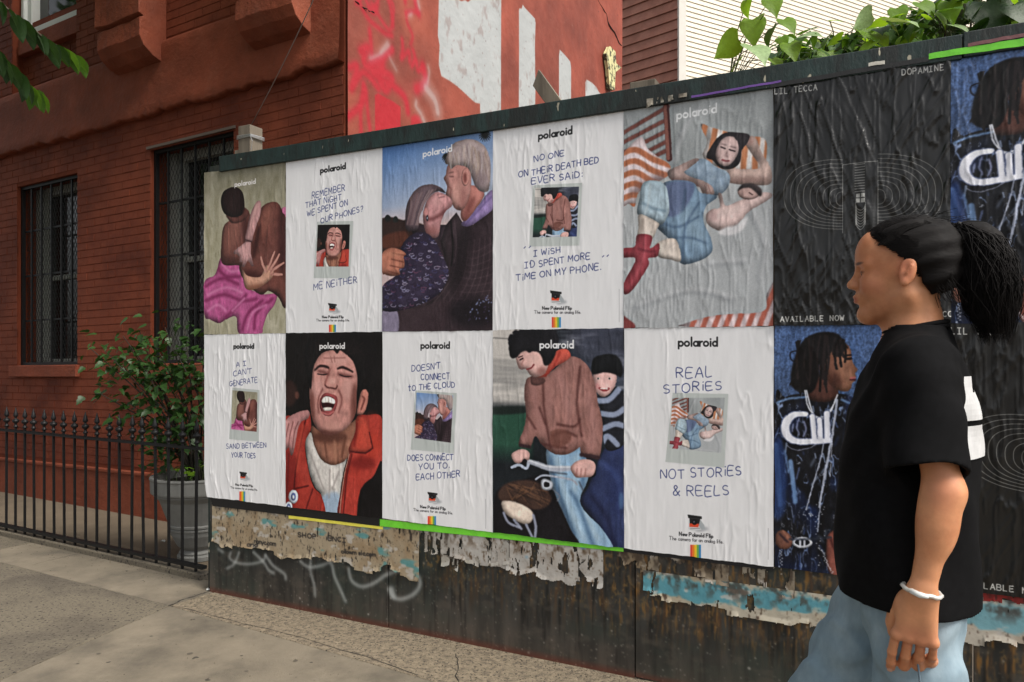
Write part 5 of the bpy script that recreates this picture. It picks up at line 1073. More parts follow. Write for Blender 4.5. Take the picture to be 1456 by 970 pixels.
# ------------------------------------------------------------------ posters
ART = all_art()
def wrinkle(h, w_, seed, amp, iso=0.0):
    a = vnoise(h, w_, 46, 7, seed, 3); b_ = vnoise(h, w_, 90, 14, seed + 1, 2); c_ = vnoise(h, w_, 22, 18, seed + 2, 3)
    r = np.clip(1 - np.abs(a - .5) * 9, 0, 1) ** 1.5 + .8 * np.clip(1 - np.abs(b_ - .5) * 12, 0, 1) ** 1.5
    if iso:
        def shear(cy, cx, k, sd, o=3):
            W2 = w_ + h; q = vnoise(h, W2, cy, cx, sd, o); ii = (np.arange(w_)[None] + (np.arange(h)[:, None] * k if k > 0 else (np.arange(h)[:, None] - h) * k)).astype(int) % W2; return np.take_along_axis(q, ii, 1)
        f1 = np.clip(1 - np.abs(shear(80, 12, .35, seed + 3) - .5) * 7, 0, 1) ** 1.3; f2 = np.clip(1 - np.abs(shear(70, 14, -.5, seed + 5) - .5) * 9, 0, 1) ** 1.3; big = vnoise(h, w_, 60, 16, seed + 6, 3); z_ = np.clip((vnoise(h, w_, 70, 40, seed + 8, 2) - .35) * 3, 0, 1)
        r = r * .9 + iso * (1.3 * f1 * z_ + 1.1 * f2 * (1 - z_) + 2.4 * big + .5 * c_)
    gate = np.clip((vnoise(h, w_, 70, 30, seed + 4, 2) - .3) * 3, .15, 1)
    return amp * r * (gate if not iso else 1)
def poster(key, c0, row, label, n0, seed, amp=.0018, iso=0, gain=1.0, rough=.45, spec=.28, coat=0, mt=None, s_ext=(0, 0), zr=None):
    s0, s1 = ED[c0] + s_ext[0], ED[c0 + 1] + s_ext[1]; z0, z1 = zr or ((ZM, ZT) if row == 0 else (ZB, ZM))
    gh, gw = (230, 152) if seen_ok(c0) else (60, 40)
    D = wrinkle(gh, gw, seed, amp, iso); r = np.random.default_rng(seed)
    ts = np.linspace(s0, s1, gw); zs = np.linspace(z0, z1, gh)
    ed = (vnoise(1, gw, 1, 12, seed + 7, 3)[0] - .5) * .006
    V = np.zeros((gh, gw, 3)); T2 = np.repeat(ts[None], gh, 0); Z2 = np.repeat(zs[:, None], gw, 1) + ed[None]
    if c0 == 0 and row == 1: T2 = T2 + np.linspace(1, 0, gw)[None] * np.clip((z0 + .16 - zs) / .16, 0, 1)[:, None] ** 2 * .022
    T2 += ((vnoise(gh, 1, 40, 1, seed + 8, 2) - .5) * .004)
    n_ = n0 + D
    V[..., 0] = HO.x0 + HO.ux * T2 + HO.nx * n_; V[..., 1] = HO.y0 + HO.uy * T2 + HO.ny * n_; V[..., 2] = Z2
    me = grid_mesh('poster', V); uv_by(me, plane_uv(HO, s0, s1, z0, z1))
    if mt is None: mt = paintmat('poster print', ART[key].a, rough, .35, 70, .0012, spec, gain, (1, 1, .25), coat)
    me.materials.append(mt)
    return mkobj('poster', me, None, None, label=label, category='poster', group='posters pasted on the hoarding'), mt
def seen_ok(c0): return c0 < 7
WG, PG = 1.04, .96
poster('beach', 0, 0, 'photo poster of a bare couple embracing on sand, pink cloth round the waist', .009, 101, gain=PG)
poster('remember', 1, 0, 'white handwritten poster ending in the words ME NEITHER', .0075, 102, .0016, gain=WG)
poster('kiss', 2, 0, 'photo poster of an elderly couple kissing under a blue sky', .009, 103, gain=PG)
poster('deathbed', 3, 0, 'white handwritten poster about a deathbed wish, beneath the tilted board', .0075, 104, .0017, gain=WG)
poster('bed', 4, 0, 'photo poster of a woman in denim lying beside a baby, striped pillows', .009, 105, .0022, .1, gain=PG)
poster('generate', 0, 1, "white handwritten poster starting A I CAN'T GENERATE, lower left corner curling", .0075, 106, gain=WG)
poster('shout', 1, 1, 'photo poster of a shouting man in a red jacket, eyes shut', .009, 107, gain=PG)
poster('cloud', 2, 1, 'white handwritten poster about the cloud, with a snapshot of the kissing couple', .0075, 108, .0015, gain=WG)
poster('bike', 3, 1, 'photo poster of a person in a brown jacket steering a bicycle, child behind', .009, 109, gain=PG)
poster('reels', 4, 1, 'white handwritten poster reading REAL STORIES NOT STORIES & REELS', .0075, 110, .0015, gain=WG)
_, mdk = poster('dark', 5, 0, 'crumpled glossy black poster with white concentric rings, above the walker', .008, 111, .0048, .9, gain=.9, rough=.30, spec=.45, coat=.12, s_ext=(.004, 0))
_, mrp = poster('rapper', 5, 1, 'blue photo poster of a man with short dreadlocks, left of the walker\'s chest', .0065, 112, .0018, .12, gain=.95, rough=.36, s_ext=(.004, 0))
poster('rapper', 6, 0, 'creased blue photo poster of a man with dreadlocks, rightmost of the upper row', .0065, 113, .004, .5, gain=.9, mt=mrp, zr=(ZM, 2.36))
poster('dark', 6, 1, 'black poster with white rings behind the walker\'s back, in the lower row', .0068, 114, .0035, .5, mt=mdk)
# printed edges of older sheets showing round the new ones
def strip(quad, col, label, cat, n, rough=.5, amp=.003):
    """quad: photo pixels TL TR BR BL on the hoarding"""
    K = 24; (a, c, d, e) = [np.array(HO.inv(*p)) for p in quad]; V = np.zeros((3, K, 3)); r = np.random.default_rng(int(quad[0][0]))
    w0 = vnoise(1, K, 1, 3, int(quad[0][0]), 2)[0] - .5
    for i in range(K):
        f = i / (K - 1); up_, lo = a + (c - a) * f, e + (d - e) * f
        for j in range(3): p = lo + (up_ - lo) * j / 2; V[j, i] = HO.at(p[0], p[1] + w0[i] * amp, n + (.0012 * w0[i]))
    o = mkobj('older_poster', grid_mesh('older_poster', V), mat('older poster edge', S2L(col), rough, .15, 20, bump=.3, bscale=60), None, label=label, category='poster', group='edges of older posters showing round the new ones'); return o
strip([(541, 738), (887, 777), (887, 784), (541, 748)], (112, 208, 52), 'bright green poster edge below the bicycle and cloud posters', 'poster', .0052)
strip([(1320, 80), (1456, 58), (1456, 69), (1320, 88)], (112, 208, 52), 'bright green poster edge under the rail at the right', 'poster', .0262)
strip([(411, 728), (545, 744), (545, 753), (411, 737)], (226, 216, 84), 'thin yellow poster edge below the shouting man', 'poster', .0035)
strip([(297, 700), (546, 734), (546, 749), (303, 719)], (16, 14, 16), 'black poster edge below the two leftmost posters of the lower row', 'poster', .0045)
strip([(886, 772), (1100, 800), (1100, 811), (886, 784)], (18, 18, 22), 'black poster edge below the REAL STORIES poster', 'poster', .0045)
strip([(985, 139), (1112, 117), (1112, 120), (985, 142)], (108, 72, 150), 'thin purple poster edge above the woman and baby poster', 'poster', .0265)
strip([(1097, 122), (1320, 84), (1320, 91), (1097, 128)], (26, 26, 26), 'black poster edge tucked under the rail above the black ringed poster', 'poster', .0255)
strip([(1235, 93), (1258, 90), (1258, 95), (1235, 98)], (206, 202, 190), 'small white paper scrap stuck on the rail above the black ringed poster', 'poster', .028)
strip([(1375, 66), (1456, 51), (1456, 56), (1375, 71)], (120, 76, 78), 'dull red poster edge on the rail at the right end', 'poster', .0275)
strip([(302, 247), (352, 235), (352, 241), (302, 255)], (30, 60, 56), 'dark green scrap at the top left corner above the sand poster', 'poster', .005)

# torn remains of old sheets
def torn(x0, x1, zt, zb, seed, colfn, label, n, frag=.5, drawn=None):
    s0 = HO.inv(x0, 800)[0]; s1 = HO.inv(x1, 850)[0]; W = int((s1 - s0) / .0033); H = int((zt - zb + .08) / .0033); zl = zb - .08
    zz = np.linspace(zl, zt, H)[:, None]; edge = zb + (vnoise(1, W, 1, 26, seed, 3)[0] - .5) * .05 + (np.round(vnoise(1, W, 1, 40, seed + 1, 1)[0] * 3) / 3 - .5) * .05
    big = vnoise(H, W, 26, 9, seed + 2, 4); m = (zz > edge[None]) & (big < 1 - frag * .5 + .10 * (zz - zb) / .2)
    m &= ~((vnoise(H, W, 34, 7, seed + 3, 4) > (.68 - .10 * frag if frag > .3 else .78)) & (vnoise(H, W, 20, 30, seed + 4, 2) > .45)); m = m[:-1, :-1]
    col = np.zeros((H, W, 3), np.float32); colfn(col, s0, s1, zl, zt, seed)
    t = np.linspace(s0, s1, W); V = np.zeros((H, W, 3)); nn = n + .0028 * vnoise(H, W, 14, 12, seed + 5, 3) + .006 * np.clip(1 - (zz - edge[None]) / .02, 0, 1) * (vnoise(1, W, 1, 20, seed + 6, 2) > .5)
    V[..., 0] = HO.x0 + HO.ux * t[None] + HO.nx * nn; V[..., 1] = HO.y0 + HO.uy * t[None] + HO.ny * nn; V[..., 2] = zz
    me = grid_mesh('torn_poster', V, m); uv_by(me, plane_uv(HO, s0, s1, zl, zt)); me.materials.append(paintmat('torn paper', col, .7, .4, 80, .002, gain=.78))
    mkobj('torn_poster', me, None, None, label=label, category='poster', group='torn remains of old posters')
def paper(base, stain, dark, teal=0, tealc=(88, 160, 178), txt=()):
    def fn(col, s0, s1, z0, z1, seed):
        H, W = col.shape[:2]; c = Cv(W, H, base); a = vnoise(H, W, 26, 20, seed + 11, 4); b_ = vnoise(H, W, 10, 8, seed + 12, 4); g = vnoise(H, W, 16, 40, seed + 13, 3)
        c.put(np.clip((a - .45) * 3, 0, 1) * .6, stain); c.put(np.clip((vnoise(H, W, 9, 3.5, seed + 15, 4) - .66) * 12, 0, 1) * .85, dark); c.put(np.clip((vnoise(H, W, 3, 3, seed + 16, 2) - .72) * 8, 0, 1) * .5, dark)
        if teal > .4: zq = np.linspace(1, 0, H)[:, None]; c.put(np.clip((zq - .54 + (vnoise(H, W, 14, 22, seed + 21, 4) - .5) * .5) * 20, 0, 1) * np.clip((1.02 - zq + (b_ - .5) * .4) * 8, 0, 1) * .92, tealc)
        elif teal: c.put(np.clip((g - (1 - teal)) * 14, 0, 1) * .9, tealc)
        c.put(np.clip((vnoise(H, W, 9, 14, seed + 14, 3) - .66) * 14, 0, 1) * .8, (206, 200, 192))
        zf = np.linspace(z1, z0, H)
        c.put(np.clip((zf[:, None] - (z1 - .09)) / .05, 0, 1) * np.clip((b_ - .5) * 6, 0, 1) * .7, dark)
        c.T = lambda x, y: ((HO.inv(x, y)[0] - s0) / (s1 - s0) * W, (z1 - HO.inv(x, y)[1]) / (z1 - z0) * H)
        for t_, x_0, y_0, x_1, y_1, hh in txt: write(c, t_, x_0, y_0, x_1, y_1, hh, (44, 40, 38), .9, .05)
        col[:] = c.a
    return fn
torn(302, 596, .545, .275, 201, paper((176, 160, 134), (150, 122, 88), (40, 34, 30), .3, (96, 158, 160), (('nbnyc.com', 362, 772, 392, 776, 7), ('and', 352, 776, 366, 778, 6), ('SHOP 205 ENCI', 424, 763, 492, 771, 6), ('ollowmusic.com', 486, 786, 534, 791, 6))), 'stained beige torn poster layers at the left end below the row', .001, .25)
torn(594, 724, .52, .40, 202, paper((176, 172, 164), (150, 140, 126), (60, 48, 36)), 'tattered grey paper strip below the cloud poster', .001, .75)
torn(640, 858, .53, .375, 203, paper((192, 188, 182), (170, 160, 150), (84, 62, 40), .24, (110, 160, 190)), 'ragged pale paper with vertical tears below the bicycle poster', .0016, .6)
torn(628, 652, .40, .33, 207, paper((180, 178, 170), (160, 150, 136), (60, 50, 40)), 'small torn pale scrap hanging below the tattered strip', .0012, .5)
torn(880, 1130, .535, .455, 205, paper((150, 140, 124), (120, 96, 66), (50, 38, 28)), 'brown flaking paper remains below the REAL STORIES poster', .001, .9)
torn(915, 1300, .455, .345, 204, paper((196, 188, 170), (168, 150, 120), (70, 52, 40), .52), 'cream torn strip with a pale blue band left of the walker', .0018, .2)
torn(1330, 1620, .52, .36, 206, paper((198, 190, 176), (172, 150, 128), (60, 44, 36), .5, (120, 176, 190)), 'cream, blue and red torn strip at the right end behind the walker', .0018, .2)
torn(1380, 1600, .56, .505, 208, paper((150, 40, 36), (172, 90, 70), (60, 24, 20)), 'red torn paper edge at the right end behind the walker', .0028, .4)

torn(922, 1012, 2.385, 2.352, 209, paper((170, 164, 150), (120, 110, 96), (50, 44, 36)), 'crumbs of torn paper under the rail above the woman and baby poster', .0245, .9)
# ------------------------------------------------------------------ iron fence
fe = empty('iron_fence', ST.at(1.0, 0), 'low black wrought iron railing with spear tips in front of the brick building', 'fence')
pk = MB(); pk.box(-.0065, -.0065, .03, .0065, .0065, .80); pm = pk.mesh('picket'); pm.materials.append(m_iron)
fi = MB(); fi.lathe([(.007, .80), (.013, .803), (.013, .812), (.008, .816), (.008, .832), (.018, .842), (.020, .852), (.014, .862), (.007, .866), (.006, .874), (.013, .884), (.014, .892), (.009, .915), (.004, .935), (.0015, .950)], 8); fm = fi.mesh('finial', True); fm.materials.append(m_iron)
rf = random.Random(3)
t = .086 - .1232 * 24
while t < 2.24:
    p = ST.at(t, 0, .0); o_ = mkobj('picket', pm, None, fe, loc=p); o_.rotation_euler = (rf.uniform(-.008, .008), rf.uniform(-.012, .012), math.atan2(ST.uy, ST.ux)); f_ = mkobj('finial', fm, None, None); f_.parent = o_; f_.scale = (1.2, 1.2, 1)
    t += .1232
for z_, h_ in ((.775, .016), (.070, .02)):
    q = MB(); q.pbox(ST, -3.2, 2.26, z_ - h_ / 2, z_ + h_ / 2, -.016, .016); q.obj('rail', m_iron, fe)

# ------------------------------------------------------------------ leaves
def leaf_mesh(name, kind, m):
    """unit length along +Y from the stalk at the origin, folded on the midrib and drooping"""
    if kind == 'heart': W_ = [(.0, .0), (.30, -.10), (.46, .06), (.48, .26), (.40, .48), (.24, .72), (.08, .92), (0, 1.06)]
    elif kind == 'oval': W_ = [(0, 0), (.14, .05), (.27, .22), (.30, .42), (.24, .64), (.12, .86), (0, 1.0), (0, 1.0)]
    else: W_ = [(0, 0), (.20, .04), (.34, .18), (.32, .34), (.22, .46), (.26, .62), (.12, .80), (0, 1.0)]
    n = len(W_); v = []; f = []
    mid = [(0, max(0, y)) for x, y in W_]
    def P(x, y): return (x, y, -.30 * (max(y, 0) ** 2) + .34 * abs(x) - .55 * x * x)
    for (x, y), (_, my) in zip(W_, mid): v += [P(0, my), P(x * .55, (y + my) / 2), P(x, y), P(-x * .55, (y + my) / 2), P(-x, y)]
    for i in range(n - 1):
        a, b_ = i * 5, (i + 1) * 5
        for p, q, sgn in ((0, 1, 1), (1, 2, 1), (0, 3, 0), (3, 4, 0)):
            f.append((a + p, a + q, b_ + q, b_ + p) if sgn else (a + p, b_ + p, b_ + q, a + q))
    me = bpy.data.meshes.new(name); me.from_pydata(v, [], f); me.update(); me.polygons.foreach_set('use_smooth', [True] * len(f)); me.materials.append(m); return me
def leafmat(name, col, tr=.35, rough=.45):
    m = mat(name, col, rough, .3, 6, spec=.4, bump=.25, bscale=12, bdist=.01); n = m.node_tree; b_ = n.nodes['Principled BSDF']; t_ = n.nodes.new('ShaderNodeBsdfTranslucent'); t_.inputs[0].default_value = (col[0] * 1.9, col[1] * 1.7, col[2] * .8, 1)
    x = n.nodes.new('ShaderNodeMixShader'); x.inputs[0].default_value = tr; out = n.nodes['Material Output']; n.links.new(b_.outputs[0], x.inputs[1]); n.links.new(t_.outputs[0], x.inputs[2]); n.links.new(x.outputs[0], out.inputs[0]); return m
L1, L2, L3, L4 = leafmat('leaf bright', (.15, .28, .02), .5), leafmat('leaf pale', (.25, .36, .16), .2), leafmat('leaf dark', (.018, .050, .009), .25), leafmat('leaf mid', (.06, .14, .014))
heart = [leaf_mesh('leaf', 'heart', m) for m in (L1, L2, L3, L4)]; ovals = [leaf_mesh('leaf', 'oval', m) for m in (L3, L4)]; lobed = [leaf_mesh('leaf', 'lobed', m) for m in (L3, L4)]
m_stem = mat('green stem', (.07, .10, .03), .6, .2, 10); m_bark = mat('brown bark', (.075, .055, .038), .9, .3, 9, bump=.8, bscale=30, bdist=.01)
rl = random.Random(11)
def put_leaf(me, p, size, tip, roll, parent, wid=1.0):
    """tip: direction the leaf points, roll: spin round that direction (0 = upper side to the sky)"""
    tip = Vector(tip).normalized(); up = Vector((0, 0, 1)); x = tip.cross(up)
    x = x.normalized() if x.length > 1e-3 else Vector((1, 0, 0)); z = x.cross(tip); R = Matrix((x, tip, z)).transposed().to_4x4() @ Matrix.Rotation(roll, 4, 'Y')
    o = bpy.data.objects.new('leaf', me); COL.objects.link(o); o.parent = parent; o.matrix_parent_inverse = parent_inv(parent); o.location = p; o.rotation_euler = R.to_euler(); o.scale = (size * wid, size, size); return o
# sapling with big heart-shaped leaves growing over the rail
vine = empty('sapling', HO.at(3.6, 0, -.7), 'leafy sapling with big heart-shaped leaves growing over the top of the hoarding', 'plant')
q = MB()
stems = []
for t_, n_, lean, h_ in ((3.02, -.35, -.20, 2.68), (3.30, -.5, -.05, 2.75), (3.55, -.45, .1, 2.8), (3.85, -.55, -.1, 2.9), (4.2, -.5, .1, 2.95), (4.6, -.5, .1, 3.0), (3.7, -.9, 0, 3.1), (4.9, -.6, .1, 3.0)):
    base = Vector(HO.at(3.7 + (t_ - 3.7) * .35, -.1, -.75)); top = Vector(HO.at(t_ + lean, h_ - .16, n_)); mid = base.lerp(top, .6) + Vector((rl.uniform(-.08, .08), rl.uniform(-.05, .05), 0)); q.tube([base, mid, top], [.014, .010, .004], 6); stems.append((mid, top))
q.obj('stem', m_bark, vine, smooth=True)
# (pixel, size m, tip direction along hoarding / up / out, roll, kind)
def on_ray(px, py, n_):
    Pn = Plane(HO.x0 + HO.nx * n_, HO.y0 + HO.ny * n_, HO.ux, HO.uy); t_, z_ = Pn.inv(px, py); return Vector(Pn.at(t_, z_)), t_
def dirv(a, u, o_): return Vector((HO.ux * a + HO.nx * o_, HO.uy * a + HO.ny * o_, u))
tw = MB()
HL = [(1050, 56, .17, (-.9, -.55, .3), .9, 0, -.1), (1070, 28, .15, (.1, -1, .3), .2, 0, -.12), (1096, -2, .13, (.3, -.8, .5), .3, 0, -.15), (1062, 0, .10, (-.1, -1, .2), .2, 0, -.1), (1070, 66, .20, (.5, -.55, .75), .0, 1, -.06), (1054, 84, .12, (-.5, -.6, .5), .3, 0, -.08), (1098, 84, .10, (.6, -.6, .5), .2, 0, -.08),
      (1122, 62, .14, (.3, -.7, .6), .2, 0, -.08), (1114, 28, .13, (.5, -.6, .5), .3, 0, -.15), (1140, 52, .12, (.8, -.1, .6), .5, 1, -.08), (1158, 70, .12, (.9, -.5, .5), .0, 3, -.06), (1098, 40, .12, (-.3, -.8, .4), .2, 3, -.15), (1238, 48, .15, (.6, -.6, .6), .2, 0, -.08), (1268, 32, .17, (.8, -.25, .8), .0, 1, -.06), (1240, 20, .13, (-.8, -.5, .3), .9, 1, -.1),
      (1275, 12, .11, (.2, -.8, .5), .3, 0, -.12), (1308, 4, .12, (.5, -.6, .5), .3, 0, -.1), (1300, 34, .11, (-.4, -.7, .5), .2, 3, -.1), (1350, 2, .13, (.1, -.9, .5), .2, 0, -.1), (1352, 36, .11, (.7, -.4, .5), .2, 1, -.1), (1400, 4, .22, (.2, -.8, .5), .2, 2, -.15), (1392, 38, .12, (-.3, -.6, .5), .2, 2, -.12), (1440, 8, .17, (.4, -.7, .5), .3, 2, -.12), (1180, 50, .10, (-.5, -.7, .6), .3, 3, -.1), (1205, 52, .11, (.2, -.7, .6), .3, 3, -.1), (1180, 30, .07, (.9, -.1, .3), .3, 0, -.15), (1086, 22, .05, (-.9, -.3, .3), .2, 1, -.1), (1330, 18, .11, (.5, -.7, .4), 0, 0, -.1), (1216, 40, .1, (.6, -.6, .4), 0, 0, -.1)]
for px_, py_, sz, (a_, u_, o_), ro, kd, n_ in HL:
    p, t_ = on_ray(px_, py_, n_ - .05); put_leaf(heart[kd], p, sz * .74, dirv(a_, u_, o_), ro, vine, rl.uniform(.8, 1.0)); s_ = min(stems, key=lambda s: (s[1] - p).length)[1]
    tw.tube([p, p.lerp(s_, .5) + Vector((0, 0, .05)), p.lerp(s_, .9) + Vector((0, 0, -.02))], .0022, 4)
tops = [(1108, 52), (1130, 48), (1160, 50), (1200, 46), (1230, 36), (1270, 24), (1310, 6), (1350, -20), (1400, -50), (1456, -60), (1620, -60), (2000, -60)]
for i in range(245):
    px_ = rl.uniform(1105, 1470) if i < 215 else rl.uniform(1470, 2000); ty = np.interp(px_, [a for a, _ in tops], [b_ for _, b_ in tops]); n_ = -rl.uniform(.09, .75)
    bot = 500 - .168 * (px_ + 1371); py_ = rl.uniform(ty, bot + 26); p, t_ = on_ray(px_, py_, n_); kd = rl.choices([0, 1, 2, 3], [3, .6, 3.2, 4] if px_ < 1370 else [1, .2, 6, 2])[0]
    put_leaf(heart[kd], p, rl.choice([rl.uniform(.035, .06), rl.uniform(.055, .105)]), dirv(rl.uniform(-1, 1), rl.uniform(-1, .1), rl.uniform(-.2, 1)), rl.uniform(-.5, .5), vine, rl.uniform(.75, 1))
    if i % 3 == 0: s_ = min(stems, key=lambda s: (s[1] - p).length)[1]; tw.tube([p, p.lerp(s_, .5) + Vector((0, 0, .03)), s_], .002, 3)
tw.obj('twig', m_stem, vine, kind='stuff')
def bake_leaf(mb, me, p, size, tip, roll):
    tip = Vector(tip).normalized(); x = tip.cross(Vector((0, 0, 1))).normalized(); z = x.cross(tip); R = Matrix((x, tip, z)).transposed().to_4x4() @ Matrix.Rotation(roll, 4, 'Y')
    mb.add([p + (R @ (v.co * size)) for v in me.vertices], [tuple(q.vertices) for q in me.polygons])
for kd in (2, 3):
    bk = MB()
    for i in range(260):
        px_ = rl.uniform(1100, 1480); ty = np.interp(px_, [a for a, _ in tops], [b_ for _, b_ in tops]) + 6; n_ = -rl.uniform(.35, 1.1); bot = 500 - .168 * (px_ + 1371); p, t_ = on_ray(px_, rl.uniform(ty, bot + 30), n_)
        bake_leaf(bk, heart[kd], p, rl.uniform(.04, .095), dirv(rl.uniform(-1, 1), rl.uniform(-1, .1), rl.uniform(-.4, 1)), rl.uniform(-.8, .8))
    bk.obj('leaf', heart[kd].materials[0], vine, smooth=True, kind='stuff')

# ------------------------------------------------------------------ planter with its shrub
pc = Vector(((282 - CX) / F * 4.85, 4.85, -.012))
pot = empty('planter', pc, 'grey footed plastic planter with ribbed bands behind the iron railing', 'planter')
m_pot = mat('grey planter', S2L((118, 118, 114)), .75, .15, 9, bump=.3, bscale=30, bdist=.003)
q = MB(); q.lathe([(.11, 0), (.128, .004), (.13, .03), (.115, .04), (.118, .05), (.112, .06), (.10, .07), (.13, .10), (.165, .17), (.172, .20), (.180, .205), (.182, .216), (.175, .222), (.186, .228), (.188, .24), (.180, .246), (.20, .30), (.235, .40), (.262, .43), (.268, .434), (.268, .446), (.285, .452), (.288, .462), (.29, .535), (.295, .545), (.292, .555), (.27, .555), (.26, .50)], 36)
q.v = [(x + pc.x, y + pc.y, z + pc.z) for x, y, z in q.v]; q.obj('pot', m_pot, pot, smooth=False)
q = MB(); q.lathe([(.0, .49), (.262, .50), (.262, .505), (0, .52)], 24); q.v = [(x + pc.x, y + pc.y, z + pc.z) for x, y, z in q.v]; q.obj('soil', mat('potting soil', (.02, .014, .01), 1, .3, 30, bump=.8, bscale=60), pot)
lobed = [leaf_mesh('leaf', 'lobed', m) for m in (L3, leafmat('leaf shrub', (.028, .072, .014), .2))]
sh = empty('shrub', pc + Vector((0, 0, .51)), 'dark leafy shrub rising from the grey planter against the brick wall', 'shrub')
q = MB(); tips = []
def sh_pt(px_, py_, d): return Vector(((px_ - CX) / F * d, d, CAM_H + (HY - py_) / F * d))
for px_, py_, d in ((128, 495, 4.85), (150, 500, 4.95), (175, 478, 4.9), (160, 510, 4.75), (198, 470, 5.0), (215, 480, 4.9), (235, 466, 4.8), (262, 462, 4.85), (250, 500, 4.7), (205, 520, 4.8), (230, 530, 4.9), (210, 560, 4.75), (185, 575, 4.8), (250, 560, 4.75), (275, 520, 4.75), (240, 600, 4.8), (222, 620, 4.75), (262, 640, 4.8), (290, 500, 4.8), (305, 560, 4.85), (200, 600, 4.9), (270, 590, 4.7), (135, 556, 4.75), (225, 500, 5.05), (185, 495, 4.9), (215, 640, 4.8), (232, 655, 4.9)):
    base = pc + Vector((rl.uniform(-.05, .05), rl.uniform(-.05, .05), .5)); e_ = sh_pt(px_, py_, d); mid = base.lerp(e_, .5) + Vector((rl.uniform(-.03, .06), 0, .12)); q.tube([base, base.lerp(mid, .5) + Vector((.01, 0, .05)), mid, e_], [.008, .007, .005, .0025], 5); tips.append((mid, e_))
q.obj('stem', mat('dark stem', (.02, .016, .01), .9), sh, smooth=True)
cnt = 0
for mid, e_ in tips:
    k_ = 11
    for i in range(k_):
        f = rl.uniform(.35, 1.02); p = mid.lerp(e_, f) + Vector((rl.gauss(0, .06), rl.gauss(0, .06), rl.gauss(0, .055))); put_leaf(rl.choice(lobed), p, rl.uniform(.035, .075), (rl.uniform(-1, .8), rl.uniform(-1, .3), rl.uniform(-.5, .25)), rl.uniform(-.7, .7), sh, rl.uniform(.8, 1.1)); cnt += 1
for kd in (0, 1):
    bk = MB()
    for mid, e_ in tips:
        for i in range(9):
            f = rl.uniform(.3, 1.02); p = mid.lerp(e_, f) + Vector((rl.gauss(0, .06), rl.gauss(.03, .07), rl.gauss(0, .055))); tip = Vector((rl.uniform(-1, .8), rl.uniform(-1, .3), rl.uniform(-.6, .2))); bake_leaf(bk, lobed[kd], p, rl.uniform(.04, .08), tip, rl.uniform(-.8, .8))
    bk.obj('leaf', lobed[kd].materials[0], sh, smooth=True, kind='stuff')
hd = empty('shrub', pc + Vector((.0, -.1, .51)), 'low yellow-green ground plant round the rim of the grey planter', 'plant')
hb_ = MB()
for i in range(40):
    a_ = rl.uniform(0, 6.28); r_ = rl.uniform(.03, .22); p = pc + Vector((r_ * math.cos(a_), r_ * math.sin(a_), .51)); e_ = p + Vector((rl.gauss(0, .03), rl.gauss(0, .03), rl.uniform(.05, .13))); hb_.tube([p, e_], .0015, 3)
    put_leaf(rl.choice([ovals[1], heart[0], ovals[0]]), e_, rl.uniform(.03, .05), (rl.uniform(-1, 1), rl.uniform(-1, 1), rl.uniform(-.2, .5)), 0, hd)
hb_.obj('stem', m_stem, hd, kind='stuff')

# ------------------------------------------------------------------ street tree at the left; a few of its twigs hang into view
tp = SP(-1.2, 3.9); tree = empty('street_tree', (tp[0], tp[1], 0), 'street tree at the kerb whose leafy twig tips hang in at the top left corner', 'tree')
q = MB(); q.tube([(tp[0], tp[1], -.15), (tp[0] + .03, tp[1], .3), (tp[0], tp[1] + .03, 1.6), (tp[0] + .05, tp[1], 3.2), (tp[0], tp[1] + .1, 5.0)], [.20, .15, .13, .12, .08], 12); q.obj('trunk', m_bark, tree, smooth=True)
lb = MB(); cc = Vector((tp[0] + .2, tp[1] + 1.4, 5.4)); ends = []
for i in range(16):
    a_ = i * 2.4; r_ = 1.4 + (i % 4) * .5; e_ = cc + Vector((r_ * math.cos(a_), r_ * .95 * math.sin(a_), rl.uniform(-1.2, 1.6))); s_ = Vector((tp[0], tp[1], 2.9 + .13 * i)); lb.tube([s_, s_.lerp(e_, .5) + Vector((0, 0, .4)), e_], [.05, .035, .012], 6); ends.append(e_)
lb.obj('limb', m_bark, tree, smooth=True)
# hanging twigs in view
def inframe(p, mrg=.04):
    if p[1] < .3: return False
    x, y = proj(p); return -60 < x < 1516 and y > -60
cr_ = MB()
def addleaf(mb, p, s, d, me):
    d = Vector(d).normalized(); x = d.cross(Vector((0, 0, 1))); x = x.normalized() if x.length > .01 else Vector((1, 0, 0)); z = x.cross(d)
    x = x * math.cos(s * 99) + z * math.sin(s * 99)
    mb.add([p, p + d * s * .45 + x * s * .3, p + d * s, p + d * s * .45 - x * s * .3], [(0, 1, 2, 3)])
nl = 0
while nl < 30000:
    a_, b_, r_ = rl.uniform(0, 6.283), math.acos(rl.uniform(-1, 1)), rl.uniform(.45, 1) ** .5
    p = cc + Vector((4.4 * r_ * math.sin(b_) * math.cos(a_), 3.1 * r_ * math.sin(b_) * math.sin(a_), 2.5 * r_ * math.cos(b_)))
    w1 = math.sin(p.x * 2.3 + 1) * math.sin(p.y * 2.1) * math.sin(p.z * 2.6 + 2)
    if w1 > .5 or inframe(p) or p.z < 2.5: nl += .2; continue
    if (p - Vector(FA.at((p.x - FA.x0) * FA.ux + (p.y - FA.y0) * FA.uy, p.z))).dot(Vector((FA.nx, FA.ny, 0))) < .3: nl += .2; continue
    addleaf(cr_, p, rl.uniform(.08, .15), (rl.uniform(-1, 1), rl.uniform(-1, 1), rl.uniform(-1, .2)), 0); nl += 1
cr_.obj('crown', L4, tree, kind='stuff')  # unseen crown, made larger, denser and lower to shade the brick facade
tw = MB()
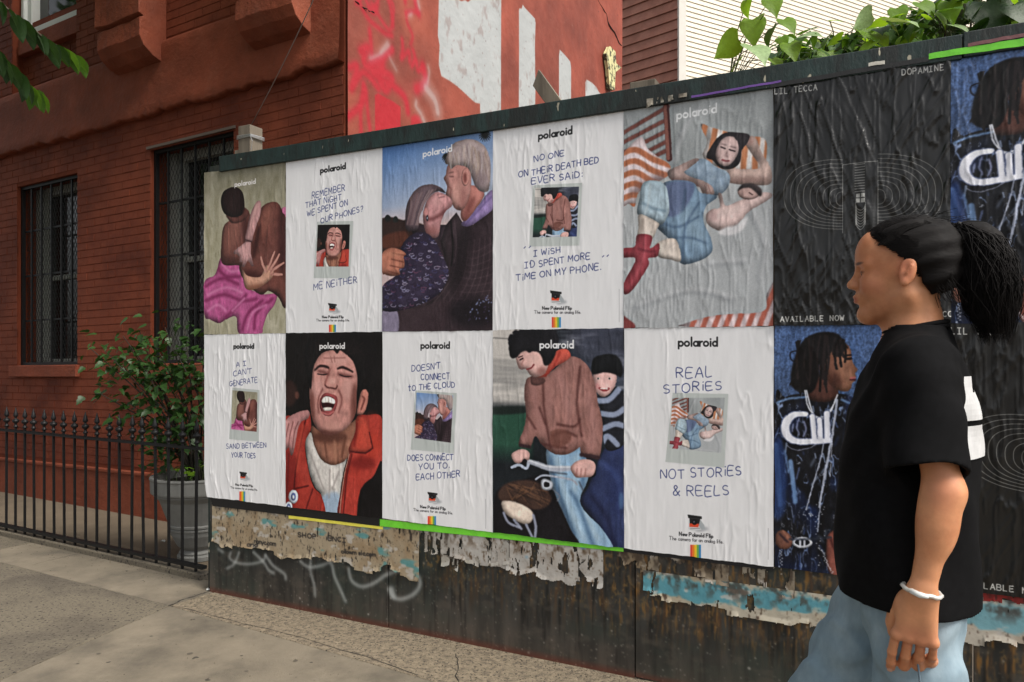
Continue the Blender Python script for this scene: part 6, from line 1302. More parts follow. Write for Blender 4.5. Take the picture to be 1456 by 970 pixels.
def hang(pts, d, n_leaf, sz):
    P3 = [sh_pt(x, y, d + .1 * i) for i, (x, y) in enumerate(pts)]; root = min(ends, key=lambda e: (e - P3[0]).length); tw.tube([root, root.lerp(P3[0], .5) + Vector((0, 0, -.1))] + P3, [.012, .009] + [.005] * (len(P3) - 1) + [.002], 5)
    for i in range(n_leaf):
        f = (i + .5) / n_leaf * (len(P3) - 1); k = min(int(f), len(P3) - 2); p = P3[k].lerp(P3[k + 1], f - k); dd = (P3[k + 1] - P3[k]).normalized(); sgn = 1 if i % 2 else -1
        put_leaf(ovals[1] if i > n_leaf * .7 else ovals[0], p, sz * rl.uniform(.8, 1.2), dd + Vector((0, rl.uniform(-.4, .2), -.5 * abs(sgn))) + Vector((.25 * sgn, 0, -.1)), rl.uniform(-.5, .5), tree, .95)
hang([(-30, -25), (10, 12), (40, 36), (70, 60), (92, 70), (118, 86)], 3.0, 17, .105)
hang([(-30, 50), (0, 78), (22, 100), (40, 120), (58, 134)], 2.9, 14, .10)
tw.obj('twig', m_bark, tree, smooth=True)

# ------------------------------------------------------------------ cable hanging down the wall to a hook
A3 = Vector(FA.at(FA.inv(366, 182)[0], FA.inv(366, 182)[1], .06)); Pq = Plane(FA.x0 + FA.nx * .32, FA.y0 + FA.ny * .32, FA.ux, FA.uy, FA.tilt); B3 = Vector(Pq.at(*Pq.inv(447, -10))); B3 = A3 + (B3 - A3) * 1.35; q = MB(); L_ = []
for i in range(9): f = i / 8; p = A3.lerp(B3, f); p.z -= .04 * math.sin(f * PI); L_.append(p)
q.tube(L_, .0035, 5); cb = q.obj('cable', mat('thin grey cable', (.22, .17, .15), .6), None, smooth=True, label='thin cable running diagonally down the red wall to a hook by the grey post', category='cable')
q = MB(); q.tube([A3 + Vector((0, 0, 0)), A3 + Vector((.012, -.02, -.03)), A3 + Vector((-.01, -.01, -.055)), A3 + Vector((.0, .03, -.07))], .005, 6); q.obj('hook', mat('pale steel hook', (.4, .38, .34), .4, metal=.5), cb, smooth=True)
# litter on the pavement edge
for (x, y, s_, lab) in ((301, 838, .045, 'crumpled white paper scrap on the pavement at the foot of the hoarding'), (232, 768, .03, 'small white scrap on the yard paving behind the railing')):
    g_ = G(x, y, .005); q = MB(); K = 5; V = np.zeros((K, K, 3))
    for j in range(K):
        for i in range(K): V[j, i] = (g_[0] + (i - 2) * s_ / 4 + rl.uniform(-.003, .003), g_[1] + (j - 2) * s_ / 5 + rl.uniform(-.003, .003), (.004 if y > 800 else -.008) + rl.uniform(0, .014))
    mkobj('paper_scrap', grid_mesh('paper_scrap', V, None, False), m_white, None, label=lab, category='litter')

gr = MB(); m_grit = mat('grit and leaf litter', S2L((70, 60, 46)), .9, .4, 60)
def chip(x, y, r):
    a0 = rl.uniform(0, 6.28); k = rl.choice([3, 4, 5]); h = r * rl.uniform(.2, .6); gr.add([(x + r * rl.uniform(.6, 1.2) * math.cos(a0 + 6.283 * j / k), y + r * rl.uniform(.5, 1) * math.sin(a0 + 6.283 * j / k), .0015) for j in range(k)] + [(x, y, .0015 + h)], [(j, (j + 1) % k, k) for j in range(k)])
for i in range(420):
    t = rl.uniform(.0, 3.4); p = HO.at(t, 0, rl.expovariate(16) + .004); chip(p[0], p[1], rl.uniform(.0015, .0055))
for i in range(260):
    t = rl.uniform(-1.5, 2.2); p = ST.at(t, 0, rl.expovariate(14) + .035); chip(p[0], p[1], rl.uniform(.002, .006))
for i in range(260):
    p = G(rl.uniform(-40, 700), 790 + 200 * rl.random() ** .7); chip(p[0], p[1], rl.uniform(.001, .004)) if (Vector(p) - Vector(HO.at((p[0] - HO.x0) * HO.ux + (p[1] - HO.y0) * HO.uy, 0)[:2])).dot(Vector((HO.nx, HO.ny))) > .02 else None
gr.obj('grit', m_grit, None, kind='stuff', label='scattered grit and crumbs on the pavement', category='grit')
ck = MB()
def pcrack(pts, w_):
    P_ = [Vector((*G(*p), .0012)) for p in pts]; K = []
    for a, c in zip(P_, P_[1:]):
        for f in (0, .25, .5, .75): K.append(a.lerp(c, f) + Vector((rl.gauss(0, .004), rl.gauss(0, .004), 0)))
    for a, c in zip(K, K[1:]):
        d = (c - a).normalized(); s_ = Vector((-d.y, d.x, 0)) * w_ * rl.uniform(.3, 1); ck.add([a - s_, c - s_, c + s_, a + s_], [(0, 1, 2, 3)])
pcrack([(648, 930), (652, 948), (648, 962), (658, 985)], .0035); pcrack([(241, 861), (262, 852), (285, 845), (301, 840)], .006); pcrack([(108, 788), (72, 797), (40, 805)], .003); pcrack([(241, 861), (330, 882), (400, 899), (520, 934), (621, 970)], .003)
ck.obj('pavement_cracks', mat('crack dirt', (.018, .015, .012), 1), kind='structure')
gm = MB()
for x, y, r in ((180, 812, .016), (120, 842, .02), (330, 905, .014), (60, 880, .018), (420, 940, .017), (215, 905, .012), (270, 930, .02), (140, 930, .015), (20, 830, .014), (350, 955, .013)):
    c_ = G(x, y); r *= .7; gm.add([(c_[0] + r * rl.uniform(.7, 1.1) * math.cos(6.283 * j / 9), c_[1] + r * rl.uniform(.7, 1.1) * math.sin(6.283 * j / 9), .0016) for j in range(9)], [tuple(range(9))])
gm.obj('gum_spots', mat('trodden gum', S2L((80, 73, 63)), .8), kind='structure')
# ------------------------------------------------------------------ the walker: distance fields turned into one skin
class Field:
    def __init__(s, lo, hi, h):
        s.lo, s.h = np.array(lo, np.float32), h; s.n = np.ceil((np.array(hi) - lo) / h).astype(int) + 1
        s.f = np.full(s.n, .2, np.float32)
    def _sub(s, lo, hi):
        a = np.clip(np.floor((np.array(lo) - s.lo) / s.h).astype(int), 0, s.n); b = np.clip(np.ceil((np.array(hi) - s.lo) / s.h).astype(int) + 1, 0, s.n)
        ax = [(s.lo[i] + s.h * np.arange(a[i], b[i])).astype(np.float32) for i in range(3)]
        return tuple(slice(a[i], b[i]) for i in range(3)), ax[0][:, None, None], ax[1][None, :, None], ax[2][None, None, :]
    def _mix(s, sl, d, k, sub=False):
        g = s.f[sl]
        if sub: d = -d; h = np.clip(.5 - .5 * (d - g) / k, 0, 1) if k else 0; s.f[sl] = -(np.minimum(-g, -d) - k * h * (1 - h)) if False else np.maximum(g, d) + (k * np.clip(1 - np.abs(g - d) / k, 0, 1) ** 2 / 4 if k else 0)
        else: s.f[sl] = np.minimum(g, d) - (k * np.clip(1 - np.abs(g - d) / k, 0, 1) ** 2 / 4 if k else 0)
    def cap(s, a, b, ra, rb, k=.02, sub=False, sq=(1, 1, 1)):
        a, b = np.array(a, float), np.array(b, float); p = max(ra, rb) * max(1 / min(sq), 1) + k + .02
        sl, X, Y, Z = s._sub(np.minimum(a, b) - p, np.maximum(a, b) + p); ba = b - a; L = ba @ ba + 1e-9
        t = np.clip(((X - a[0]) * ba[0] + (Y - a[1]) * ba[1] + (Z - a[2]) * ba[2]) / L, 0, 1)
        d = np.sqrt(((X - a[0] - t * ba[0]) * sq[0]) ** 2 + ((Y - a[1] - t * ba[1]) * sq[1]) ** 2 + ((Z - a[2] - t * ba[2]) * sq[2]) ** 2) - (ra + (rb - ra) * t)
        s._mix(sl, d, k, sub)
    def ell(s, c, r, k=.02, sub=False, rot=0):
        c, r = np.array(c, float), np.array(r, float); p = r.max() + k + .02; sl, X, Y, Z = s._sub(c - p, c + p); X = X - c[0]; Y = Y - c[1]; Z = Z - c[2]
        if rot: co, si = math.cos(rot), math.sin(rot); X, Z = X * co + Z * si, -X * si + Z * co     # pitch in the x-z plane
        q = np.sqrt((X / r[0]) ** 2 + (Y / r[1]) ** 2 + (Z / r[2]) ** 2); q2 = np.sqrt((X / r[0] ** 2) ** 2 + (Y / r[1] ** 2) ** 2 + (Z / r[2] ** 2) ** 2) + 1e-6
        s._mix(sl, q * (q - 1) / q2, k, sub)
    def axes(s): return s._sub(s.lo, s.lo + s.h * (s.n - 1))[1:]
    def mesh(s, name, m=None, smooth=True):
        f = s.f; ins = f < 0; n = s.n
        c = np.zeros(n - 1, np.uint8)
        for dx in (0, 1):
            for dy in (0, 1):
                for dz in (0, 1): c += ins[dx:n[0] - 1 + dx, dy:n[1] - 1 + dy, dz:n[2] - 1 + dz]
        act = (c > 0) & (c < 8); I = np.argwhere(act); idx = -np.ones(n - 1, np.int32); idx[act] = np.arange(len(I))
        P = np.zeros((len(I), 3)); cnt = np.zeros(len(I)); cor = [(x, y, z) for x in (0, 1) for y in (0, 1) for z in (0, 1)]
        V = {q: f[I[:, 0] + q[0], I[:, 1] + q[1], I[:, 2] + q[2]] for q in cor}
        for a in cor:
            for ax in range(3):
                if a[ax]: continue
                b = list(a); b[ax] = 1; b = tuple(b); va, vb = V[a], V[b]; x = (va < 0) != (vb < 0); t = np.where(x, va / np.where(x, va - vb, 1), 0)
                p = np.repeat(np.array(a, float)[None], len(I), 0); p[:, ax] = t; P += p * x[:, None]; cnt += x
        P = (P / cnt[:, None] + I) * s.h + s.lo
        F = []
        for ax in range(3):
            o1, o2 = [(1, 2), (2, 0), (0, 1)][ax]
            A = np.take(ins, range(n[ax] - 1), ax); B = np.take(ins, range(1, n[ax]), ax); E = np.argwhere(A != B)
            E = E[(E[:, o1] > 0) & (E[:, o2] > 0) & (E[:, o1] < n[o1] - 1) & (E[:, o2] < n[o2] - 1)]
            q = []
            for d1, d2 in ((1, 1), (0, 1), (0, 0), (1, 0)): e = E.copy(); e[:, o1] -= d1; e[:, o2] -= d2; q.append(idx[e[:, 0], e[:, 1], e[:, 2]])
            q = np.stack(q, 1); fl = ~ins[E[:, 0], E[:, 1], E[:, 2]]; q[fl] = q[fl][:, ::-1]; F.append(q)
        F = np.concatenate(F); me = bpy.data.meshes.new(name); me.vertices.add(len(P)); me.vertices.foreach_set('co', P.astype(np.float32).ravel())
        me.loops.add(F.size); me.loops.foreach_set('vertex_index', F.astype(np.int32).ravel()); me.polygons.add(len(F)); me.polygons.foreach_set('loop_start', (np.arange(len(F)) * 4).astype(np.int32)); me.update(calc_edges=True)
        me.polygons.foreach_set('use_smooth', [smooth] * len(F))
        if m: me.materials.append(m)
        return me
PO = (.868, 1.62, 0); PR = math.atan2(.456, -.89)
per = empty('person', PO, 'person walking left in a black T-shirt and pale jeans, dark hair in a ponytail', 'person'); per.rotation_euler = (0, 0, PR)
def pobj(name, me, parent=None, **k):
    o = bpy.data.objects.new(name, me); COL.objects.link(o); o.parent = parent or per
    for a, b in k.items(): o[a] = b
    return o
# skin material: warm, blotchy, redder lips and ear, soft brows drawn as hair-coloured streaks
def skinmat():
    m = mat('skin', (.55, .250, .125), .5, .2, 11, bump=.25, bscale=120, bdist=.001, spec=.4, second=(.46, .18, .085), mixscale=7); n = m.node_tree; N = n.nodes; L = n.links; b = N['Principled BSDF']
    b.inputs['Subsurface Weight'].default_value = .12; b.inputs['Subsurface Radius'].default_value = (.02, .008, .004); b.inputs['Subsurface Scale'].default_value = .4
    tc = N.new('ShaderNodeTexCoord'); cur = b.inputs['Base Color'].links[0].from_socket
    for c, r, col, f in (((.094, 0, 1.472), (.014, .024, .011), (.33, .075, .055), .8), ((.082, .031, 1.551), (.020, .021, .0042), (.03, .015, .01), .85), ((.082, -.031, 1.551), (.020, .021, .0042), (.03, .015, .01), .85), ((0, .08, 1.527), (.022, .02, .034), (.50, .15, .09), .5),
                       ((.06, .045, 1.495), (.03, .03, .025), (.50, .17, .10), .4), ((-.06, .215, 1.09), (.03, .06, .05), (.44, .15, .09), .45), ((-.012, .21, .80), (.05, .05, .03), (.50, .19, .11), .35), ((.078, .031, 1.531), (.022, .016, .0045), (.05, .02, .015), .75), ((.078, -.031, 1.531), (.022, .016, .0045), (.05, .02, .015), .75)):
        v = N.new('ShaderNodeVectorMath'); v.operation = 'SUBTRACT'; v.inputs[1].default_value = c; L.new(tc.outputs['Object'], v.inputs[0]); d = N.new('ShaderNodeVectorMath'); d.operation = 'DIVIDE'; d.inputs[1].default_value = r; L.new(v.outputs[0], d.inputs[0])
        l = N.new('ShaderNodeVectorMath'); l.operation = 'LENGTH'; L.new(d.outputs[0], l.inputs[0]); mr = N.new('ShaderNodeMapRange'); mr.inputs['From Min'].default_value = 1.15; mr.inputs['From Max'].default_value = .6; mr.inputs['To Max'].default_value = f; L.new(l.outputs['Value'], mr.inputs['Value'])
        x = N.new('ShaderNodeMix'); x.data_type = 'RGBA'; L.new(cur, x.inputs['A']); x.inputs['B'].default_value = (*col, 1); L.new(mr.outputs[0], x.inputs['Factor']); cur = x.outputs['Result']
    L.new(cur, b.inputs['Base Color']); return m
m_skin = skinmat()
B = Field((-.36, -.27, 0), (.42, .27, 1.68), .0035)
# head
B.ell((-.006, 0, 1.562), (.096, .074, .086), .01); B.ell((.032, 0, 1.505), (.058, .057, .078), .03); B.ell((.056, 0, 1.578), (.036, .052, .042), .03)
for sg in (1, -1):
    B.cap((-.005, sg * .048, 1.475), (.066, sg * .013, 1.437), .016, .014, .03); B.ell((.058, sg * .034, 1.503), (.026, .024, .026), .02); B.cap((.083, sg * .012, 1.549), (.070, sg * .048, 1.546), .009, .008, .015)
B.ell((.076, 0, 1.437), (.017, .019, .016), .018)
B.cap((.086, 0, 1.540), (.104, 0, 1.509), .0060, .0085, .012); B.ell((.1055, 0, 1.505), (.0090, .0095, .0080), .008)
for sg in (1, -1): B.ell((.0985, sg * .011, 1.502), (.009, .0065, .0068), .006)
B.ell((.082, 0, 1.475), (.016, .026, .020), .014)
B.ell((.0955, 0, 1.4785), (.0075, .019, .0052), .004); B.ell((.0935, 0, 1.4675), (.0078, .017, .0058), .004); B.cap((.104, -.018, 1.4731), (.104, .018, 1.4731), .0022, .0022, .003, True); B.ell((.096, 0, 1.4575), (.008, .016, .005), .006, True)
for sg in (1, -1):
    B.ell((.093, sg * .031, 1.532), (.014, .017, .011), .010, True); B.ell((.0745, sg * .031, 1.5315), (.0125, .0145, .0105), .004)
    B.cap((.088, sg * .020, 1.5265), (.080, sg * .044, 1.528), .0014, .0014, .003, True)
    # ear
    B.ell((-.006, sg * .076, 1.527), (.017, .0085, .031), .006, False, .18); B.ell((-.003, sg * .088, 1.530), (.009, .008, .018), .005, True, .18); B.ell((.001, sg * .078, 1.502), (.009, .006, .009), .005); B.cap((-.002, sg * .0845, 1.520), (-.013, sg * .0845, 1.536), .0028, .003, .003)
B.cap((-.018, 0, 1.47), (-.032, 0, 1.35), .050, .057, .03); B.cap((.006, .03, 1.455), (.01, .012, 1.37), .012, .010, .02); B.ell((.030, 0, 1.425), (.012, .013, .014), .02)
# trunk
B.ell((-.01, 0, 1.23), (.098, .15, .17), .05); B.ell((0, 0, 1.05), (.090, .13, .16), .05); B.ell((-.012, 0, .90), (.112, .155, .12), .05); B.cap((-.02, -.14, 1.325), (-.02, .14, 1.325), .042, .042, .03)
# arms and hands
NAILS = []
for sg, sh_, el, wr in ((1, (-.022, .165, 1.335), (-.064, .213, 1.088), (-.026, .213, .884)), (-1, (-.02, -.165, 1.335), (.00, -.20, 1.09), (.06, -.19, .90))):
    B.cap(sh_, el, .041, .0315, .03); B.cap(el, wr, .0315, .0220, .025); fm_ = tuple(el[i] * .72 + wr[i] * .28 + (0, sg * .004, 0)[i] for i in range(3)); B.ell(fm_, (.032, .031, .06), .03)
    B.ell((el[0] - .012, el[1], el[2] - .004), (.018, .019, .022), .02); B.ell((wr[0], wr[1] + sg * .008, wr[2] + .01), (.023, .018, .02), .015)
    w_ = np.array(wr); ax = np.array((.10, -sg * .10, -1)); ax = ax / np.linalg.norm(ax); fr_ = np.array((1, 0, .10)); fr_ = fr_ / np.linalg.norm(fr_); nr = np.array((0, sg * 1.0, -.1))   # along, towards the thumb, back of hand
    def hp(a, t, n_): return tuple(w_ + ax * a + fr_ * t + nr * n_)
    for t0_, t1_ in ((.022, .027), (.007, .010), (-.008, -.007), (-.020, -.023)): B.cap(hp(.005, t0_ * .6, 0), hp(.088, t1_ * 1.08, .002), .0175, .0125, .014)
    B.ell(hp(.035, .022, -.010), (.020, .015, .030), .014)
    for t_, L_, r_, cu in ((.0345, (.044, .027, .021), .0092, .55), (.0125, (.048, .030, .022), .0094, .8), (-.0095, (.045, .028, .021), .0090, .95), (-.0300, (.036, .022, .018), .0081, 1.05)):
        p = np.array(hp(.090, t_, .0)); B.ell(tuple(p + nr * .004), (.0108, .0108, .0125), .005); ang = .25 * cu
        for q, l in enumerate(L_):
            d = ax * math.cos(ang) - nr * math.sin(ang) + fr_ * (t_ * 2.0 if q == 0 else -t_ * .6); d = d / np.linalg.norm(d); p2 = p + d * l; B.cap(tuple(p), tuple(p2), r_ * (1 - .09 * q), r_ * (.92 - .09 * q), .002); B.ell(tuple(p2 + nr * .001), (r_ * .98, r_ * .95, r_ * .95), .003) if q < 2 else None
            if q == 2: NAILS.append((Vector(p2), Vector(d), Vector(nr + ax * math.tan(min(ang, 1.2)) * 0), r_))
            p = p2; ang += .42 * cu
    p = np.array(hp(.020, .022, -.012)); p2 = np.array(hp(.056, .038, -.026)); p3 = np.array(hp(.086, .038, -.036)); p4 = np.array(hp(.106, .032, -.042)); B.cap(tuple(p), tuple(p2), .0155, .0120, .01); B.cap(tuple(p2), tuple(p3), .0122, .0108, .004); B.cap(tuple(p3), tuple(p4), .0108, .0082, .004)
# legs and feet
LEGS = ((1, (-.01, .085, .86), (-.045, .095, .47), (-.235, .095, .125)), (-1, (.01, -.085, .86), (.190, -.09, .48), (.295, -.09, .085)))
for sg, hp_, kn, an in LEGS: B.cap(hp_, kn, .082, .052, .04); B.cap(kn, an, .050, .034, .03); B.cap(an, (an[0] + (.12 if sg < 0 else .10), an[1], an[2] - (.045 if sg < 0 else .10)), .034, .026, .02)
body = pobj('body', B.mesh('body', m_skin)); del B
m_nail = mat('fingernail', (.62, .34, .24), .25, .05, 30)
for p, d, n_, r_ in NAILS:
    n_ = (n_ - d * n_.dot(d)).normalized(); x_ = d.cross(n_).normalized(); q = MB(); K = []
    for j in range(12): t = 2 * PI * j / 12; cx__, cy__ = math.cos(t) * r_ * .62, math.sin(t) * r_ * .8; K.append(p + x_ * cx__ + d * cy__ + n_ * (r_ * .80 + .0009 - cx__ * cx__ * 40 * .9 - max(0, cy__) * .12))
    q.add(K + [p + n_ * (r_ * .80 + .0016)], [(j, (j + 1) % 12, 12) for j in range(12)]); pobj('nail', q.mesh('nail', True), body).data.materials.append(m_nail)
# eyes
for sg in (1, -1):
    q = MB(); K = 10
    for i in range(K + 1):
        for j in range(12): a = PI * i / K; t = 2 * PI * j / 12; q.v.append((.0735 + .0118 * math.cos(a), sg * .031 + .0118 * math.sin(a) * math.cos(t), 1.5295 + .0118 * math.sin(a) * math.sin(t)))
    for i in range(K):
        for j in range(12): q.f.append((i * 12 + j, i * 12 + (j + 1) % 12, (i + 1) * 12 + (j + 1) % 12, (i + 1) * 12 + j))
    pobj('eye', q.mesh('eye', True)).data.materials.append(mat('dark eye', (.03, .018, .012), .2))

# T-shirt
m_shirt = mat('black jersey', (.0045, .0045, .005), .9, .25, 60, bump=.35, bscale=400, bdist=.0006, spec=.1)
zk = [.80, .83, .93, 1.05, 1.14, 1.22, 1.30, 1.345, 1.375, 1.40, 1.43]
fx = [.136, .136, .137, .135, .128, .112, .085, .062, .045, .034, .03]; bx_ = [-.146, -.146, -.145, -.143, -.142, -.138, -.122, -.108, -.096, -.088, -.08]; hw = [.192, .192, .190, .188, .188, .188, .185, .165, .125, .085, .06]
def prof(z): return np.interp(z, zk, fx), np.interp(z, zk, bx_), np.interp(z, zk, hw)
def folds(X, Y, Z):
    return .0038 * np.sin(26 * X + 11 * Z + 3 * np.sin(9 * Z + 5 * Y)) * np.clip((1.25 - Z) * 4, .15, 1) + .003 * np.sin(38 * Y - 17 * Z + 2 * np.sin(14 * X)) + .0022 * np.sin(60 * Z + 30 * X + 4 * np.sin(20 * Y)) * np.clip((Z - .95) * 3, 0, 1)
C = Field((-.20, -.33, .76), (.20, .33, 1.44), .0045); X, Y, Z = C.axes()
f_, b_, h_ = prof(Z); cx_ = (f_ + b_) / 2; a_ = (f_ - b_) / 2
q_ = ((np.abs(X - cx_) / a_) ** 2.3 + (np.abs(Y) / h_) ** 2.3) ** (1 / 2.3); C.f = ((q_ - 1) * np.minimum(a_, h_) * .9).astype(np.float32); C.f = np.maximum(C.f, Z - 1.412)
HOL, ENDS = [], []; FO = folds(X, Y, Z)
for sg, e_ in ((1, (-.034, .222, 1.125)), (-1, (.0, -.222, 1.125))):
    s_ = np.array((-.024, sg * .150, 1.322)); e_ = np.array(e_); ba = e_ - s_; L_ = math.sqrt(ba @ ba); u_ = ba / L_
    al = (X - s_[0]) * u_[0] + (Y - s_[1]) * u_[1] + (Z - s_[2]) * u_[2]; t = np.clip(al / L_, 0, 1.3); dx, dy, dz = X - s_[0] - t * ba[0], Y - s_[1] - t * ba[1], Z - s_[2] - t * ba[2]
    d = np.sqrt(dx ** 2 + (dy * 1.0) ** 2 + dz ** 2) - (.070 + .003 * t); d = np.maximum(d, al - L_)
    g = C.f; k = .03; C.f = (np.minimum(g, d) - k * np.clip(1 - np.abs(g - d) / k, 0, 1) ** 2 / 4).astype(np.float32)
    HOL.append(np.maximum(np.sqrt(dx ** 2 + dy ** 2 + dz ** 2) - (.070 + .003 * t - .009), L_ - .03 - al)); ENDS.append(np.maximum(al - L_, -np.inf) if False else (al, L_, d))
C.f = (C.f + FO).astype(np.float32)
for d2 in HOL: C.f = np.maximum(C.f, -(d2 + FO)).astype(np.float32)
C.f = np.maximum(C.f, .828 + .006 * np.sin(9 * X) - Z).astype(np.float32)
nk = np.sqrt((X + .022) ** 2 + (Y * .93) ** 2) - .060; nk = np.maximum(nk, 1.385 - .25 * (X + .02) * -1 * -1 - Z); C.f = np.maximum(C.f, -nk).astype(np.float32)
shirt = pobj('t_shirt', C.mesh('t_shirt', m_shirt)); del C
q = MB()
for kk in range(2):
    ring = [(-.022 + (.0625 - .001 * kk) * math.cos(t), (.067) * math.sin(t), 1.400 + .0085 * kk - .012 * math.cos(t)) for t in np.linspace(0, 2 * PI, 33)]
    q.tube(ring, .0052, 6, False)
pobj('collar', q.mesh('collar', True), shirt).data.materials.append(m_shirt)
# print on the back: blocky white marks
m_print = mat('white screen print', (.50, .50, .50), .7, .12, 30)
PT = ['1111011111', '1111011111', '1111011111', '1111111111', '1111111111', '0111111111', '0111101111', '0111101111', '0000000000', '0011111111', '0111111110', '1111111111', '1111111111', '0111111110', '0011111111']
q = MB(); n_r = len(PT); n_c = 10
def sp(phi, z, off=.004):
    f, b, h = prof(z); c, a = (f + b) / 2, (f - b) / 2; ca, sa = math.cos(phi), math.sin(phi); e = 2 / 2.3; x, y = c + a * math.copysign(abs(ca) ** e, ca), h * math.copysign(abs(sa) ** e, sa)
    n = Vector((ca / a, sa / h, 0)).normalized(); fo = float(folds(np.array(x), np.array(y), np.array(z))); return (x + n.x * (off - fo), y + n.y * (off - fo), z)
for r_ in range(n_r):
    for c_ in range(n_c):
        if PT[r_][c_] == '0': continue
        z1, z0 = 1.305 - .165 * r_ / n_r, 1.305 - .165 * (r_ + 1) / n_r; p0, p1 = [2.0 + (3.7 - 2.0) * v / n_c for v in (c_, c_ + 1)]; pm_ = (p0 + p1) / 2
        q.add([sp(p0, z0), sp(pm_, z0), sp(p1, z0), sp(p1, z1), sp(pm_, z1), sp(p0, z1)], [(0, 1, 4, 5), (1, 2, 3, 4)])
pobj('shirt_print', q.mesh('shirt_print'), shirt).data.materials.append(m_print)
# jeans
m_jean = mat('washed denim', (.195, .275, .330), .85, .12, 30, stretch=(1, 1, .5), bump=.35, bscale=220, bdist=.001, second=(.28, .36, .41), mixscale=5, spec=.2)
J = Field((-.38, -.24, .08), (.42, .24, 1.0), .005)
J.ell((-.008, 0, .90), (.122, .165, .13), .03)
for sg, h_, k_, a_ in LEGS: J.cap((h_[0], h_[1], .84), k_, .097, .074, .03); J.cap(k_, (a_[0], a_[1], a_[2] + .03), .078, .074, .03)
X, Y, Z = J.axes(); J.f = (J.f + .0030 * np.sin(60 * Z + 40 * X + 3 * np.sin(30 * Y + 9 * Z)) + .0065 * np.clip(np.sin(30 * X - 38 * Z + 2.5 * np.sin(19 * Y + 8 * X)), -.3, 1) * np.clip((.92 - Z) * 5, 0, 1)).astype(np.float32); J.f = np.maximum(J.f, Z - .97).astype(np.float32)
jeans = pobj('jeans', J.mesh('jeans', m_jean)); del J
# side seam
q = MB(); q.tube([(-.012, .172, .86), (-.02, .188, .75), (-.035, .182, .6), (-.048, .175, .47)], .0022, 5); pobj('seam', q.mesh('seam', True), jeans).data.materials.append(mat('denim seam', (.12, .17, .21), .9))
# shoes
m_shoe = mat('white canvas shoe', (.6, .6, .58), .7, .1, 20); m_sole = mat('rubber sole', (.4, .38, .34), .8)
for sg, h_, k_, a_ in LEGS:
    S_ = Field((a_[0] - .12, a_[1] - .08, 0.0), (a_[0] + .26, a_[1] + .08, .22), .005); dz = 0 if sg < 0 else .035
    S_.cap((a_[0] - .01, a_[1], .065 + dz), (a_[0] + .15, a_[1], .048), .045, .038, .03); S_.cap((a_[0], a_[1], .07 + dz), (a_[0] - .005, a_[1], .13 + dz * .6), .045, .042, .03); X, Y, Z = S_.axes(); S_.f = np.maximum(S_.f, .012 - Z).astype(np.float32)
    so = pobj('shoe', S_.mesh('shoe', m_shoe)); q = MB(); q.lathe([(.046, .002), (.05, .006), (.05, .022), (.046, .024)], 16); q.v = [(a_[0] + .065 + x * 2.45, a_[1] + y * .98, z + (0)) for x, y, z in q.v]; pobj('sole', q.mesh('sole'), so).data.materials.append(m_sole)
# bracelet
wz = Vector((-.0265, .213, .892)); q = MB(); R_ = []
for i in range(25):
    t = 2 * PI * i / 24; R_.append(wz + Vector((.0335 * math.cos(t), .030 * math.sin(t), .006 * math.cos(t) + .0015 * math.sin(7 * t))))
q.tube(R_, .0042, 6, False); br = pobj('bracelet', q.mesh('bracelet', True)); br.data.materials.append(mat('silver beads', (.70, .68, .64), .35, .2, 90, metal=.35)); q = MB(); q.tube([wz + Vector((.020, .027, .003)), wz + Vector((.004, .033, .0)), wz + Vector((-.010, .0305, -.002))], [.004, .006, .004], 8); pobj('charm', q.mesh('charm', True), br).data.materials.append(m_white)
# hair
m_hair = mat('black hair', (.0045, .0034, .0032), .7, .3, 40, stretch=(.3, 1, 1), bump=.6, bscale=120, bdist=.002, spec=.16)
Hh = Field((-.24, -.12, 1.33), (.11, .12, 1.69), .0035)
Hh.ell((-.013, 0, 1.572), (.106, .0815, .083), .005); Hh.ell((-.055, 0, 1.53), (.062, .068, .075), .03)
X, Y, Z = Hh.axes()
XB = lambda z: np.interp(z, [1.47, 1.50, 1.53, 1.55, 1.565, 1.585, 1.605, 1.622, 1.66], [-.056, -.036, -.024, -.006, .012, .034, .054, .070, .085]); Hh.f = np.maximum(Hh.f, (X - XB(Z)) * .7).astype(np.float32)
Hh.f = np.maximum(Hh.f, (1.480 - Z) - .4 * (X + .06)).astype(np.float32)
TL = [((-.095, 0, 1.597), .032), ((-.120, 0, 1.603), .034), ((-.142, .003, 1.585), .045), ((-.156, .006, 1.545), .052), ((-.160, .006, 1.495), .055), ((-.164, .004, 1.448), .048), ((-.172, .002, 1.412), .028)]
for (a, ra), (c, rc) in zip(TL, TL[1:]): Hh.cap(a, c, ra * .8, rc * .8, .02)
Hh.f = (Hh.f + .0016 * np.sin(170 * Z + 60 * X + 4 * np.sin(30 * Y)) + .0016 * np.sin(230 * Y + 60 * Z)).astype(np.float32)
hair = pobj('hair', Hh.mesh('hair', m_hair)); del Hh
q = MB(); rh = random.Random(5)
for i in range(1500):
    a0 = rh.uniform(0, 2 * PI); rr = rh.uniform(.7, 1.04) if i % 6 else rh.uniform(.95, 1.18); P_ = []; wob = rh.uniform(0, 6); ex = rh.uniform(-.015, .02)
    for k, (c, r) in enumerate(TL[1:]):
        aa = a0 + .35 * math.sin(k * 1.1 + wob); P_.append((c[0] + rh.gauss(0, .0035) + r * rr * math.cos(aa) * .95, c[1] + r * rr * math.sin(aa), c[2] + ex + (r * .3 * math.cos(aa) if k < 3 else 0) - (0 if k < 5 else rh.uniform(-.02, .035))))
    q.tube([(-.10, 0, 1.597 + .02 * math.sin(a0))] + P_, [.0009] * 4 + [.0008, .0006, .0003], 3, False)
rh_ = [rh.uniform(0, .014) for _ in range(97)]
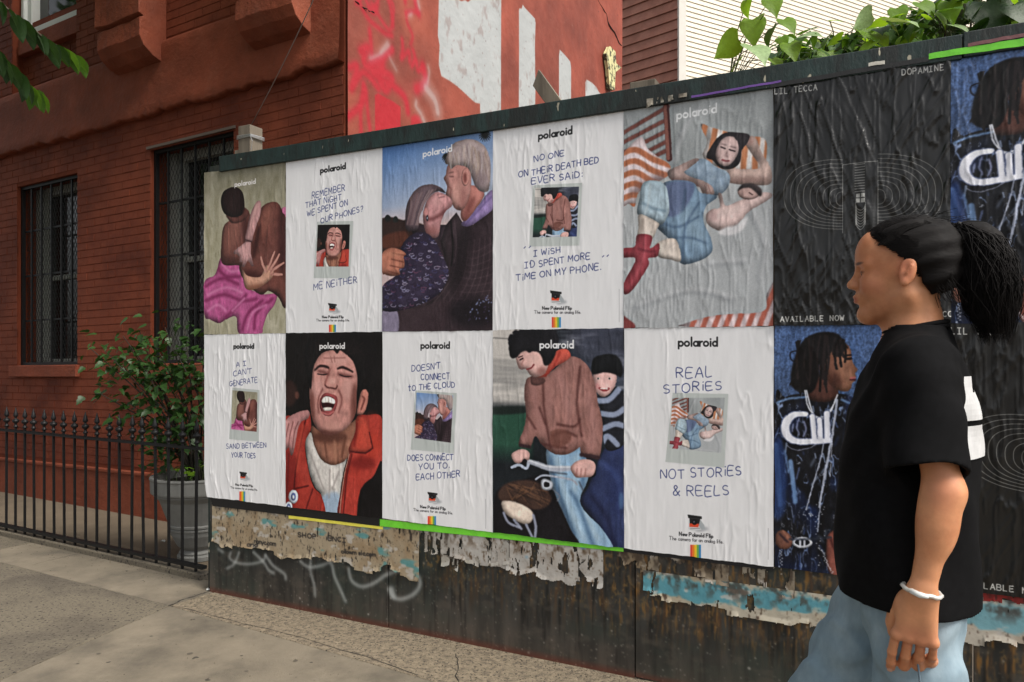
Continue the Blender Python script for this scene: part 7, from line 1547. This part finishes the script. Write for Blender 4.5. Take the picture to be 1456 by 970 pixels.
for i in range(1100):     # combed back over the skull
    y0 = rh.uniform(-1, 1); s_ = rh.uniform(0, 1); P_ = []
    for k in range(8):
        t = k / 7; x = (.078 - rh_[i % 97]) * (1 - t) - .105 * t - .030 * abs(y0) ** 1.5 * (1 - t); ymx = y0 * .078 * (1 - .75 * t ** 2); zb_ = 1.612 - .055 * abs(y0) * (1 - t) - .015 * t
        ex, ey = (x + .013) / .107, ymx / .083; zt = 1.572 + .0845 * math.sqrt(max(.02, 1 - ex * ex - ey * ey)); zz_ = zt * (1 - s_ * .0) if abs(y0) < .8 else zt
        P_.append((x, ymx, (zz_ + .0006 * rh.uniform(-1, 2)) * (1 - t ** 4) + 1.597 * t ** 4))
    q.tube(P_, [.0002, .0006, .0007, .0007, .0007, .0007, .0007, .0007], 3, False)
for i in range(700):     # side hair swept back above the ear
    sg = 1 if i % 4 else -1; z0 = rh.uniform(1.50, 1.622); P_ = []
    for k in range(8):
        t = k / 7; x = (float(XB(z0)) + .009 - .012 * rh_[i % 97] / .014) * (1 - t) - .103 * t; z = z0 + (1.595 - z0) * t ** 1.4 - .012 * math.sin(t * PI); ez, ex = (z - 1.572) / .084, (x + .013) / .107
        P_.append((x, sg * (.0825 * math.sqrt(max(.01, 1 - min(.99, ex * ex + ez * ez))) + .0006) * (1 - t ** 5), z))
    q.tube(P_, .0007, 3, False)
for i in range(26):     # loose wisps
    a = rh.uniform(0, 1); P0 = Vector((.02 - .12 * a, rh.uniform(-.05, .07), 1.655 - .03 * a)); d = Vector((-.02, rh.uniform(-.01, .01), rh.uniform(.0, .012))); q.tube([P0, P0 + d, P0 + d * 2.2 + Vector((0, 0, -.008))], .0005, 3, False)
for i in range(40):
    P0 = Vector((-.075 + rh.uniform(-.02, .02), .05 + rh.uniform(-.02, .02), 1.50 + rh.uniform(-.02, .02))); d = Vector((rh.uniform(-.02, .0), .0, -rh.uniform(.02, .05))); q.tube([P0, P0 + d * .5, P0 + d + Vector((-.005, 0, 0))], .0006, 3, False)
pobj('hair_strands', q.mesh('hair_strands', True), hair, kind='stuff').data.materials.append(m_hair)
q = MB(); q.tube([(-.104 + .004 * math.cos(t) * 0, .030 * math.cos(t), 1.599 + .030 * math.sin(t)) for t in np.linspace(0, 2 * PI, 21)], .006, 6, False); pobj('hair_tie', q.mesh('hair_tie', True), hair).data.materials.append(mat('black elastic', (.012, .012, .013), .8))
